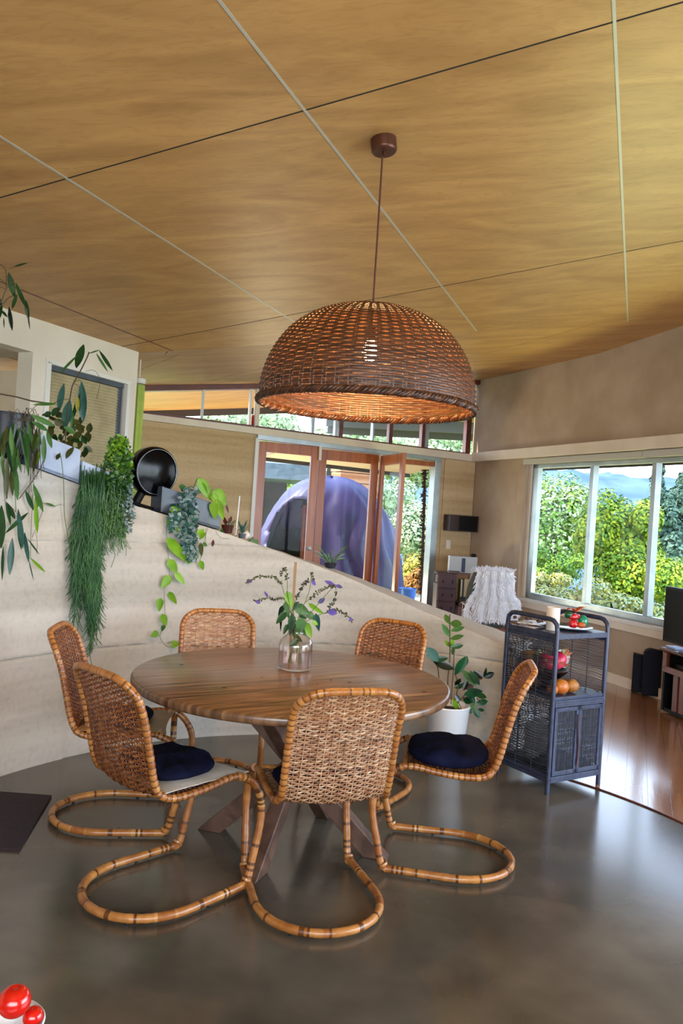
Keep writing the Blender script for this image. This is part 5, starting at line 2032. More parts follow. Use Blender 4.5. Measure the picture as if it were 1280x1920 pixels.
# rhipsalis: hundreds of thin hanging stems
tr_a, tr_b = th_at(205, 925), th_at(152, 909)
t2 = thing('trailing_cactus_pot', wp((tr_a + tr_b) / 2, WR + 0.1, wtop((tr_a + tr_b) / 2)), 'pale planter hidden behind the long hanging green strands', 'planter')
trough(t2, tr_a, tr_b - 0.004, WR + 0.012, WR + 0.18, 0.13, M['blue_trough'])
rh = thing('hanging_mistletoe_cactus', wp((tr_a + tr_b) / 2, WR + 0.03, wtop((tr_a + tr_b) / 2) + 0.12), 'long hanging curtain of thin green stems reaching down the earth wall', 'plant')
r = random.Random(9)
for part, (cnt, x0, x1, ytop, endf, sp) in enumerate((
        (150, 150, 200, 880, lambda u: 1235 - 170 * abs(u - 0.52) ** 1.1 * 1.2 - r.random() ** 1.5 * 210, 0.35),
        (70, 150, 186, 905, lambda u: 1080 + r.uniform(-60, 60), -0.1),
        (60, 196, 236, 900, lambda u: 1025 + r.uniform(-60, 20), 0.0),
        (14, 150, 160, 900, lambda u: 1215 + r.uniform(-90, 15), 0.0))):
    mb = MB()
    for k in range(cnt):
        u = r.random()
        x = x0 + (x1 - x0) * u
        y = ytop + r.uniform(-6, 12)
        ye = endf(u)
        off = r.uniform(0.012, 0.095) * (0.6 if part == 1 else 1)
        tgt = {0: 172 + (u - 0.5) * 32, 1: 160 + (u - 0.5) * 56, 2: 214 + (u - 0.5) * 44, 3: 143 + (u - 0.5) * 16}[part]
        pts = []
        nst = max(4, int((ye - y) / 13))
        phs = r.uniform(0, 6)
        for i in range(nst + 1):
            t = i / nst
            xx = x + (tgt - x) * min(1, t * 1.6) + 4.2 * math.sin(phs + t * nst * 0.9) * t ** 0.4 + r.uniform(-1.6, 1.6)
            yy = y + (ye - y) * t
            o = -0.03 + (off + 0.03) * min(1, t * 8)
            p = at_wall(xx, yy, o)
            if t == 0:
                p.z += 0.015
            pts.append(p)
            if i > 1 and r.random() < 0.42:      # side branchlet
                q = at_wall(xx + r.choice((-1, 1)) * r.uniform(4, 13), yy + r.uniform(10, 24), o + r.uniform(-0.008, 0.02))
                mb.tube([p, p.lerp(q, 0.5) + V((0, 0, -0.003)), q], 0.0017, 4, caps=False, tone=lambda z, t_=r.random(): t_)
        mb.tube(pts, 0.0021, 4, caps=False, tone=lambda z, t_=r.random(): t_)
    obj('hanging_stems', mb, [M['rhip'], M['rhip'], M['leaf_mid'], M['leaf_olive']][part] if part != 3 else M['rhip'], rh, kind='stuff')

# bushy small-leaved plant
b_a, b_b = th_at(248, 945), th_at(209, 925)
t3 = thing('planter_trough', wp((b_a + b_b) / 2, WR + 0.09, wtop((b_a + b_b) / 2)), 'dark planter under the bushy small leaved plant next to the black round drum', 'planter')
trough(t3, b_a, b_b, WR + 0.012, WR + 0.17, 0.12, M['grey_trough'])
bp_ = thing('bushy_trailing_plant', wp((b_a + b_b) / 2, WR + 0.05, wtop((b_a + b_b) / 2) + 0.11), 'bushy bright green small leaved plant spilling over the wall beside the black drum', 'plant')
for part, (cnt, cx, cy, sx, sy, sz_, m) in enumerate(((620, 222, 880, 26, 62, 9, 'leaf_mid'), (260, 226, 850, 20, 34, 9, 'leaf_lime'), (360, 222, 930, 26, 44, 7, 'leaf_dark'), (200, 240, 950, 10, 48, 8, 'leaf_grey'), (240, 218, 975, 24, 40, 7, 'leaf_mid'))):
    mb = MB()
    for k in range(cnt):
        a, q_ = r.uniform(0, 2 * PI), math.sqrt(r.random())
        x, y = cx + math.cos(a) * q_ * sx, cy + math.sin(a) * q_ * sy
        if y < 850 and x < 205:
            continue
        o = r.uniform(-0.10, 0.06) + (1 - q_) * 0.05
        if y > 925:
            o = r.uniform(0.01, 0.09)
        p = at_wall(x, y, o)
        d = V((r.uniform(-1, 1), r.uniform(-1, 0.4), r.uniform(-1, 0.6))).normalized()
        s_ = sz_ * p.y / F_PX * r.uniform(0.7, 1.2)
        mb.leaf(p, p + d * s_, s_ * 0.75, V((r.uniform(-1, 1), -1, r.uniform(-0.3, 1))), seg=2, tone=r.random())
    obj('foliage', mb, M[m], bp_, kind='stuff')
for k in range(9):
    x = 200 + k * 6
    stem(bp_, [(x, 925), (x + r.uniform(-4, 4), 880), (x + r.uniform(-6, 6), 840 + 3 * abs(k - 5))], 0.002, 'stem_dark', -0.05)

# glossy black round heater / drum on a low stand
hth = th_at(272, 950)
hc = at_wall(287, 884, -0.12)
dh = thing('black_drum_heater', wp(hth, WR + 0.13, wtop(hth)), 'glossy black round drum shaped appliance on a low black stand on the wall', 'heater')
ax = V((0.72, -0.69, -0.05)).normalized()
q = V((0, 0, 1)).rotation_difference(ax).to_matrix()
R_ = 0.153
mb = MB()
mb.lathe([(0, 0.062), (0.06, 0.060), (0.10, 0.052), (0.130, 0.046), (0.134, 0.050), (0.146, 0.048), (R_, 0.034), (R_ + 0.002, 0.0), (R_ - 0.004, -0.05), (0.125, -0.085), (0.07, -0.10), (0, -0.10)], 56, hc, q)
obj('drum', mb, M['black_gloss'], dh)
mb = MB()
mb.tube([hc + q @ V((0.139 * math.cos(a), 0.139 * math.sin(a), 0.050)) for a in [2 * PI * i / 60 for i in range(60)]], 0.0011, 6, closed=True)
obj('chrome_ring', mb, M['alu'], dh)
zb_ = wtop(hth)
mb = MB()
ft = wp(hth, WR + 0.14, zb_ + 0.02)
dirn = wp(hth + 0.02, WR + 0.14, wtop(hth + 0.02)) - wp(hth - 0.02, WR + 0.14, wtop(hth - 0.02))
dirn.normalize()
cdn = V((math.cos(hth), math.sin(hth), 0))
for s in (-1, 1):
    mb.tube([ft + dirn * 0.10 + cdn * 0.05 * s, ft - dirn * 0.10 + cdn * 0.05 * s], 0.010, 8)
mb.tube([ft + dirn * 0.02 - cdn * 0.05, ft + dirn * 0.02 + cdn * 0.05], 0.010, 8)
mb.tube([ft, ft.lerp(hc, 0.35) + V((0, 0, 0)), hc - V((0, 0, 0.10))], 0.028, 12)
obj('stand', mb, M['black'], dh)

# grey-blue trough with pothos and silver trailing plant
g_a, g_b = th_at(413, 993), th_at(303, 955)
t4 = thing('planter_trough', wp((g_a + g_b) / 2, WR + 0.09, wtop((g_a + g_b) / 2)), 'blue-grey planter trough on the sloping wall, full of pothos and silver foliage', 'planter')
trough(t4, g_a, g_b, WR + 0.012, WR + 0.17, 0.155, M['grey_trough'])
po = thing('pothos', wp((g_a + g_b) / 2, WR + 0.06, wtop((g_a + g_b) / 2) + 0.14), 'lime green pothos with a long vine hanging down the earth wall from the blue-grey trough', 'plant')
for pts, rr_, o in (([(345, 918), (358, 912), (370, 922), (382, 924)], 0.003, -0.05), ([(362, 915), (370, 898), (376, 896)], 0.0025, -0.03), ([(385, 930), (398, 918), (402, 918)], 0.0022, -0.03), ([(318, 955), (313, 975), (312, 1000), (315, 1040), (317, 1078), (308, 1104), (309, 1150), (303, 1180), (300, 1195), (310, 1210), (320, 1213), (330, 1208), (342, 1203)], 0.0016, 0.02),
                   ([(392, 960), (390, 985), (384, 1010), (378, 1040), (374, 1052)], 0.0015, 0.02), ([(386, 990), (386, 1020), (390, 1024)], 0.0013, 0.02), ([(404, 996), (414, 1008), (430, 1010)], 0.0013, 0.02)):
    stem(po, pts, rr_, 'stem', o)
for a, b, w, m, o in (((371, 896), (399, 941), 21, 'leaf_lime', 0.0), ((373, 905), (388, 928), 18, 'leaf_lime', -0.02), ((401, 917), (424, 948), 23, 'leaf_lime', 0.0), ((399, 940), (404, 975), 17, 'leaf_lime', 0.03),
                      ((406, 936), (419, 975), 17, 'leaf_lime', 0.03), ((335, 911), (352, 917), 11, 'leaf_mid', -0.05), ((398, 925), (410, 945), 14, 'leaf_lime', 0.02), ((318, 957), (337, 955), 14, 'leaf_lime', 0.04),
                      ((323, 965), (314, 988), 13, 'leaf_lime', 0.03), ((331, 985), (336, 1002), 12, 'leaf_lime', 0.03), ((370, 955), (367, 975), 10, 'leaf_olive', 0.04), ((313, 1008), (352, 1055), 20, 'leaf_lime', 0.04),
                      ((372, 1040), (350, 1058), 10, 'leaf_lime', 0.03), ((316, 1048), (332, 1075), 17, 'leaf_lime', 0.03), ((328, 1073), (346, 1096), 12, 'leaf_lime', 0.03), ((319, 1079), (302, 1103), 17, 'leaf_lime', 0.03),
                      ((317, 1109), (331, 1133), 13, 'leaf_lime', 0.03), ((301, 1121), (298, 1147), 14, 'leaf_lime', 0.03), ((304, 1151), (311, 1174), 14, 'leaf_lime', 0.03), ((308, 1172), (303, 1184), 9, 'leaf_mid', 0.03),
                      ((297, 1185), (282, 1194), 13, 'leaf_lime', 0.03), ((332, 1202), (322, 1215), 14, 'leaf_lime', 0.03), ((375, 1051), (381, 1069), 11, 'leaf_lime', 0.03), ((376, 1018), (378, 1044), 9, 'leaf_olive', 0.03),
                      ((384, 998), (374, 1012), 11, 'leaf_lime', 0.03), ((380, 1018), (388, 1024), 8, 'leaf_mid', 0.03), ((370, 1003), (382, 992), 12, 'leaf_lime', 0.04)):
    lf(po, a, b, w, m, o, shape=1, jit=0.012)
for a, b, w in (((400, 1012), (398, 1025), 6), ((423, 943), (428, 962), 4), ((236, 958), (240, 962), 4)):
    ob = lf(po, a, b, w, 'leaf_maroon', 0.02, jit=0.004)
    ob.name = 'dry_leaf'
sv = thing('silver_trailing_plant', wp(th_at(345, 960), WR + 0.04, wtop(th_at(345, 960)) + 0.14), 'silvery blue-grey small leaved plant trailing from the blue-grey trough', 'plant')
for part in range(2):
    mb = MB()
    for k in range(330):
        t = r.random()
        y = 918 + t * 130
        if t < 0.2:
            x = 352 + r.uniform(-10, 14)
        elif t < 0.65:
            x = 346 + r.uniform(-24, 22)
        else:
            x = 350 + (t - 0.65) * 30 + r.uniform(-20, 20) * (1.35 - t)
        o = r.uniform(0.015, 0.075) if y > 950 else r.uniform(-0.06, 0.06)
        p = at_wall(x, y, o)
        d = V((r.uniform(-1, 1), r.uniform(-0.6, 0.3), r.uniform(-1, 0.5))).normalized()
        s_ = 10 * p.y / F_PX * r.uniform(0.6, 1.15)
        mb.leaf(p, p + d * s_, s_ * 0.85, V((r.uniform(-.7, .7), -1, r.uniform(-0.2, .9))), seg=3, shape=1, tone=r.random())
    obj('foliage', mb, M['leaf_grey'] if part else M['leaf_blue'], sv, kind='stuff')

# small pots further down the slope
def wall_top(px, py, dr=0.1):
    th_ = th_at(px, py)
    return wp(th_, WR + dr, wtop(th_) + 0.006)


c_ = wall_top(431, 1003, 0.07)
t = thing('small_plant_pot', c_, 'small dark brown pot with a reddish plant on the wall slope', 'plant pot')
mb = MB()
mb.lathe([(0, 0), (0.03, 0), (0.040, 0.05), (0.042, 0.055), (0.036, 0.055), (0, 0.045)], 24, c_)
obj('pot', mb, mat('dark_brown_glaze', (62, 30, 24), 0.25), t)
for a, b, w, m in (((424, 985), (419, 968), 7, 'leaf_maroon'), ((428, 982), (434, 968), 7, 'leaf_maroon'), ((430, 985), (442, 976), 6, 'leaf_olive'), ((422, 990), (412, 1000), 9, 'leaf_dark'), ((430, 984), (422, 976), 6, 'leaf_blue')):
    lf(t, a, b, w, m, -0.07, jit=0.01)
c_ = wall_top(446, 1008, 0.06)
mb = MB()
mb.lathe([(0, 0), (0.024, 0), (0.026, 0.004), (0.026, 0.06), (0.024, 0.062), (0.023, 0.06), (0.023, 0.006), (0, 0.006)], 24, c_)
obj('glass_jar', mb, M['vase_glass'], origin=c_, label='small clear glass jar between the brown pot and the succulent on the wall', cat='jar')
mb = MB()
mb.tube([c_ + V((0, 0, 0.008)), at_wall(449, 930, -0.06)], 0.0045, 8)
obj('white_stick', mb, M['trim_white'], origin=c_, label='thin white upright stick standing in the small glass jar', cat='stick')
c_ = wall_top(458, 1013, 0.07)
t = thing('succulent', c_, 'spiky pale green succulent in a tiny pot on the wall slope', 'plant')
mb = MB()
mb.lathe([(0, 0), (0.02, 0), (0.027, 0.03), (0.024, 0.03), (0, 0.026)], 20, c_)
obj('pot', mb, M['grey_trough'], t)
for k in range(13):
    a = 2 * PI * k / 13
    mb = MB()
    b_ = c_ + V((0, 0, 0.03))
    mb.leaf(b_, b_ + V((math.cos(a) * 0.045, math.sin(a) * 0.04, 0.03 + 0.03 * (k % 3))), 0.012, V((0, 0, 1)), seg=4)
    obj('leaf', mb, M['leaf_blue'] if k % 3 else M['leaf_grey'], t)
c_ = wall_top(466, 1015, 0.10)
blob('shell', c_ + V((0, 0, 0.03)), 0.03, 0.016, 0.028, M['pad_white'], 'cream shell leaning behind the succulent on the wall', 'shell', seed=3, amp=0.2)
c_ = wall_top(476, 1022, 0.06)
t = thing('small_leafy_cutting', c_, 'single dark green broad leaf at the foot of the left cedar door', 'plant')
lf(t, (470, 1024), (484, 1012), 18, 'leaf_mid', -0.06, shape=1, jit=0)
lf(t, (468, 1024), (474, 1006), 12, 'leaf_dark', -0.08, shape=1, jit=0)
# spiky grass plant
c_ = wall_top(622, 1072, 0.20)
t = thing('spiky_grass_plant', c_, 'spiky blue-green grass like plant on the wall before the middle door', 'plant')
mb = MB()
mb.lathe([(0, 0), (0.035, 0), (0.045, 0.04), (0.04, 0.04), (0, 0.03)], 20, c_)
obj('pot', mb, M['black_pot'], t)
for k in range(34):
    a = r.uniform(0, 2 * PI)
    L = r.uniform(0.07, 0.16)
    b_ = c_ + V((math.cos(a) * 0.015, math.sin(a) * 0.015, 0.03))
    tip = b_ + V((math.cos(a) * L * 0.75, math.sin(a) * L * 0.4, L * r.uniform(0.25, 1.0)))
    mb = MB()
    mb.leaf(b_, tip, 0.007, V((0, -1, 0.5)), seg=5, shape=2, sag=0.15)
    obj('leaf', mb, M['leaf_mid'] if k % 2 else M['leaf_grey'], t)

# ------------------------------------------------------------------ potted zamioculcas on the floor
ZY = 4.62
zc = at(839, 1330, ZY)
zc = V((zc.x, ZY, 0))
pt = thing('white_plant_pot', zc, 'tall white tapered plant pot on the floor between the table and the cart', 'plant pot')
mb = MB()
mb.lathe([(0, 0.0), (0.088, 0.0), (0.095, 0.01), (0.128, 0.37), (0.133, 0.385), (0.128, 0.392), (0.120, 0.385), (0.115, 0.36), (0, 0.355)], 40, zc)
obj('pot', mb, M['white_pot'], pt)
mb = MB()
mb.lathe([(0, 0.356), (0.113, 0.358), (0, 0.362)], 24, zc)
obj('soil', mb, M['soil'], pt, smooth=False)
zp = thing('glossy_potted_plant', zc + V((0, 0, 0.36)), 'upright glossy dark green leafy plant growing in the tall white pot', 'plant')
PZ = lambda x, y, o: at(x, y, ZY - o)
for pts, r_ in (([(843, 1152), (843, 1190), (843, 1230), (839, 1278), (840, 1318)], 0.0042), ([(851, 1210), (850, 1250), (847, 1290), (845, 1320)], 0.003), ([(800, 1228), (815, 1240), (821, 1256), (824, 1290), (832, 1318)], 0.0036),
                ([(852, 1262), (858, 1280), (856, 1300), (850, 1318)], 0.004), ([(905, 1272), (892, 1278), (878, 1295), (858, 1318)], 0.0036), ([(905, 1318), (890, 1308), (870, 1308), (855, 1318)], 0.0034),
                ([(868, 1345), (864, 1328), (858, 1314)], 0.0022), ([(861, 1352), (862, 1335), (855, 1315)], 0.002), ([(860, 1252), (872, 1268), (880, 1285)], 0.003)):
    stem(zp, pts, r_, 'stem_dark', 0.0, PZ)
for a, b, w, m in (((844, 1168), (866, 1171), 15, 'leaf_mid'), ((845, 1183), (870, 1176), 11, 'leaf_mid'), ((844, 1198), (869, 1192), 10, 'leaf_mid'), ((844, 1214), (868, 1210), 10, 'leaf_dark'), ((843, 1194), (828, 1170), 11, 'leaf_mid'),
                   ((842, 1170), (834, 1152), 11, 'leaf_mid'), ((843, 1213), (834, 1200), 7, 'leaf_lime'), ((846, 1212), (848, 1198), 9, 'leaf_lime'), ((848, 1228), (850, 1212), 8, 'leaf_mid'), ((821, 1240), (800, 1214), 20, 'leaf_blue'),
                   ((808, 1238), (840, 1234), 12, 'leaf_dark'), ((812, 1240), (852, 1254), 17, 'leaf_black'), ((853, 1265), (873, 1231), 18, 'leaf_emerald'), ((868, 1250), (875, 1230), 13, 'leaf_emerald'), ((866, 1256), (892, 1286), 14, 'leaf_mid'),
                   ((880, 1258), (899, 1284), 13, 'leaf_dark'), ((888, 1258), (904, 1272), 13, 'leaf_black'), ((911, 1252), (907, 1272), 7, 'leaf_dark'), ((926, 1262), (906, 1270), 12, 'leaf_black'), ((852, 1290), (870, 1280), 13, 'leaf_emerald'),
                   ((870, 1302), (904, 1296), 17, 'leaf_emerald'), ((872, 1292), (888, 1282), 13, 'leaf_maroon'), ((868, 1295), (876, 1276), 10, 'leaf_black'), ((868, 1310), (884, 1318), 12, 'leaf_emerald'), ((893, 1318), (914, 1315), 13, 'leaf_emerald'),
                   ((888, 1328), (899, 1346), 11, 'leaf_emerald'), ((878, 1328), (893, 1322), 10, 'leaf_mid'), ((849, 1309), (858, 1332), 10, 'leaf_lime'), ((880, 1300), (890, 1320), 14, 'leaf_emerald'), ((890, 1300), (912, 1308), 11, 'leaf_dark'),
                   ((853, 1285), (863, 1272), 10, 'leaf_black'), ((896, 1330), (908, 1332), 7, 'leaf_dark'), ((884, 1338), (879, 1330), 9, 'leaf_emerald'), ((862, 1316), (853, 1302), 9, 'leaf_black')):
    lf(zp, a, b, w, m, 0.0, P=PZ, jit=0.05)

# ------------------------------------------------------------------ floor mat, bowl of tomatoes
mb = MB()
mt = [onplane(x, y, (0, 0, 0), (0, 0, 1)) for x, y in ((97, 1495), (36, 1597))]
dl = V((-1, 0.02, 0))
q4 = [mt[1], mt[0], mt[0] + dl * 0.42, mt[1] + dl * 0.75]
mb.hexa(q4, [p + V((0, 0, 0.012)) for p in q4])
obj('door_mat', mb, mat('dark_brown_mat', (48, 34, 38), 0.95, 0, (36, 26, 30), 60, bump=0.5, bscale=240, bdist=0.004), origin=mt[0], smooth=False, bevel=0.003, label='dark brown rectangular mat on the concrete at the left edge', cat='mat')
YB = 1.16
bc = at(6, 1925, YB)
rz_ = bc.z
st_ = thing('side_stool', V((-0.62, 0.98, 0)), 'small wooden stool below the lower left corner holding the tomato bowl', 'stool')
zt_ = rz_ - 0.062
mb = MB()
sc_ = V((bc.x - 0.035, bc.y - 0.04, 0))
mb.lathe([(0, zt_ - 0.03), (0.115, zt_ - 0.03), (0.12, zt_ - 0.02), (0.12, zt_ - 0.006), (0.115, zt_ - 0.001), (0, zt_ - 0.001)], 40, sc_)
obj('seat', mb, M['table_leg'], st_)
for k in range(3):
    a = 2 * PI * k / 3 + 0.4
    mb = MB()
    mb.tube([sc_ + V((math.cos(a) * 0.08, math.sin(a) * 0.08, zt_ - 0.03)), sc_ + V((math.cos(a) * 0.12, math.sin(a) * 0.12, 0))], 0.014, 10)
    obj('leg', mb, M['table_leg'], st_)
st_.location = sc_
for ch in st_.children:
    ch.location = ch.location + (ORG[st_.name] - sc_)
ORG[st_.name] = sc_
bw2 = thing('tomato_bowl', V((bc.x, bc.y, zt_)), 'white bowl with red tomatoes at the lower left corner', 'bowl')
mb = MB()
mb.lathe([(0, 0.0), (0.026, 0.0), (0.028, 0.004), (0.050, 0.04), (0.0585, 0.068), (0.057, 0.070), (0.0545, 0.067), (0.046, 0.04), (0.024, 0.010), (0, 0.008)], 40, V((bc.x, bc.y, zt_)))
obj('bowl', mb, M['white_pot'], bw2)
M['tomato'] = mat('tomato_skin', (190, 22, 8), 0.16, 0, (168, 14, 8), 8, coat=0.25)
tp = at(27, 1878, YB)
for k, (d, rad, lab, m) in enumerate(((V((0, 0, 0)), 0.0245, 'shiny red tomato heaped highest in the white bowl', 'tomato'), (V((0.024, 0.014, -0.030)), 0.0155, 'red tomato tucked against the right rim of the white bowl', 'tomato'),
                                      (V((-0.040, -0.004, -0.006)), 0.023, 'orange yellow tomato at the very left edge of the picture', 'yt'))):
    if m == 'yt':
        M['yt'] = mat('yellow_tomato_skin', (226, 140, 26), 0.15, coat=0.4)
    mb = MB()
    mb.lathe([(0.0, -0.85 * rad), (0.35 * rad, -0.84 * rad), (0.70 * rad, -0.66 * rad), (0.93 * rad, -0.33 * rad), (rad, 0.02 * rad), (0.92 * rad, 0.40 * rad), (0.70 * rad, 0.70 * rad), (0.40 * rad, 0.86 * rad), (0.15 * rad, 0.84 * rad), (0, 0.78 * rad)], 28, tp + d)
    tm = obj('tomato', mb, M[m], origin=tp + d - V((0, 0, rad * 0.85)), label=lab, cat='tomato', group='tomatoes in the white bowl')
    tm.modifiers.new('s', 'SUBSURF').render_levels = 1

# ------------------------------------------------------------------ far corner of the room
# small wall-mounted speaker, light switch
sA, zA = sz(830, 964, CORN, BKD)
sB2, zB = sz(881, 997, CORN, BKD)
t = thing('wall_speaker', bw_((sA + sB2) / 2, zB, -0.11), 'dark brown box speaker mounted on the earth wall right of the doors', 'speaker')
mb = MB()
mb.box(bw_((sA + sB2) / 2, (zA + zB) / 2, -0.11), (sA - sB2, 0.16, zA - zB), Rb)
obj('cabinet', mb, mat('dark_brown_box', (44, 20, 18), 0.4), t, smooth=False, bevel=0.004)
mb = MB()
mb.box(bw_(sB2 + (sA - sB2) * 0.36, (zA + zB) / 2, -0.193), ((sA - sB2) * 0.62, 0.008, (zA - zB) * 0.88), Rb)
obj('grille', mb, M['black'], t, smooth=False, bevel=0.002)
mb = MB()
mb.box(bw_((sA + sB2) / 2, (zA + zB) / 2, -0.02), (0.06, 0.03, 0.10), Rb)
obj('bracket', mb, M['black'], t, smooth=False)
s_, z_ = sz(838.5, 1021, CORN, BKD)
t = thing('light_switch', bw_(s_, z_ - 0.06, -0.014), 'white light switch plate on the earth wall under the small speaker', 'switch')
mb = MB()
mb.box(bw_(s_, z_, -0.019), (0.065, 0.012, 0.115), Rb)
obj('plate', mb, M['trim_cream'], t, smooth=False, bevel=0.003)
mb = MB()
mb.box(bw_(s_, z_, -0.027), (0.02, 0.006, 0.035), Rb)
obj('rocker', mb, M['trim_white'], t, smooth=False, bevel=0.001)

# maroon drawer cabinet
Y9 = 9.25
ca = at(821, 1074, Y9)
cb2 = at(857, 1079, Y9)
W9 = cb2.x - ca.x
M['maroon'] = mat('maroon_leather', (70, 26, 34), 0.45, 0, (54, 20, 28), 9)
dc_ = thing('drawer_cabinet', V((ca.x, Y9, 0)), 'maroon leather covered drawer cabinet in the far corner by the doors', 'cabinet')
mb = MB()
mb.box(V((ca.x + W9 / 2, Y9 + 0.19, ca.z / 2 + 0.0)), (W9, 0.36, ca.z))
obj('body', mb, M['maroon'], dc_, smooth=False, bevel=0.006)
nz = 5
for k in range(nz):
    z0 = 0.04 + (ca.z - 0.06) * k / nz
    mb = MB()
    mb.box(V((ca.x + W9 / 2, Y9, z0 + (ca.z - 0.06) / nz / 2)), (W9 - 0.02, 0.02, (ca.z - 0.06) / nz - 0.01))
    dd = obj('drawer', mb, M['maroon'], dc_, smooth=False, bevel=0.003)
    for x in (0.3, 0.78):
        mb = MB()
        mb.box(V((ca.x + W9 * x, Y9 - 0.014, z0 + (ca.z - 0.06) / nz / 2)), (0.012, 0.012, 0.035))
        obj('handle', mb, M['black'], dd, smooth=False)
mb = MB()
mb.tube([V((ca.x - 0.002, Y9 + 0.02, ca.z - 0.01)), V((ca.x - 0.035, Y9 + 0.02, ca.z - 0.02)), V((ca.x - 0.035, Y9 + 0.02, ca.z - 0.11)), V((ca.x - 0.002, Y9 + 0.02, ca.z - 0.12))], 0.006, 6)
obj('side_handle', mb, M['black'], dc_)
# brown desk with books and the white box
pA, pB = at(857, 1128, Y9), at(885, 1150, Y9)
dk = thing('low_desk', V((pA.x + 0.01, Y9, 0)), 'reddish brown low desk beside the maroon drawer cabinet', 'desk')
zdk = pA.z - 0.02
mb = MB()
mb.box(V((pA.x + 0.22, Y9 + 0.20, zdk - 0.015)), (0.42, 0.44, 0.03))
obj('top', mb, M['maroon'], dk, smooth=False, bevel=0.003)
mb = MB()
mb.box(V((pA.x + 0.22, Y9 + 0.02, zdk - 0.09)), (0.40, 0.02, 0.11))
obj('drawer_front', mb, M['dark_red_wood'], dk, smooth=False, bevel=0.003)
for x in (0.03, 0.41):
    for y in (0.02, 0.38):
        mb = MB()
        mb.box(V((pA.x + x, Y9 + y, zdk / 2 - 0.02)), (0.04, 0.04, zdk - 0.03))
        obj('leg', mb, M['dark_red_wood'], dk, smooth=False)
x = pA.x + 0.03
for k, (w, h, m) in enumerate(((0.022, 0.28, (186, 178, 150)), (0.016, 0.27, (30, 44, 36)), (0.045, 0.29, (178, 160, 120)), (0.030, 0.28, (196, 182, 146)), (0.020, 0.26, (40, 60, 50)))):
    mb = MB()
    mb.box(V((x + w / 2, Y9 + 0.12, zdk + h / 2 + 0.0005)), (w - 0.002, 0.20, h))
    b_ = obj('binder', mb, mat('binder_cover_%d' % k, m, 0.6), origin=V((x + w / 2, Y9 + 0.12, zdk)), smooth=False, bevel=0.002, cat='book', group='binders on the far desk',
             label=['pale thin binder at the left end beside the maroon cabinet', 'very thin dark green binder, second in the far row', 'wide beige binder in the middle of the far row',
                    'cream binder right of the wide beige one', 'dark green binder at the right end of the far row'][k])
    mb2 = MB()
    mb2.box(V((x + w / 2, Y9 + 0.0195, zdk + 0.045)), (w - 0.002, 0.002, 0.07))
    obj('spine_label', mb2, mat('dark_label_%d' % k, (30, 40, 34), 0.6), b_, smooth=False)
    x += w + 0.001
# white box with dark stripe on top of the cabinet
qa, qb = at(843, 1071, Y9 + 0.15), at(897, 1046, Y9 + 0.15)
t = thing('white_box', V(((qa.x + qb.x) / 2, Y9 + 0.25, ca.z)), 'pale grey cardboard box with a dark blue stripe behind the sheepskin chair', 'box')
sh = thing('corner_shelf', V((qb.x, Y9 + 0.3, 0)), 'narrow dark shelf stand in the far corner carrying the pale box', 'shelf')
for x in (cb2.x + 0.02, qb.x + 0.02):
    mb = MB()
    mb.box(V((x, Y9 + 0.41, ca.z / 2)), (0.03, 0.04, ca.z))
    obj('post', mb, M['dark_red_wood'], sh, smooth=False)
mb = MB()
mb.box(V(((cb2.x + qb.x) / 2 + 0.02, Y9 + 0.31, ca.z - 0.012)), (qb.x - cb2.x + 0.03, 0.22, 0.022))
obj('board', mb, M['dark_red_wood'], sh, smooth=False)
mb = MB()
zb2_, zt2 = ca.z + 0.001, qb.z
mb.box(V(((qa.x + qb.x) / 2, Y9 + 0.29, (zb2_ + zt2) / 2)), (qb.x - qa.x, 0.16, zt2 - zb2_))
obj('body', mb, mat('pale_card', (176, 180, 184), 0.6), t, smooth=False, bevel=0.006)
mb = MB()
mb.box(V(((qa.x + qb.x) / 2 + 0.0, Y9 + 0.209, (zb2_ + zt2) / 2 - 0.005)), (0.045, 0.004, (zt2 - zb2_) * 0.85))
obj('stripe', mb, mat('dark_blue_print', (30, 36, 72), 0.5), t, smooth=False)
mb = MB()
mb.box(V((cb2.x - 0.03, Y9 + 0.08, ca.z + 0.015)), (0.13, 0.12, 0.026))
obj('wooden_tray', mb, M['table_leg'], origin=V((cb2.x - 0.03, Y9 + 0.08, ca.z)), smooth=False, bevel=0.003, label='little brown wooden tray on the maroon cabinet in front of the pale box', cat='tray')
blob('small_dark_stone', V((qb.x - 0.04, Y9 + 0.29, zt2 + 0.02)), 0.035, 0.03, 0.02, M['black'], 'small black lump on top of the pale box', 'stone', seed=4, amp=0.2)

# armchair with sheepskin
AY = 7.75
a0 = at(912, 1140, AY)
ac = thing('armchair', V((a0.x, AY, 0)), 'wooden armchair with a curved grey back, seen over the low wall', 'armchair')
M['teak'] = mat('teak_armchair_wood', (128, 58, 32), 0.4, 0, (106, 46, 24), 10)
sx0, sx1 = at(884, 1140, AY).x, at(950, 1145, AY).x
zarm = a0.z
for x in (sx0, sx1):
    mb = MB()
    mb.box(V((x, AY + 0.24, zarm - 0.012)), (0.045, 0.55, 0.025))
    obj('arm', mb, M['teak'], ac, smooth=False, bevel=0.006)
    for y in (-0.02, 0.48):
        mb = MB()
        mb.tube([V((x, AY + y, zarm - 0.02)), V((x * 1.0, AY + y * 1.05, 0))], 0.018, 8)
        obj('leg', mb, M['teak'], ac)
mb = MB()
mb.box(V(((sx0 + sx1) / 2, AY - 0.02, 0.40)), (sx1 - sx0, 0.03, 0.06))
mb.box(V(((sx0 + sx1) / 2, AY + 0.24, 0.36)), (sx1 - sx0, 0.50, 0.03))
obj('seat_frame', mb, M['teak'], ac, smooth=False, bevel=0.004)
mb = MB()
mb.box(V(((sx0 + sx1) / 2, AY - 0.005, zarm - 0.012)), (sx1 - sx0, 0.03, 0.022))
obj('back_rail', mb, M['teak'], ac, smooth=False, bevel=0.004)
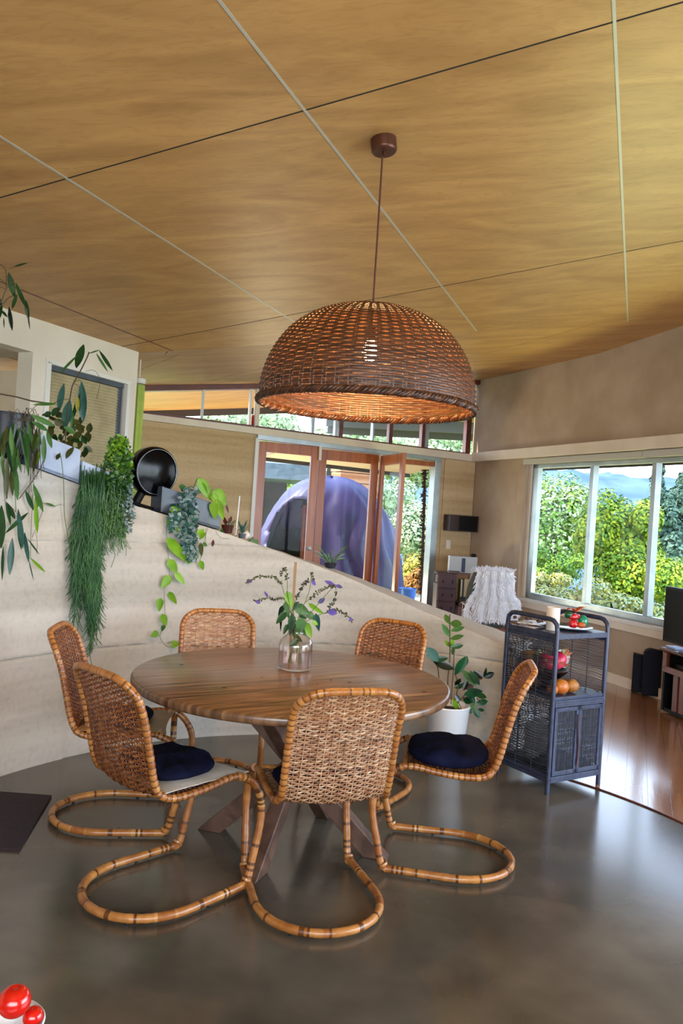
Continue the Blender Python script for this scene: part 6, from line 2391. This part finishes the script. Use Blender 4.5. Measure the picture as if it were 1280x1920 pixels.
M['grey_shell'] = mat('grey_green_upholstery', (92, 100, 94), 0.6)
zsh = at(905, 1075, AY).z
mb = MB()
n_ = 14
xc = (sx0 + sx1) / 2 - 0.005
for j in range(11):
    t_ = j / 10
    z = 0.42 + (zsh - 0.42) * t_
    wv = 0.19 + 0.03 * math.sin(PI * t_) - 0.05 * max(0, t_ - 0.75) * 2
    for i in range(n_ + 1):
        u = 2 * i / n_ - 1
        mb.v.append(V((xc + u * wv, AY + 0.075 + 0.10 * t_ * 0 - 0.09 * t_ + 0.07 * u * u, z)))
for j in range(10):
    for i in range(n_):
        a = j * (n_ + 1) + i
        mb.face((a, a + 1, a + n_ + 2, a + n_ + 1))
ob = obj('backrest', mb, M['grey_shell'], ac)
md = ob.modifiers.new('t', 'SOLIDIFY')
md.thickness = 0.03
# sheepskin draped over the back
fleece = mat('white_sheepskin', (246, 246, 250), 1.0, 0, (228, 230, 238), 22, bump=1.0, bscale=50, bdist=0.02, spec=0.1, sheen=0.3)
sk = thing('sheepskin', V((xc, AY, zsh)), 'shaggy white sheepskin draped over the back of the wooden armchair', 'sheepskin')
mb = MB()
outl = []
nu, nv = 26, 44
sr_ = random.Random(6)
fur = MB()
zlow = at(915, 1140, AY).z - 0.10
for j in range(nv + 1):
    t_ = j / nv                      # 0 bottom rear (towards the camera) .. 1 over the top and down the front
    for i in range(nu + 1):
        u = 2 * i / nu - 1
        wv = 0.195 + 0.04 * noise.noise(V((t_ * 4, 1.5 + (u > 0), 0))) + (0.03 if t_ < 0.3 else 0)
        wv *= 1 + 0.12 * math.sin(t_ * 9)
        if t_ < 0.62:
            z = zlow + (zsh + 0.045 - zlow) * (t_ / 0.62)
            y = AY - 0.085 + 0.02 * math.sin(t_ * 6) + 0.06 * u * u
        else:
            k = (t_ - 0.62) / 0.38
            z = zsh + 0.045 - 0.30 * max(0, k - 0.15)
            y = AY - 0.085 + 0.20 * min(1, k * 4) + 0.05 * u * u
        fold = 0.012 * math.sin(u * 14 + 2 * noise.noise(V((u, t_ * 2, 0))))
        p = V((xc + 0.03 + u * wv, y + fold, z - 0.02 * abs(u) + 0.012 * noise.noise(V((u * 5, t_ * 9, 3)))))
        mb.v.append(p)
        if t_ < 0.75:
            for q_ in range(3):
                bb = p + V((sr_.uniform(-.01, .01), -0.004, sr_.uniform(-.01, .01)))
                dd_ = V((sr_.uniform(-.5, .5) + u * 0.5, -0.35, -1 if t_ < 0.6 else 0.8)) * sr_.uniform(0.025, 0.05)
                fur.leaf(bb, bb + dd_, 0.010, V((0, -1, 0.2)), seg=2, shape=2)
for j in range(nv):
    for i in range(nu):
        a = j * (nu + 1) + i
        mb.face((a, a + 1, a + nu + 2, a + nu + 1))
ob = obj('hide', mb, fleece, sk)
md = ob.modifiers.new('t', 'SOLIDIFY')
md.thickness = 0.02
obj('wool', fur, fleece, sk, kind='stuff')

# television, speakers, stand along the right wall
TY = 6.5
Mt = Matrix.Rotation(-1.37, 3, 'Z')
TD = Mt @ V((1, 0, 0))
TN = Mt @ V((0, 1, 0))
tvx = at(1243, 1150, TY).x
tz0, tz1 = at(1243, 1203, TY).z, at(1246, 1101, TY).z
tv = thing('television', V((tvx, TY, tz0)) + TD * 0.4, 'black television screen at the right edge in front of the window', 'television')
mb = MB()
tvc = V((tvx, TY, (tz0 + tz1) / 2 + 0.01)) + TD * 0.40 + TN * 0.03
mb.box(tvc, (0.80, 0.05, tz1 - tz0), Mt)
tvb = obj('body', mb, M['black'], tv, smooth=False, bevel=0.008)
mb = MB()
mb.box(tvc + Mt @ V((0, -0.027, 0)), (0.76, 0.004, tz1 - tz0 - 0.04), Mt)
obj('screen', mb, M['black_screen'], tv, smooth=False)
mb = MB()
mb.lathe([(0, 0.0), (0.16, 0.0), (0.16, 0.012), (0.04, 0.02), (0.03, 0.06), (0, 0.06)], 32, V((tvc.x, tvc.y, tz0 - 0.045)), Mt @ Matrix.Diagonal((1, 0.6, 1)))
obj('foot', mb, M['black'], tv)
M['media_wood'] = wood_mat('media_unit_timber', (66, 30, 14), (98, 48, 22), (120, 64, 34), 0.4, 0, 0.1, 3, 10)
ms_ = thing('media_stand', V((tvx, TY, 0)), 'reddish timber television stand full of dark equipment at the right edge', 'cabinet')
ztop = tz0 - 0.047
mb = MB()
x0 = at(1237, 1215, TY).x
sc0 = V((x0, TY + 0.03, 0)) + TD * 0.55 + TN * 0.2
mb.box(sc0 + V((0, 0, ztop - 0.015)), (1.10, 0.40, 0.03), Mt)
obj('top', mb, M['media_wood'], ms_, smooth=False, bevel=0.012)


def msbox(x, z, sx, sy, sz__, name, m, dy=0.0):
    mb = MB()
    mb.box(sc0 + Mt @ V((x - 0.55, dy, 0)) + V((0, 0, z)), (sx, sy, sz__), Mt)
    return obj(name, mb, m, ms_, smooth=False, bevel=0.003)


msbox(0.06, ztop / 2, 0.025, 0.36, ztop - 0.04, 'side_panel', M['black'])
msbox(1.04, ztop / 2, 0.025, 0.36, ztop - 0.04, 'side_panel', M['media_wood'])
msbox(0.10, ztop - 0.10, 0.045, 0.03, 0.14, 'rail', M['media_wood'], -0.19)
msbox(0.22, ztop - 0.165, 0.30, 0.03, 0.05, 'shelf_front', M['media_wood'], -0.19)
msbox(0.55, ztop - 0.19, 0.96, 0.34, 0.02, 'shelf', M['black'])
msbox(0.55, ztop / 2, 0.96, 0.01, ztop - 0.05, 'back_panel', M['black'], 0.17)
msbox(0.55, 0.03, 0.96, 0.34, 0.03, 'bottom_shelf', M['black'])
for k in range(4):
    ob = msbox(0.22 + k * 0.085, 0.045 + 0.17, 0.060, 0.20, 0.34 - 0.004 * k, 'record_box', M['media_wood'], -0.08)
ob = msbox(0.34, ztop - 0.145, 0.36, 0.26, 0.07, 'amplifier', M['black'], -0.02)
mb = MB()
bk = sc0 + Mt @ V((-0.45, -0.11, 0)) + V((0, 0, ztop + 0.010))
mb.box(bk, (0.13, 0.10, 0.018), Mt)
obj('small_book', mb, mat('blue_white_cover', (150, 170, 206), 0.25), origin=bk - V((0, 0, 0.009)), smooth=False, bevel=0.002, label='small glossy blue-white box on the left end of the television stand', cat='box')


def spk(px0, px1, py0, py1, Y, dep, m, label, curved=False):
    a, b = at(px0, py0, Y), at(px1, py1, Y)
    w = b.x - a.x
    t = thing('floor_speaker', V(((a.x + b.x) / 2, Y, 0)), label, 'speaker')
    zt = a.z
    mb = MB()
    R = Matrix.Rotation(-0.37, 3, 'Z')
    c = V(((a.x + b.x) / 2, Y + dep / 2, 0))
    if curved:
        poly = []
        for k in range(9):
            an = PI / 2 * k / 8
            poly.append(V((-w / 2 + 0.07 - 0.07 * math.cos(an), -dep / 2, zt - 0.07 + 0.07 * math.sin(an))))
        poly += [V((w / 2, -dep / 2, zt)), V((w / 2, -dep / 2, 0.02)), V((-w / 2, -dep / 2, 0.02))]
        mb.prism([c + R @ p for p in poly], R @ V((0, dep, 0)))
    else:
        mb.box(c + V((0, 0, zt / 2 + 0.008)), (w, dep, zt - 0.016), R)
    obj('cabinet', mb, m, t, smooth=False, bevel=0.005)
    mb = MB()
    mb.box(c + R @ V((0, -dep / 2 - 0.004, 0)) + V((0, 0, zt / 2)), (w * 0.9, 0.008, zt * 0.9), R)
    obj('grille', mb, M['navy_box'], t, smooth=False, bevel=0.003)
    for sx in (-1, 1):
        for sy in (-1, 1):
            mb = MB()
            mb.lathe([(0, 0), (0.014, 0), (0.014, 0.025), (0, 0.025)], 10, c + R @ V((sx * w * 0.35, sy * dep * 0.35, 0)))
            obj('foot', mb, M['black'], t)


spk(1196, 1222, 1229, 1300, 7.12, 0.20, M['navy_box'], 'dark blue box speaker on the floor, left of the television stand')
spk(1216, 1244, 1218, 1312, 6.98, 0.20, M['navy_box'], 'taller black speaker with a rounded top corner, next to the television stand', True)

# green fabric post and white cap behind the end of the white wall
gc = at(257, 780, 7.0)
t = thing('green_curtain', V((gc.x, 7.0, 0)), 'lime green fabric curtain column beyond the end of the white wall', 'curtain')
mb = MB()
pf = []
for k in range(33):
    a = 2 * PI * k / 32
    pf.append(a)
ztp = at(258, 722, 7.0).z
NSG = 48
for z in (0.02, 0.8, 1.6, ztp):
    for k in range(NSG):
        a = 2 * PI * k / NSG
        rr_ = 0.048 + 0.005 * math.sin(a * 8)
        mb.v.append(V((gc.x + rr_ * math.cos(a), 7.0 + rr_ * math.sin(a), z)))
for j in range(3):
    for k in range(NSG):
        k2 = (k + 1) % NSG
        mb.face((j * NSG + k, j * NSG + k2, (j + 1) * NSG + k2, (j + 1) * NSG + k))
obj('fabric', mb, M['green_fabric'], t)
mb = MB()
zc_ = at(258, 713, 7.0).z
mb.lathe([(0, -0.03), (0.05, -0.03), (0.058, -0.015), (0.058, 0.015), (0.05, 0.02), (0, 0.02)], 32, V((gc.x, 7.0, zc_)))
obj('white_cap', mb, M['trim_white'], t)
mb = MB()
mb.tube([V((gc.x, 7.0, zc_ + 0.02)), V((gc.x, 7.0, 2.76))], 0.006, 8)
obj('rod', mb, M['trim_white'], t)
mb = MB()
mb.tube([bw_(sB(478, 780), 2.62, -0.03), bw_(sB(478, 780), 2.40, -0.03)], 0.004, 6)
obj('blind_cord', mb, M['trim_white'], parent=cl)

# ------------------------------------------------------------------ outdoors
M['grass'] = mat('lawn', (112, 128, 60), 0.95, 0, (146, 150, 84), 1.2, spec=0.1)
M['paving'] = mat('patio_slab', (186, 176, 156), 0.9, 0, (200, 190, 170), 3)
mb = MB()
n_ = 40
for j in range(n_ + 1):
    for i in range(n_ + 1):
        x, y = -40 + 100 * i / n_, -20 + 160 * j / n_
        d_ = max(0.0, (x * 0.5 + y * 0.86) - 11)
        z = -0.25 - 0.11 * d_ + 0.25 * noise.noise(V((x * 0.15, y * 0.15, 0)))
        mb.v.append(V((x, y, min(z, -0.22))))
for j in range(n_):
    for i in range(n_):
        a = j * (n_ + 1) + i
        mb.face((a, a + 1, a + n_ + 2, a + n_ + 1))
tag(obj('ground', mb, M['grass'], origin=(0, 0, 0)), kind='structure')
mb = MB()
mb.box(bw_(2.0, -0.08, 2.6), (9, 4.6, 0.12), Rb)
obj('patio', mb, M['paving'], origin=bw_(2, -0.14, 2.6), smooth=False, kind='structure')

# eaves
def eave(name, base, s0, s1, zf, R, outd, gut_z, m_soff):
    mb = MB()
    P0, P1 = base(s0, zf(s0), 0.31 if base is bw_ else 0.17), base(s1, zf(s1), 0.31 if base is bw_ else 0.17)
    Q0, Q1 = base(s0, zf(s0) + gut_z, outd), base(s1, zf(s1) + gut_z, outd)
    mb.hexa([P0, P1, Q1, Q0], [p + V((0, 0, 0.05)) for p in (P0, P1, Q1, Q0)])
    o = obj(name, mb, m_soff, origin=P0, smooth=False, kind='structure')
    mb = MB()
    n = (Q0 - P0).normalized() * 0.03
    dn = V((0, 0, -0.09))
    mb.hexa([Q0 + dn, Q1 + dn, Q1 + n + dn, Q0 + n + dn], [p + V((0, 0, 0.06)) for p in (Q0, Q1, Q1 + n, Q0 + n)])
    obj('fascia', mb, mat(name + '_fascia', (70, 66, 66), 0.6), o, smooth=False)
    return o


eave('trim_5', bw_, -3.0, 8.0, lambda s: head_t(s) - 0.03, Rb, 2.1, -0.05, M['ply'])
M['soffit'] = mat('soffit_timber', (150, 110, 72), 0.7, 0, (130, 92, 58), 6)
eave('trim_6', rw, -1.0, 7.0, lambda s: 2.30, Rr, 1.05, 0.0, M['soffit'])
# hood over the door opening outside (pale soffit seen through the open leaf)
mb = MB()
hd_ = [bw_(0.2, 2.17, 0.33), bw_(2.4, 2.24, 0.33), bw_(2.4, 2.16, 1.5), bw_(0.2, 2.10, 1.5)]
mb.hexa(hd_, [p + V((0, 0, 0.05)) for p in hd_])
hood = obj('trim_7', mb, mat('pale_soffit', (206, 190, 160), 0.7), origin=hd_[0], smooth=False, kind='structure')
mb = MB()
mb.hexa([hd_[3] + V((0, 0, -0.05)), hd_[2] + V((0, 0, -0.05)), hd_[2] + BN * 0.03 + V((0, 0, -0.05)), hd_[3] + BN * 0.03 + V((0, 0, -0.05))],
        [hd_[3] + V((0, 0, 0.06)), hd_[2] + V((0, 0, 0.06)), hd_[2] + BN * 0.03 + V((0, 0, 0.06)), hd_[3] + BN * 0.03 + V((0, 0, 0.06))])
obj('gutter', mb, mat('dark_gutter', (60, 60, 62), 0.5), hood, smooth=False)

# blue tarpaulin dome
dcn = at(615, 1010, 12.4)
rx_, ry_, hz_ = 1.22, 0.9, at(600, 893, 12.4).z + 0.02
dm = thing('tarpaulin_dome', V((dcn.x, 12.4, -0.02)), 'blue tarpaulin thrown over a dome outside the cedar doors', 'tarpaulin')
tarp = mat('blue_tarpaulin', (36, 38, 88), 0.5, 0, (54, 46, 96), 2.5, bump=0.2, bscale=10)
mb = MB()
nu, nv = 90, 40
for j in range(nv + 1):
    v = PI / 2 * j / nv
    for i in range(nu):
        u = 2 * PI * i / nu
        k = 1 + (0.045 * noise.noise(V((u * 3.5 if u < PI else (2 * PI - u) * 3.5, v * 2.0, 0))) + 0.035 * math.sin(u * 17 + 4 * noise.noise(V((math.cos(u) * 3, v * 3, 1))))) * math.cos(v) ** 0.7
        cz = math.cos(v) ** 0.8
        mb.v.append(V((dcn.x + math.cos(u) * rx_ * cz * k, 12.4 + math.sin(u) * ry_ * cz * k, -0.02 + hz_ * math.sin(v) * (1 + 0.01 * math.sin(5 * u)))))
for j in range(nv):
    for i in range(nu):
        u = 2 * PI * (i + 0.5) / nu
        px_ = (mb.v[j * nu + i].x - dcn.x)
        zz = mb.v[j * nu + i].z
        if math.sin(u) < 0 and -0.95 < px_ < -0.30 and zz < 1.62 - (px_ + 0.5) ** 2 * 2.2:
            continue
        i2 = (i + 1) % nu
        mb.face((j * nu + i, j * nu + i2, (j + 1) * nu + i2, (j + 1) * nu + i))
ob = obj('cover', mb, tarp, dm)
md = ob.modifiers.new('t', 'SOLIDIFY')
md.thickness = 0.012
lin = mat('plum_lining', (22, 13, 22), 0.9, 0, (13, 10, 20), 6, spec=0.1)
mb = MB()
for j in range(17):
    for i in range(25):
        a = PI * (0.0 + i / 24)
        z = 1.86 * j / 16
        kk = math.sqrt(max(0.02, 1 - (z / 2.05) ** 2))
        mb.v.append(V((dcn.x + math.cos(a) * 1.02 * kk, 12.45 + math.sin(a) * 0.72 * kk + 0.03 * math.sin(i * 2.2), z)))
for j in range(16):
    for i in range(24):
        a = j * 25 + i
        if -0.78 < mb.v[a].x - dcn.x < -0.42 and 10 <= j <= 13:
            continue
        mb.face((a, a + 1, a + 26, a + 25))
ob = obj('lining', mb, lin, dm)
md = ob.modifiers.new('t', 'SOLIDIFY')
md.thickness = 0.01
for x in (-0.40, -0.28):
    mb = MB()
    mb.tube([V((dcn.x + x, 12.38, 0)), V((dcn.x + x, 12.38, 1.55))], 0.03, 8)
    obj('pole', mb, M['dark_red_wood'], dm)

# rust coloured rammed earth wing wall outside
wq = [at(628, 1000, 15.0), at(712, 1000, 15.4)]
ow = thing('garden_wall', V((wq[0].x, 15.0, -0.1)), 'layered rust and cream earth wall standing behind the tarpaulin dome', 'wall')
lay = 15
ztw = at(640, 855, 15).z
rr = random.Random(3)
for k in range(lay):
    z0, z1 = -0.3 + (ztw + 0.4) * k / lay, -0.3 + (ztw + 0.4) * (k + 1) / lay - 0.012
    lean = 0.018 * (k - lay)
    o = rr.uniform(-0.012, 0.012)
    mb = MB()
    A, B = V((wq[0].x - 0.02 + lean * -1.0, 15.0 + o, 0)), V((wq[1].x - 0.05, 15.5 + o, 0))
    d = (B - A).normalized()
    n_ = V((-d.y, d.x, 0)) * 0.35
    pts = [A, B, B + n_, A + n_]
    mb.hexa([p + V((0, 0, z0)) for p in pts], [p + V((0, 0, z1)) for p in pts])
    obj('course', mb, M['earth_out'], ow, smooth=False, bevel=0.008)

# neighbouring shed roof, beam and dark wall seen through the left door and clerestory
sd_ = thing('garden_shed', V((-2.0, 15.5, -0.3)), 'dark shed with grey roof seen through the left cedar door', 'shed')
mb = MB()
pa, pb_ = at(430, 893, 15.5), at(600, 905, 15.5)
mb.hexa([V((pa.x - 1, 15.2, pa.z)), V((pb_.x + 0.0, 15.2, pa.z)), V((pb_.x + 0.0, 18, pa.z)), V((pa.x - 1, 18, pa.z))],
        [V((pa.x - 1, 15.2, pa.z + 0.30)), V((pb_.x + 0.0, 15.2, pa.z + 0.30)), V((pb_.x, 18, pa.z + 0.75)), V((pa.x - 1, 18, pa.z + 0.75))])
obj('roof', mb, mat('grey_green_metal_roof', (76, 92, 100), 0.5, 0, (96, 110, 112), 9), sd_, smooth=False)
for x in (pa.x - 0.8, pa.x + 0.4, pb_.x - 0.2):
    mb = MB()
    mb.box(V((x, 15.4, (pa.z - 0.3) / 2)), (0.10, 0.10, pa.z + 0.3))
    obj('post', mb, M['dark_red_wood'], sd_, smooth=False)
mb = MB()
mb.box(V(((pa.x + pb_.x) / 2 - 0.9, 17.6, (pa.z - 0.3) / 2)), (pb_.x - pa.x + 0.2, 0.10, pa.z + 0.3))
obj('back_wall', mb, mat('dark_shed_wall', (74, 60, 50), 0.8, 0, (50, 44, 40), 4), sd_, smooth=False)
# pergola roof outside the clerestory
pg = thing('pergola_roof', V((0.5, 14.5, -0.3)), 'flat pergola roof with yellow lit underside and grey beams above the doors', 'pergola')
ga, gb = at(640, 792, 14.6), at(905, 806, 14.6)
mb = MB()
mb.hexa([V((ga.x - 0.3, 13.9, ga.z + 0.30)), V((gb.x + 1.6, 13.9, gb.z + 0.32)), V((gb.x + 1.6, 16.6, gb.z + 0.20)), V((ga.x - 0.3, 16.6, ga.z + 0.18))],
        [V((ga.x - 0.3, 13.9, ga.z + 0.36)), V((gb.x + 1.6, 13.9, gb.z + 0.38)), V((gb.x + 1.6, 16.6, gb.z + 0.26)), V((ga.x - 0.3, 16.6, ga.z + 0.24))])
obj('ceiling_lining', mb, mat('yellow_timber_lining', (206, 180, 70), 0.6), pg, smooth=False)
for y in (15.2, 16.6):
    mb = MB()
    mb.hexa([V((ga.x - 0.3, y, ga.z - 0.02)), V((gb.x + 1.6, y, gb.z)), V((gb.x + 1.6, y + 0.08, gb.z)), V((ga.x - 0.3, y + 0.08, ga.z - 0.02))],
            [V((ga.x - 0.3, y, ga.z + 0.20)), V((gb.x + 1.6, y, gb.z + 0.22)), V((gb.x + 1.6, y + 0.08, gb.z + 0.22)), V((ga.x - 0.3, y + 0.08, ga.z + 0.20))])
    obj('beam', mb, mat('grey_beam_%d' % int(y), (96, 100, 100), 0.7), pg, smooth=False)
for x in (ga.x - 0.2, gb.x + 1.5):
    mb = MB()
    mb.box(V((x, 16.62, ga.z / 2 - 0.2)), (0.12, 0.12, ga.z + 0.3))
    obj('post', mb, mat('grey_post', (100, 100, 98), 0.7), pg, smooth=False)
# shaggy creeper at the door post
vn = thing('shaggy_creeper', bw_(0.66, 0.1, 0.5), 'dark shaggy creeper stem hanging beside the open door', 'creeper')
mb = MB()
cr_ = random.Random(12)
path = [at(797 - 0.030 * (y - 870) , y, 10.9) for y in range(872, 1120, 8)]
mb.tube(path, 0.020, 7, rf=lambda i, t: 0.8 + 0.5 * cr_.random())
obj('stem', mb, mat('dark_bark', (58, 44, 40), 0.9), vn)
mb = MB()
for p in path:
    for k in range(12):
        d = V((cr_.uniform(-1, 0.6), cr_.uniform(-1, 1), cr_.uniform(-0.7, 0.3))).normalized()
        mb.leaf(p, p + d * cr_.uniform(0.03, 0.085), 0.022, V((cr_.uniform(-1, 1), -1, 0.3)), seg=2)
obj('husks', mb, mat('dry_husk', (72, 56, 50), 0.9), vn, kind='stuff')
c_ = at(764, 1108, 11.6)
t = thing('blue_bucket', V((c_.x, 11.6, -0.02)), 'small blue bucket on the patio outside the open door', 'bucket')
mb = MB()
zb3 = c_.z + 0.04
mb.lathe([(0, zb3 - 0.26), (0.10, zb3 - 0.26), (0.13, zb3), (0.135, zb3), (0.135, zb3 - 0.01), (0.12, zb3 - 0.01), (0.09, zb3 - 0.24), (0, zb3 - 0.24)], 24, V((c_.x, 11.6, 0)))
obj('pail', mb, mat('blue_plastic', (70, 120, 200), 0.4), t)
mb = MB()
mb.lathe([(0, -0.02), (0.16, -0.02), (0.16, zb3 - 0.262), (0, zb3 - 0.262)], 12, V((c_.x, 11.6, 0)))
obj('stone_base', mb, M['paving'], t)

# trees and shrubs
LM = {}
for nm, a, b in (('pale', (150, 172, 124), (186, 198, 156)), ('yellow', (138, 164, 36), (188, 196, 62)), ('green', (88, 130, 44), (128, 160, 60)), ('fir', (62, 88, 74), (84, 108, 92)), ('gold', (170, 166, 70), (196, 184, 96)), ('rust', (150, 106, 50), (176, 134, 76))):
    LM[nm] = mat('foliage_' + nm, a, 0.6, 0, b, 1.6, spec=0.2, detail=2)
M['bark'] = mat('tree_bark', (96, 84, 70), 0.9, 0, (66, 58, 48), 8)


def tree(name, c, rx, ry, rz, n, size, m, label, base_z=-1.2, seed=0, group='trees outside the windows', cat='tree', cone=False, lumps=9, m2=None):
    r = random.Random(seed)
    t = thing(name, V((c[0], c[1], base_z)), label, cat, group)
    blobs = []
    for k in range(lumps):
        d = V((r.uniform(-1, 1), r.uniform(-1, 1), r.uniform(-1, 1)))
        if cone:
            h = r.uniform(-1, 1)
            w = (1 - h) / 2 * 0.8
            d = V((r.uniform(-w, w), r.uniform(-w, w), h))
            blobs.append((V((d.x * rx, d.y * ry, d.z * rz)), 0.45 * (1 - (h + 1) / 2 * 0.8)))
        else:
            d = d.normalized() * r.uniform(0.2, 0.72)
            blobs.append((V((d.x * rx, d.y * ry, d.z * rz)), r.uniform(0.28, 0.5)))
    for part, mm in enumerate((m, m2 or m)):
        mb = MB()
        for k in range(n // 2):
            o, s = r.choice(blobs)
            d = V((r.gauss(0, 1), r.gauss(0, 1), r.gauss(0, 1))).normalized()
            q = r.uniform(0.72, 1.0)
            p = V(c) + o + V((d.x * rx * s * q, d.y * ry * s * q, d.z * rz * s * q))
            g_ = (d + V((r.uniform(-.6, .6), r.uniform(-.6, .6), r.uniform(-.2, .7)))).normalized()
            tdir = g_.cross(V((r.uniform(-1, 1), r.uniform(-1, 1), r.uniform(-1, 1)))).normalized()
            L = size * r.uniform(0.6, 1.3)
            a_ = p - tdir * L / 2
            b_ = p + tdir * L / 2
            sd = g_.cross(tdir) * L * 0.30
            n0 = len(mb.v)
            mb.v += [a_, p + sd, b_, p - sd]
            mb.face((n0, n0 + 1, n0 + 2, n0 + 3), r.random())
        obj('foliage', mb, mm, t, smooth=False, kind='stuff')
    mb = MB()
    mb.tube([V((c[0], c[1], base_z)), V((c[0] + 0.05, c[1], c[2] - rz * 0.4)), V((c[0], c[1], c[2] + rz * 0.3))], max(0.06, rx * 0.05), 8, rf=lambda i, t_: 1 - 0.7 * t_)
    for k in range(5):
        o, s = blobs[k % len(blobs)]
        mb.tube([V((c[0], c[1], c[2] - rz * 0.5)), V(c) + o * 0.5, V(c) + o], max(0.03, rx * 0.022), 5, rf=lambda i, t_: 1 - 0.6 * t_)
    obj('trunk', mb, M['bark'], t)
    return t


def tpx(px, py, Y):
    p = at(px, py, Y)
    return (p.x, p.y, p.z)


tree('broadleaf_tree', tpx(1165, 1040, 15), 1.15, 1.0, 1.35, 20000, 0.085, LM['yellow'], 'bright yellow-green leafy tree in the middle of the big window', seed=1, lumps=18, m2=LM['green'])
tree('broadleaf_tree', tpx(1245, 1085, 14.5), 0.85, 0.9, 0.95, 11000, 0.08, LM['green'], 'green leafy tree at the right of the big window, behind the television', seed=2, lumps=12, m2=LM['yellow'])
tree('pale_tree', tpx(1040, 990, 20), 1.5, 1.2, 1.75, 14000, 0.11, LM['pale'], 'pale hazy tree in the left pane of the big window', seed=3, lumps=16, m2=LM['green'])
tree('pale_tree', tpx(990, 1000, 24), 1.6, 1.4, 1.7, 9000, 0.13, LM['pale'], 'pale bushy tree at the far left edge of the big window', seed=4, lumps=12)
tree('conifer_tree', tpx(1232, 965, 42), 1.6, 1.6, 2.6, 5000, 0.32, LM['fir'], 'grey-green conifer against the hill, left of the two', base_z=-5, seed=5, cone=True, lumps=26)
tree('conifer_tree', tpx(1275, 980, 44), 2.2, 1.9, 2.9, 5000, 0.34, LM['fir'], 'grey-green conifer against the hill at the right edge', base_z=-5, seed=6, cone=True, lumps=26)
for k, (px, py, Y, rx, rz, m, lab) in enumerate(((1010, 1105, 12.6, 0.7, 0.42, 'gold', 'low golden shrub under the left pane of the big window'), (1080, 1125, 12.2, 0.65, 0.40, 'gold', 'low golden shrub behind the candle holder'),
                                                 (1150, 1145, 12.0, 0.75, 0.40, 'gold', 'low yellow shrub behind the dark cart, below the bright tree'), (1225, 1165, 11.8, 0.7, 0.42, 'gold', 'low yellowish shrub beside the television'),
                                                 (1035, 1065, 14.5, 0.8, 0.5, 'green', 'green shrub between the golden shrubs and the pale tree'), (1310, 1150, 12.5, 0.9, 0.6, 'green', 'green shrub hidden by the television'))):
    tree('garden_shrub', tpx(px, py, Y), rx, rx, rz, 5000, 0.055, LM[m], lab, base_z=-0.6, seed=20 + k, group='low shrubs below the big window', cat='shrub', m2=LM['pale'] if m == 'gold' else LM['green'])
# garden behind the doors and the clerestory
for k, (px, py, Y, rx, rz, m, lab) in enumerate(((800, 990, 21, 1.3, 1.2, 'pale', 'pale washed out tree behind the open door leaf'), (728, 960, 23, 1.5, 1.7, 'pale', 'pale tree left of the open door, behind the swung leaf'),
                                                 (775, 1062, 15.0, 0.75, 0.42, 'gold', 'sunlit yellow-green shrub outside the open door'), (790, 1092, 13.6, 0.5, 0.3, 'rust', 'orange grassy clump outside the open door'),
                                                 (640, 920, 22, 2.0, 1.6, 'pale', 'pale tree beyond the earth wing wall'), (500, 900, 22, 2.2, 1.8, 'green', 'green tree behind the shed roof'),
                                                 (560, 960, 19.5, 1.2, 1.2, 'green', 'green shrubby tree seen under the shed roof'), (540, 830, 27, 3.2, 1.5, 'pale', 'pale tree crown in the clerestory above the left door'),
                                                 (690, 835, 28, 3.2, 1.5, 'pale', 'pale tree crown in the clerestory beneath the lamp'), (835, 865, 29, 3.0, 1.4, 'pale', 'pale tree crown in the right end of the clerestory'),
                                                 (430, 815, 28, 2.8, 1.3, 'pale', 'pale tree crown at the left end of the clerestory'))):
    tree('garden_tree' if rx > 1 else 'garden_shrub', tpx(px, py, Y), rx, rx * 0.8, rz, 8000 if rx > 1 else 5000, 0.04 + rx * 0.045, LM[m], lab, base_z=-1.0 if Y > 18 else -0.5, seed=40 + k,
         group='garden plants beyond the doors', cat='tree' if rx > 1 else 'shrub')
# wooded hills
M['hill'] = mat('hazy_distant_forest', (72, 92, 112), 1.0, 0, (94, 114, 134), 0.12, detail=10, spec=0.0)  # distance haze is put into the bluish forest colour
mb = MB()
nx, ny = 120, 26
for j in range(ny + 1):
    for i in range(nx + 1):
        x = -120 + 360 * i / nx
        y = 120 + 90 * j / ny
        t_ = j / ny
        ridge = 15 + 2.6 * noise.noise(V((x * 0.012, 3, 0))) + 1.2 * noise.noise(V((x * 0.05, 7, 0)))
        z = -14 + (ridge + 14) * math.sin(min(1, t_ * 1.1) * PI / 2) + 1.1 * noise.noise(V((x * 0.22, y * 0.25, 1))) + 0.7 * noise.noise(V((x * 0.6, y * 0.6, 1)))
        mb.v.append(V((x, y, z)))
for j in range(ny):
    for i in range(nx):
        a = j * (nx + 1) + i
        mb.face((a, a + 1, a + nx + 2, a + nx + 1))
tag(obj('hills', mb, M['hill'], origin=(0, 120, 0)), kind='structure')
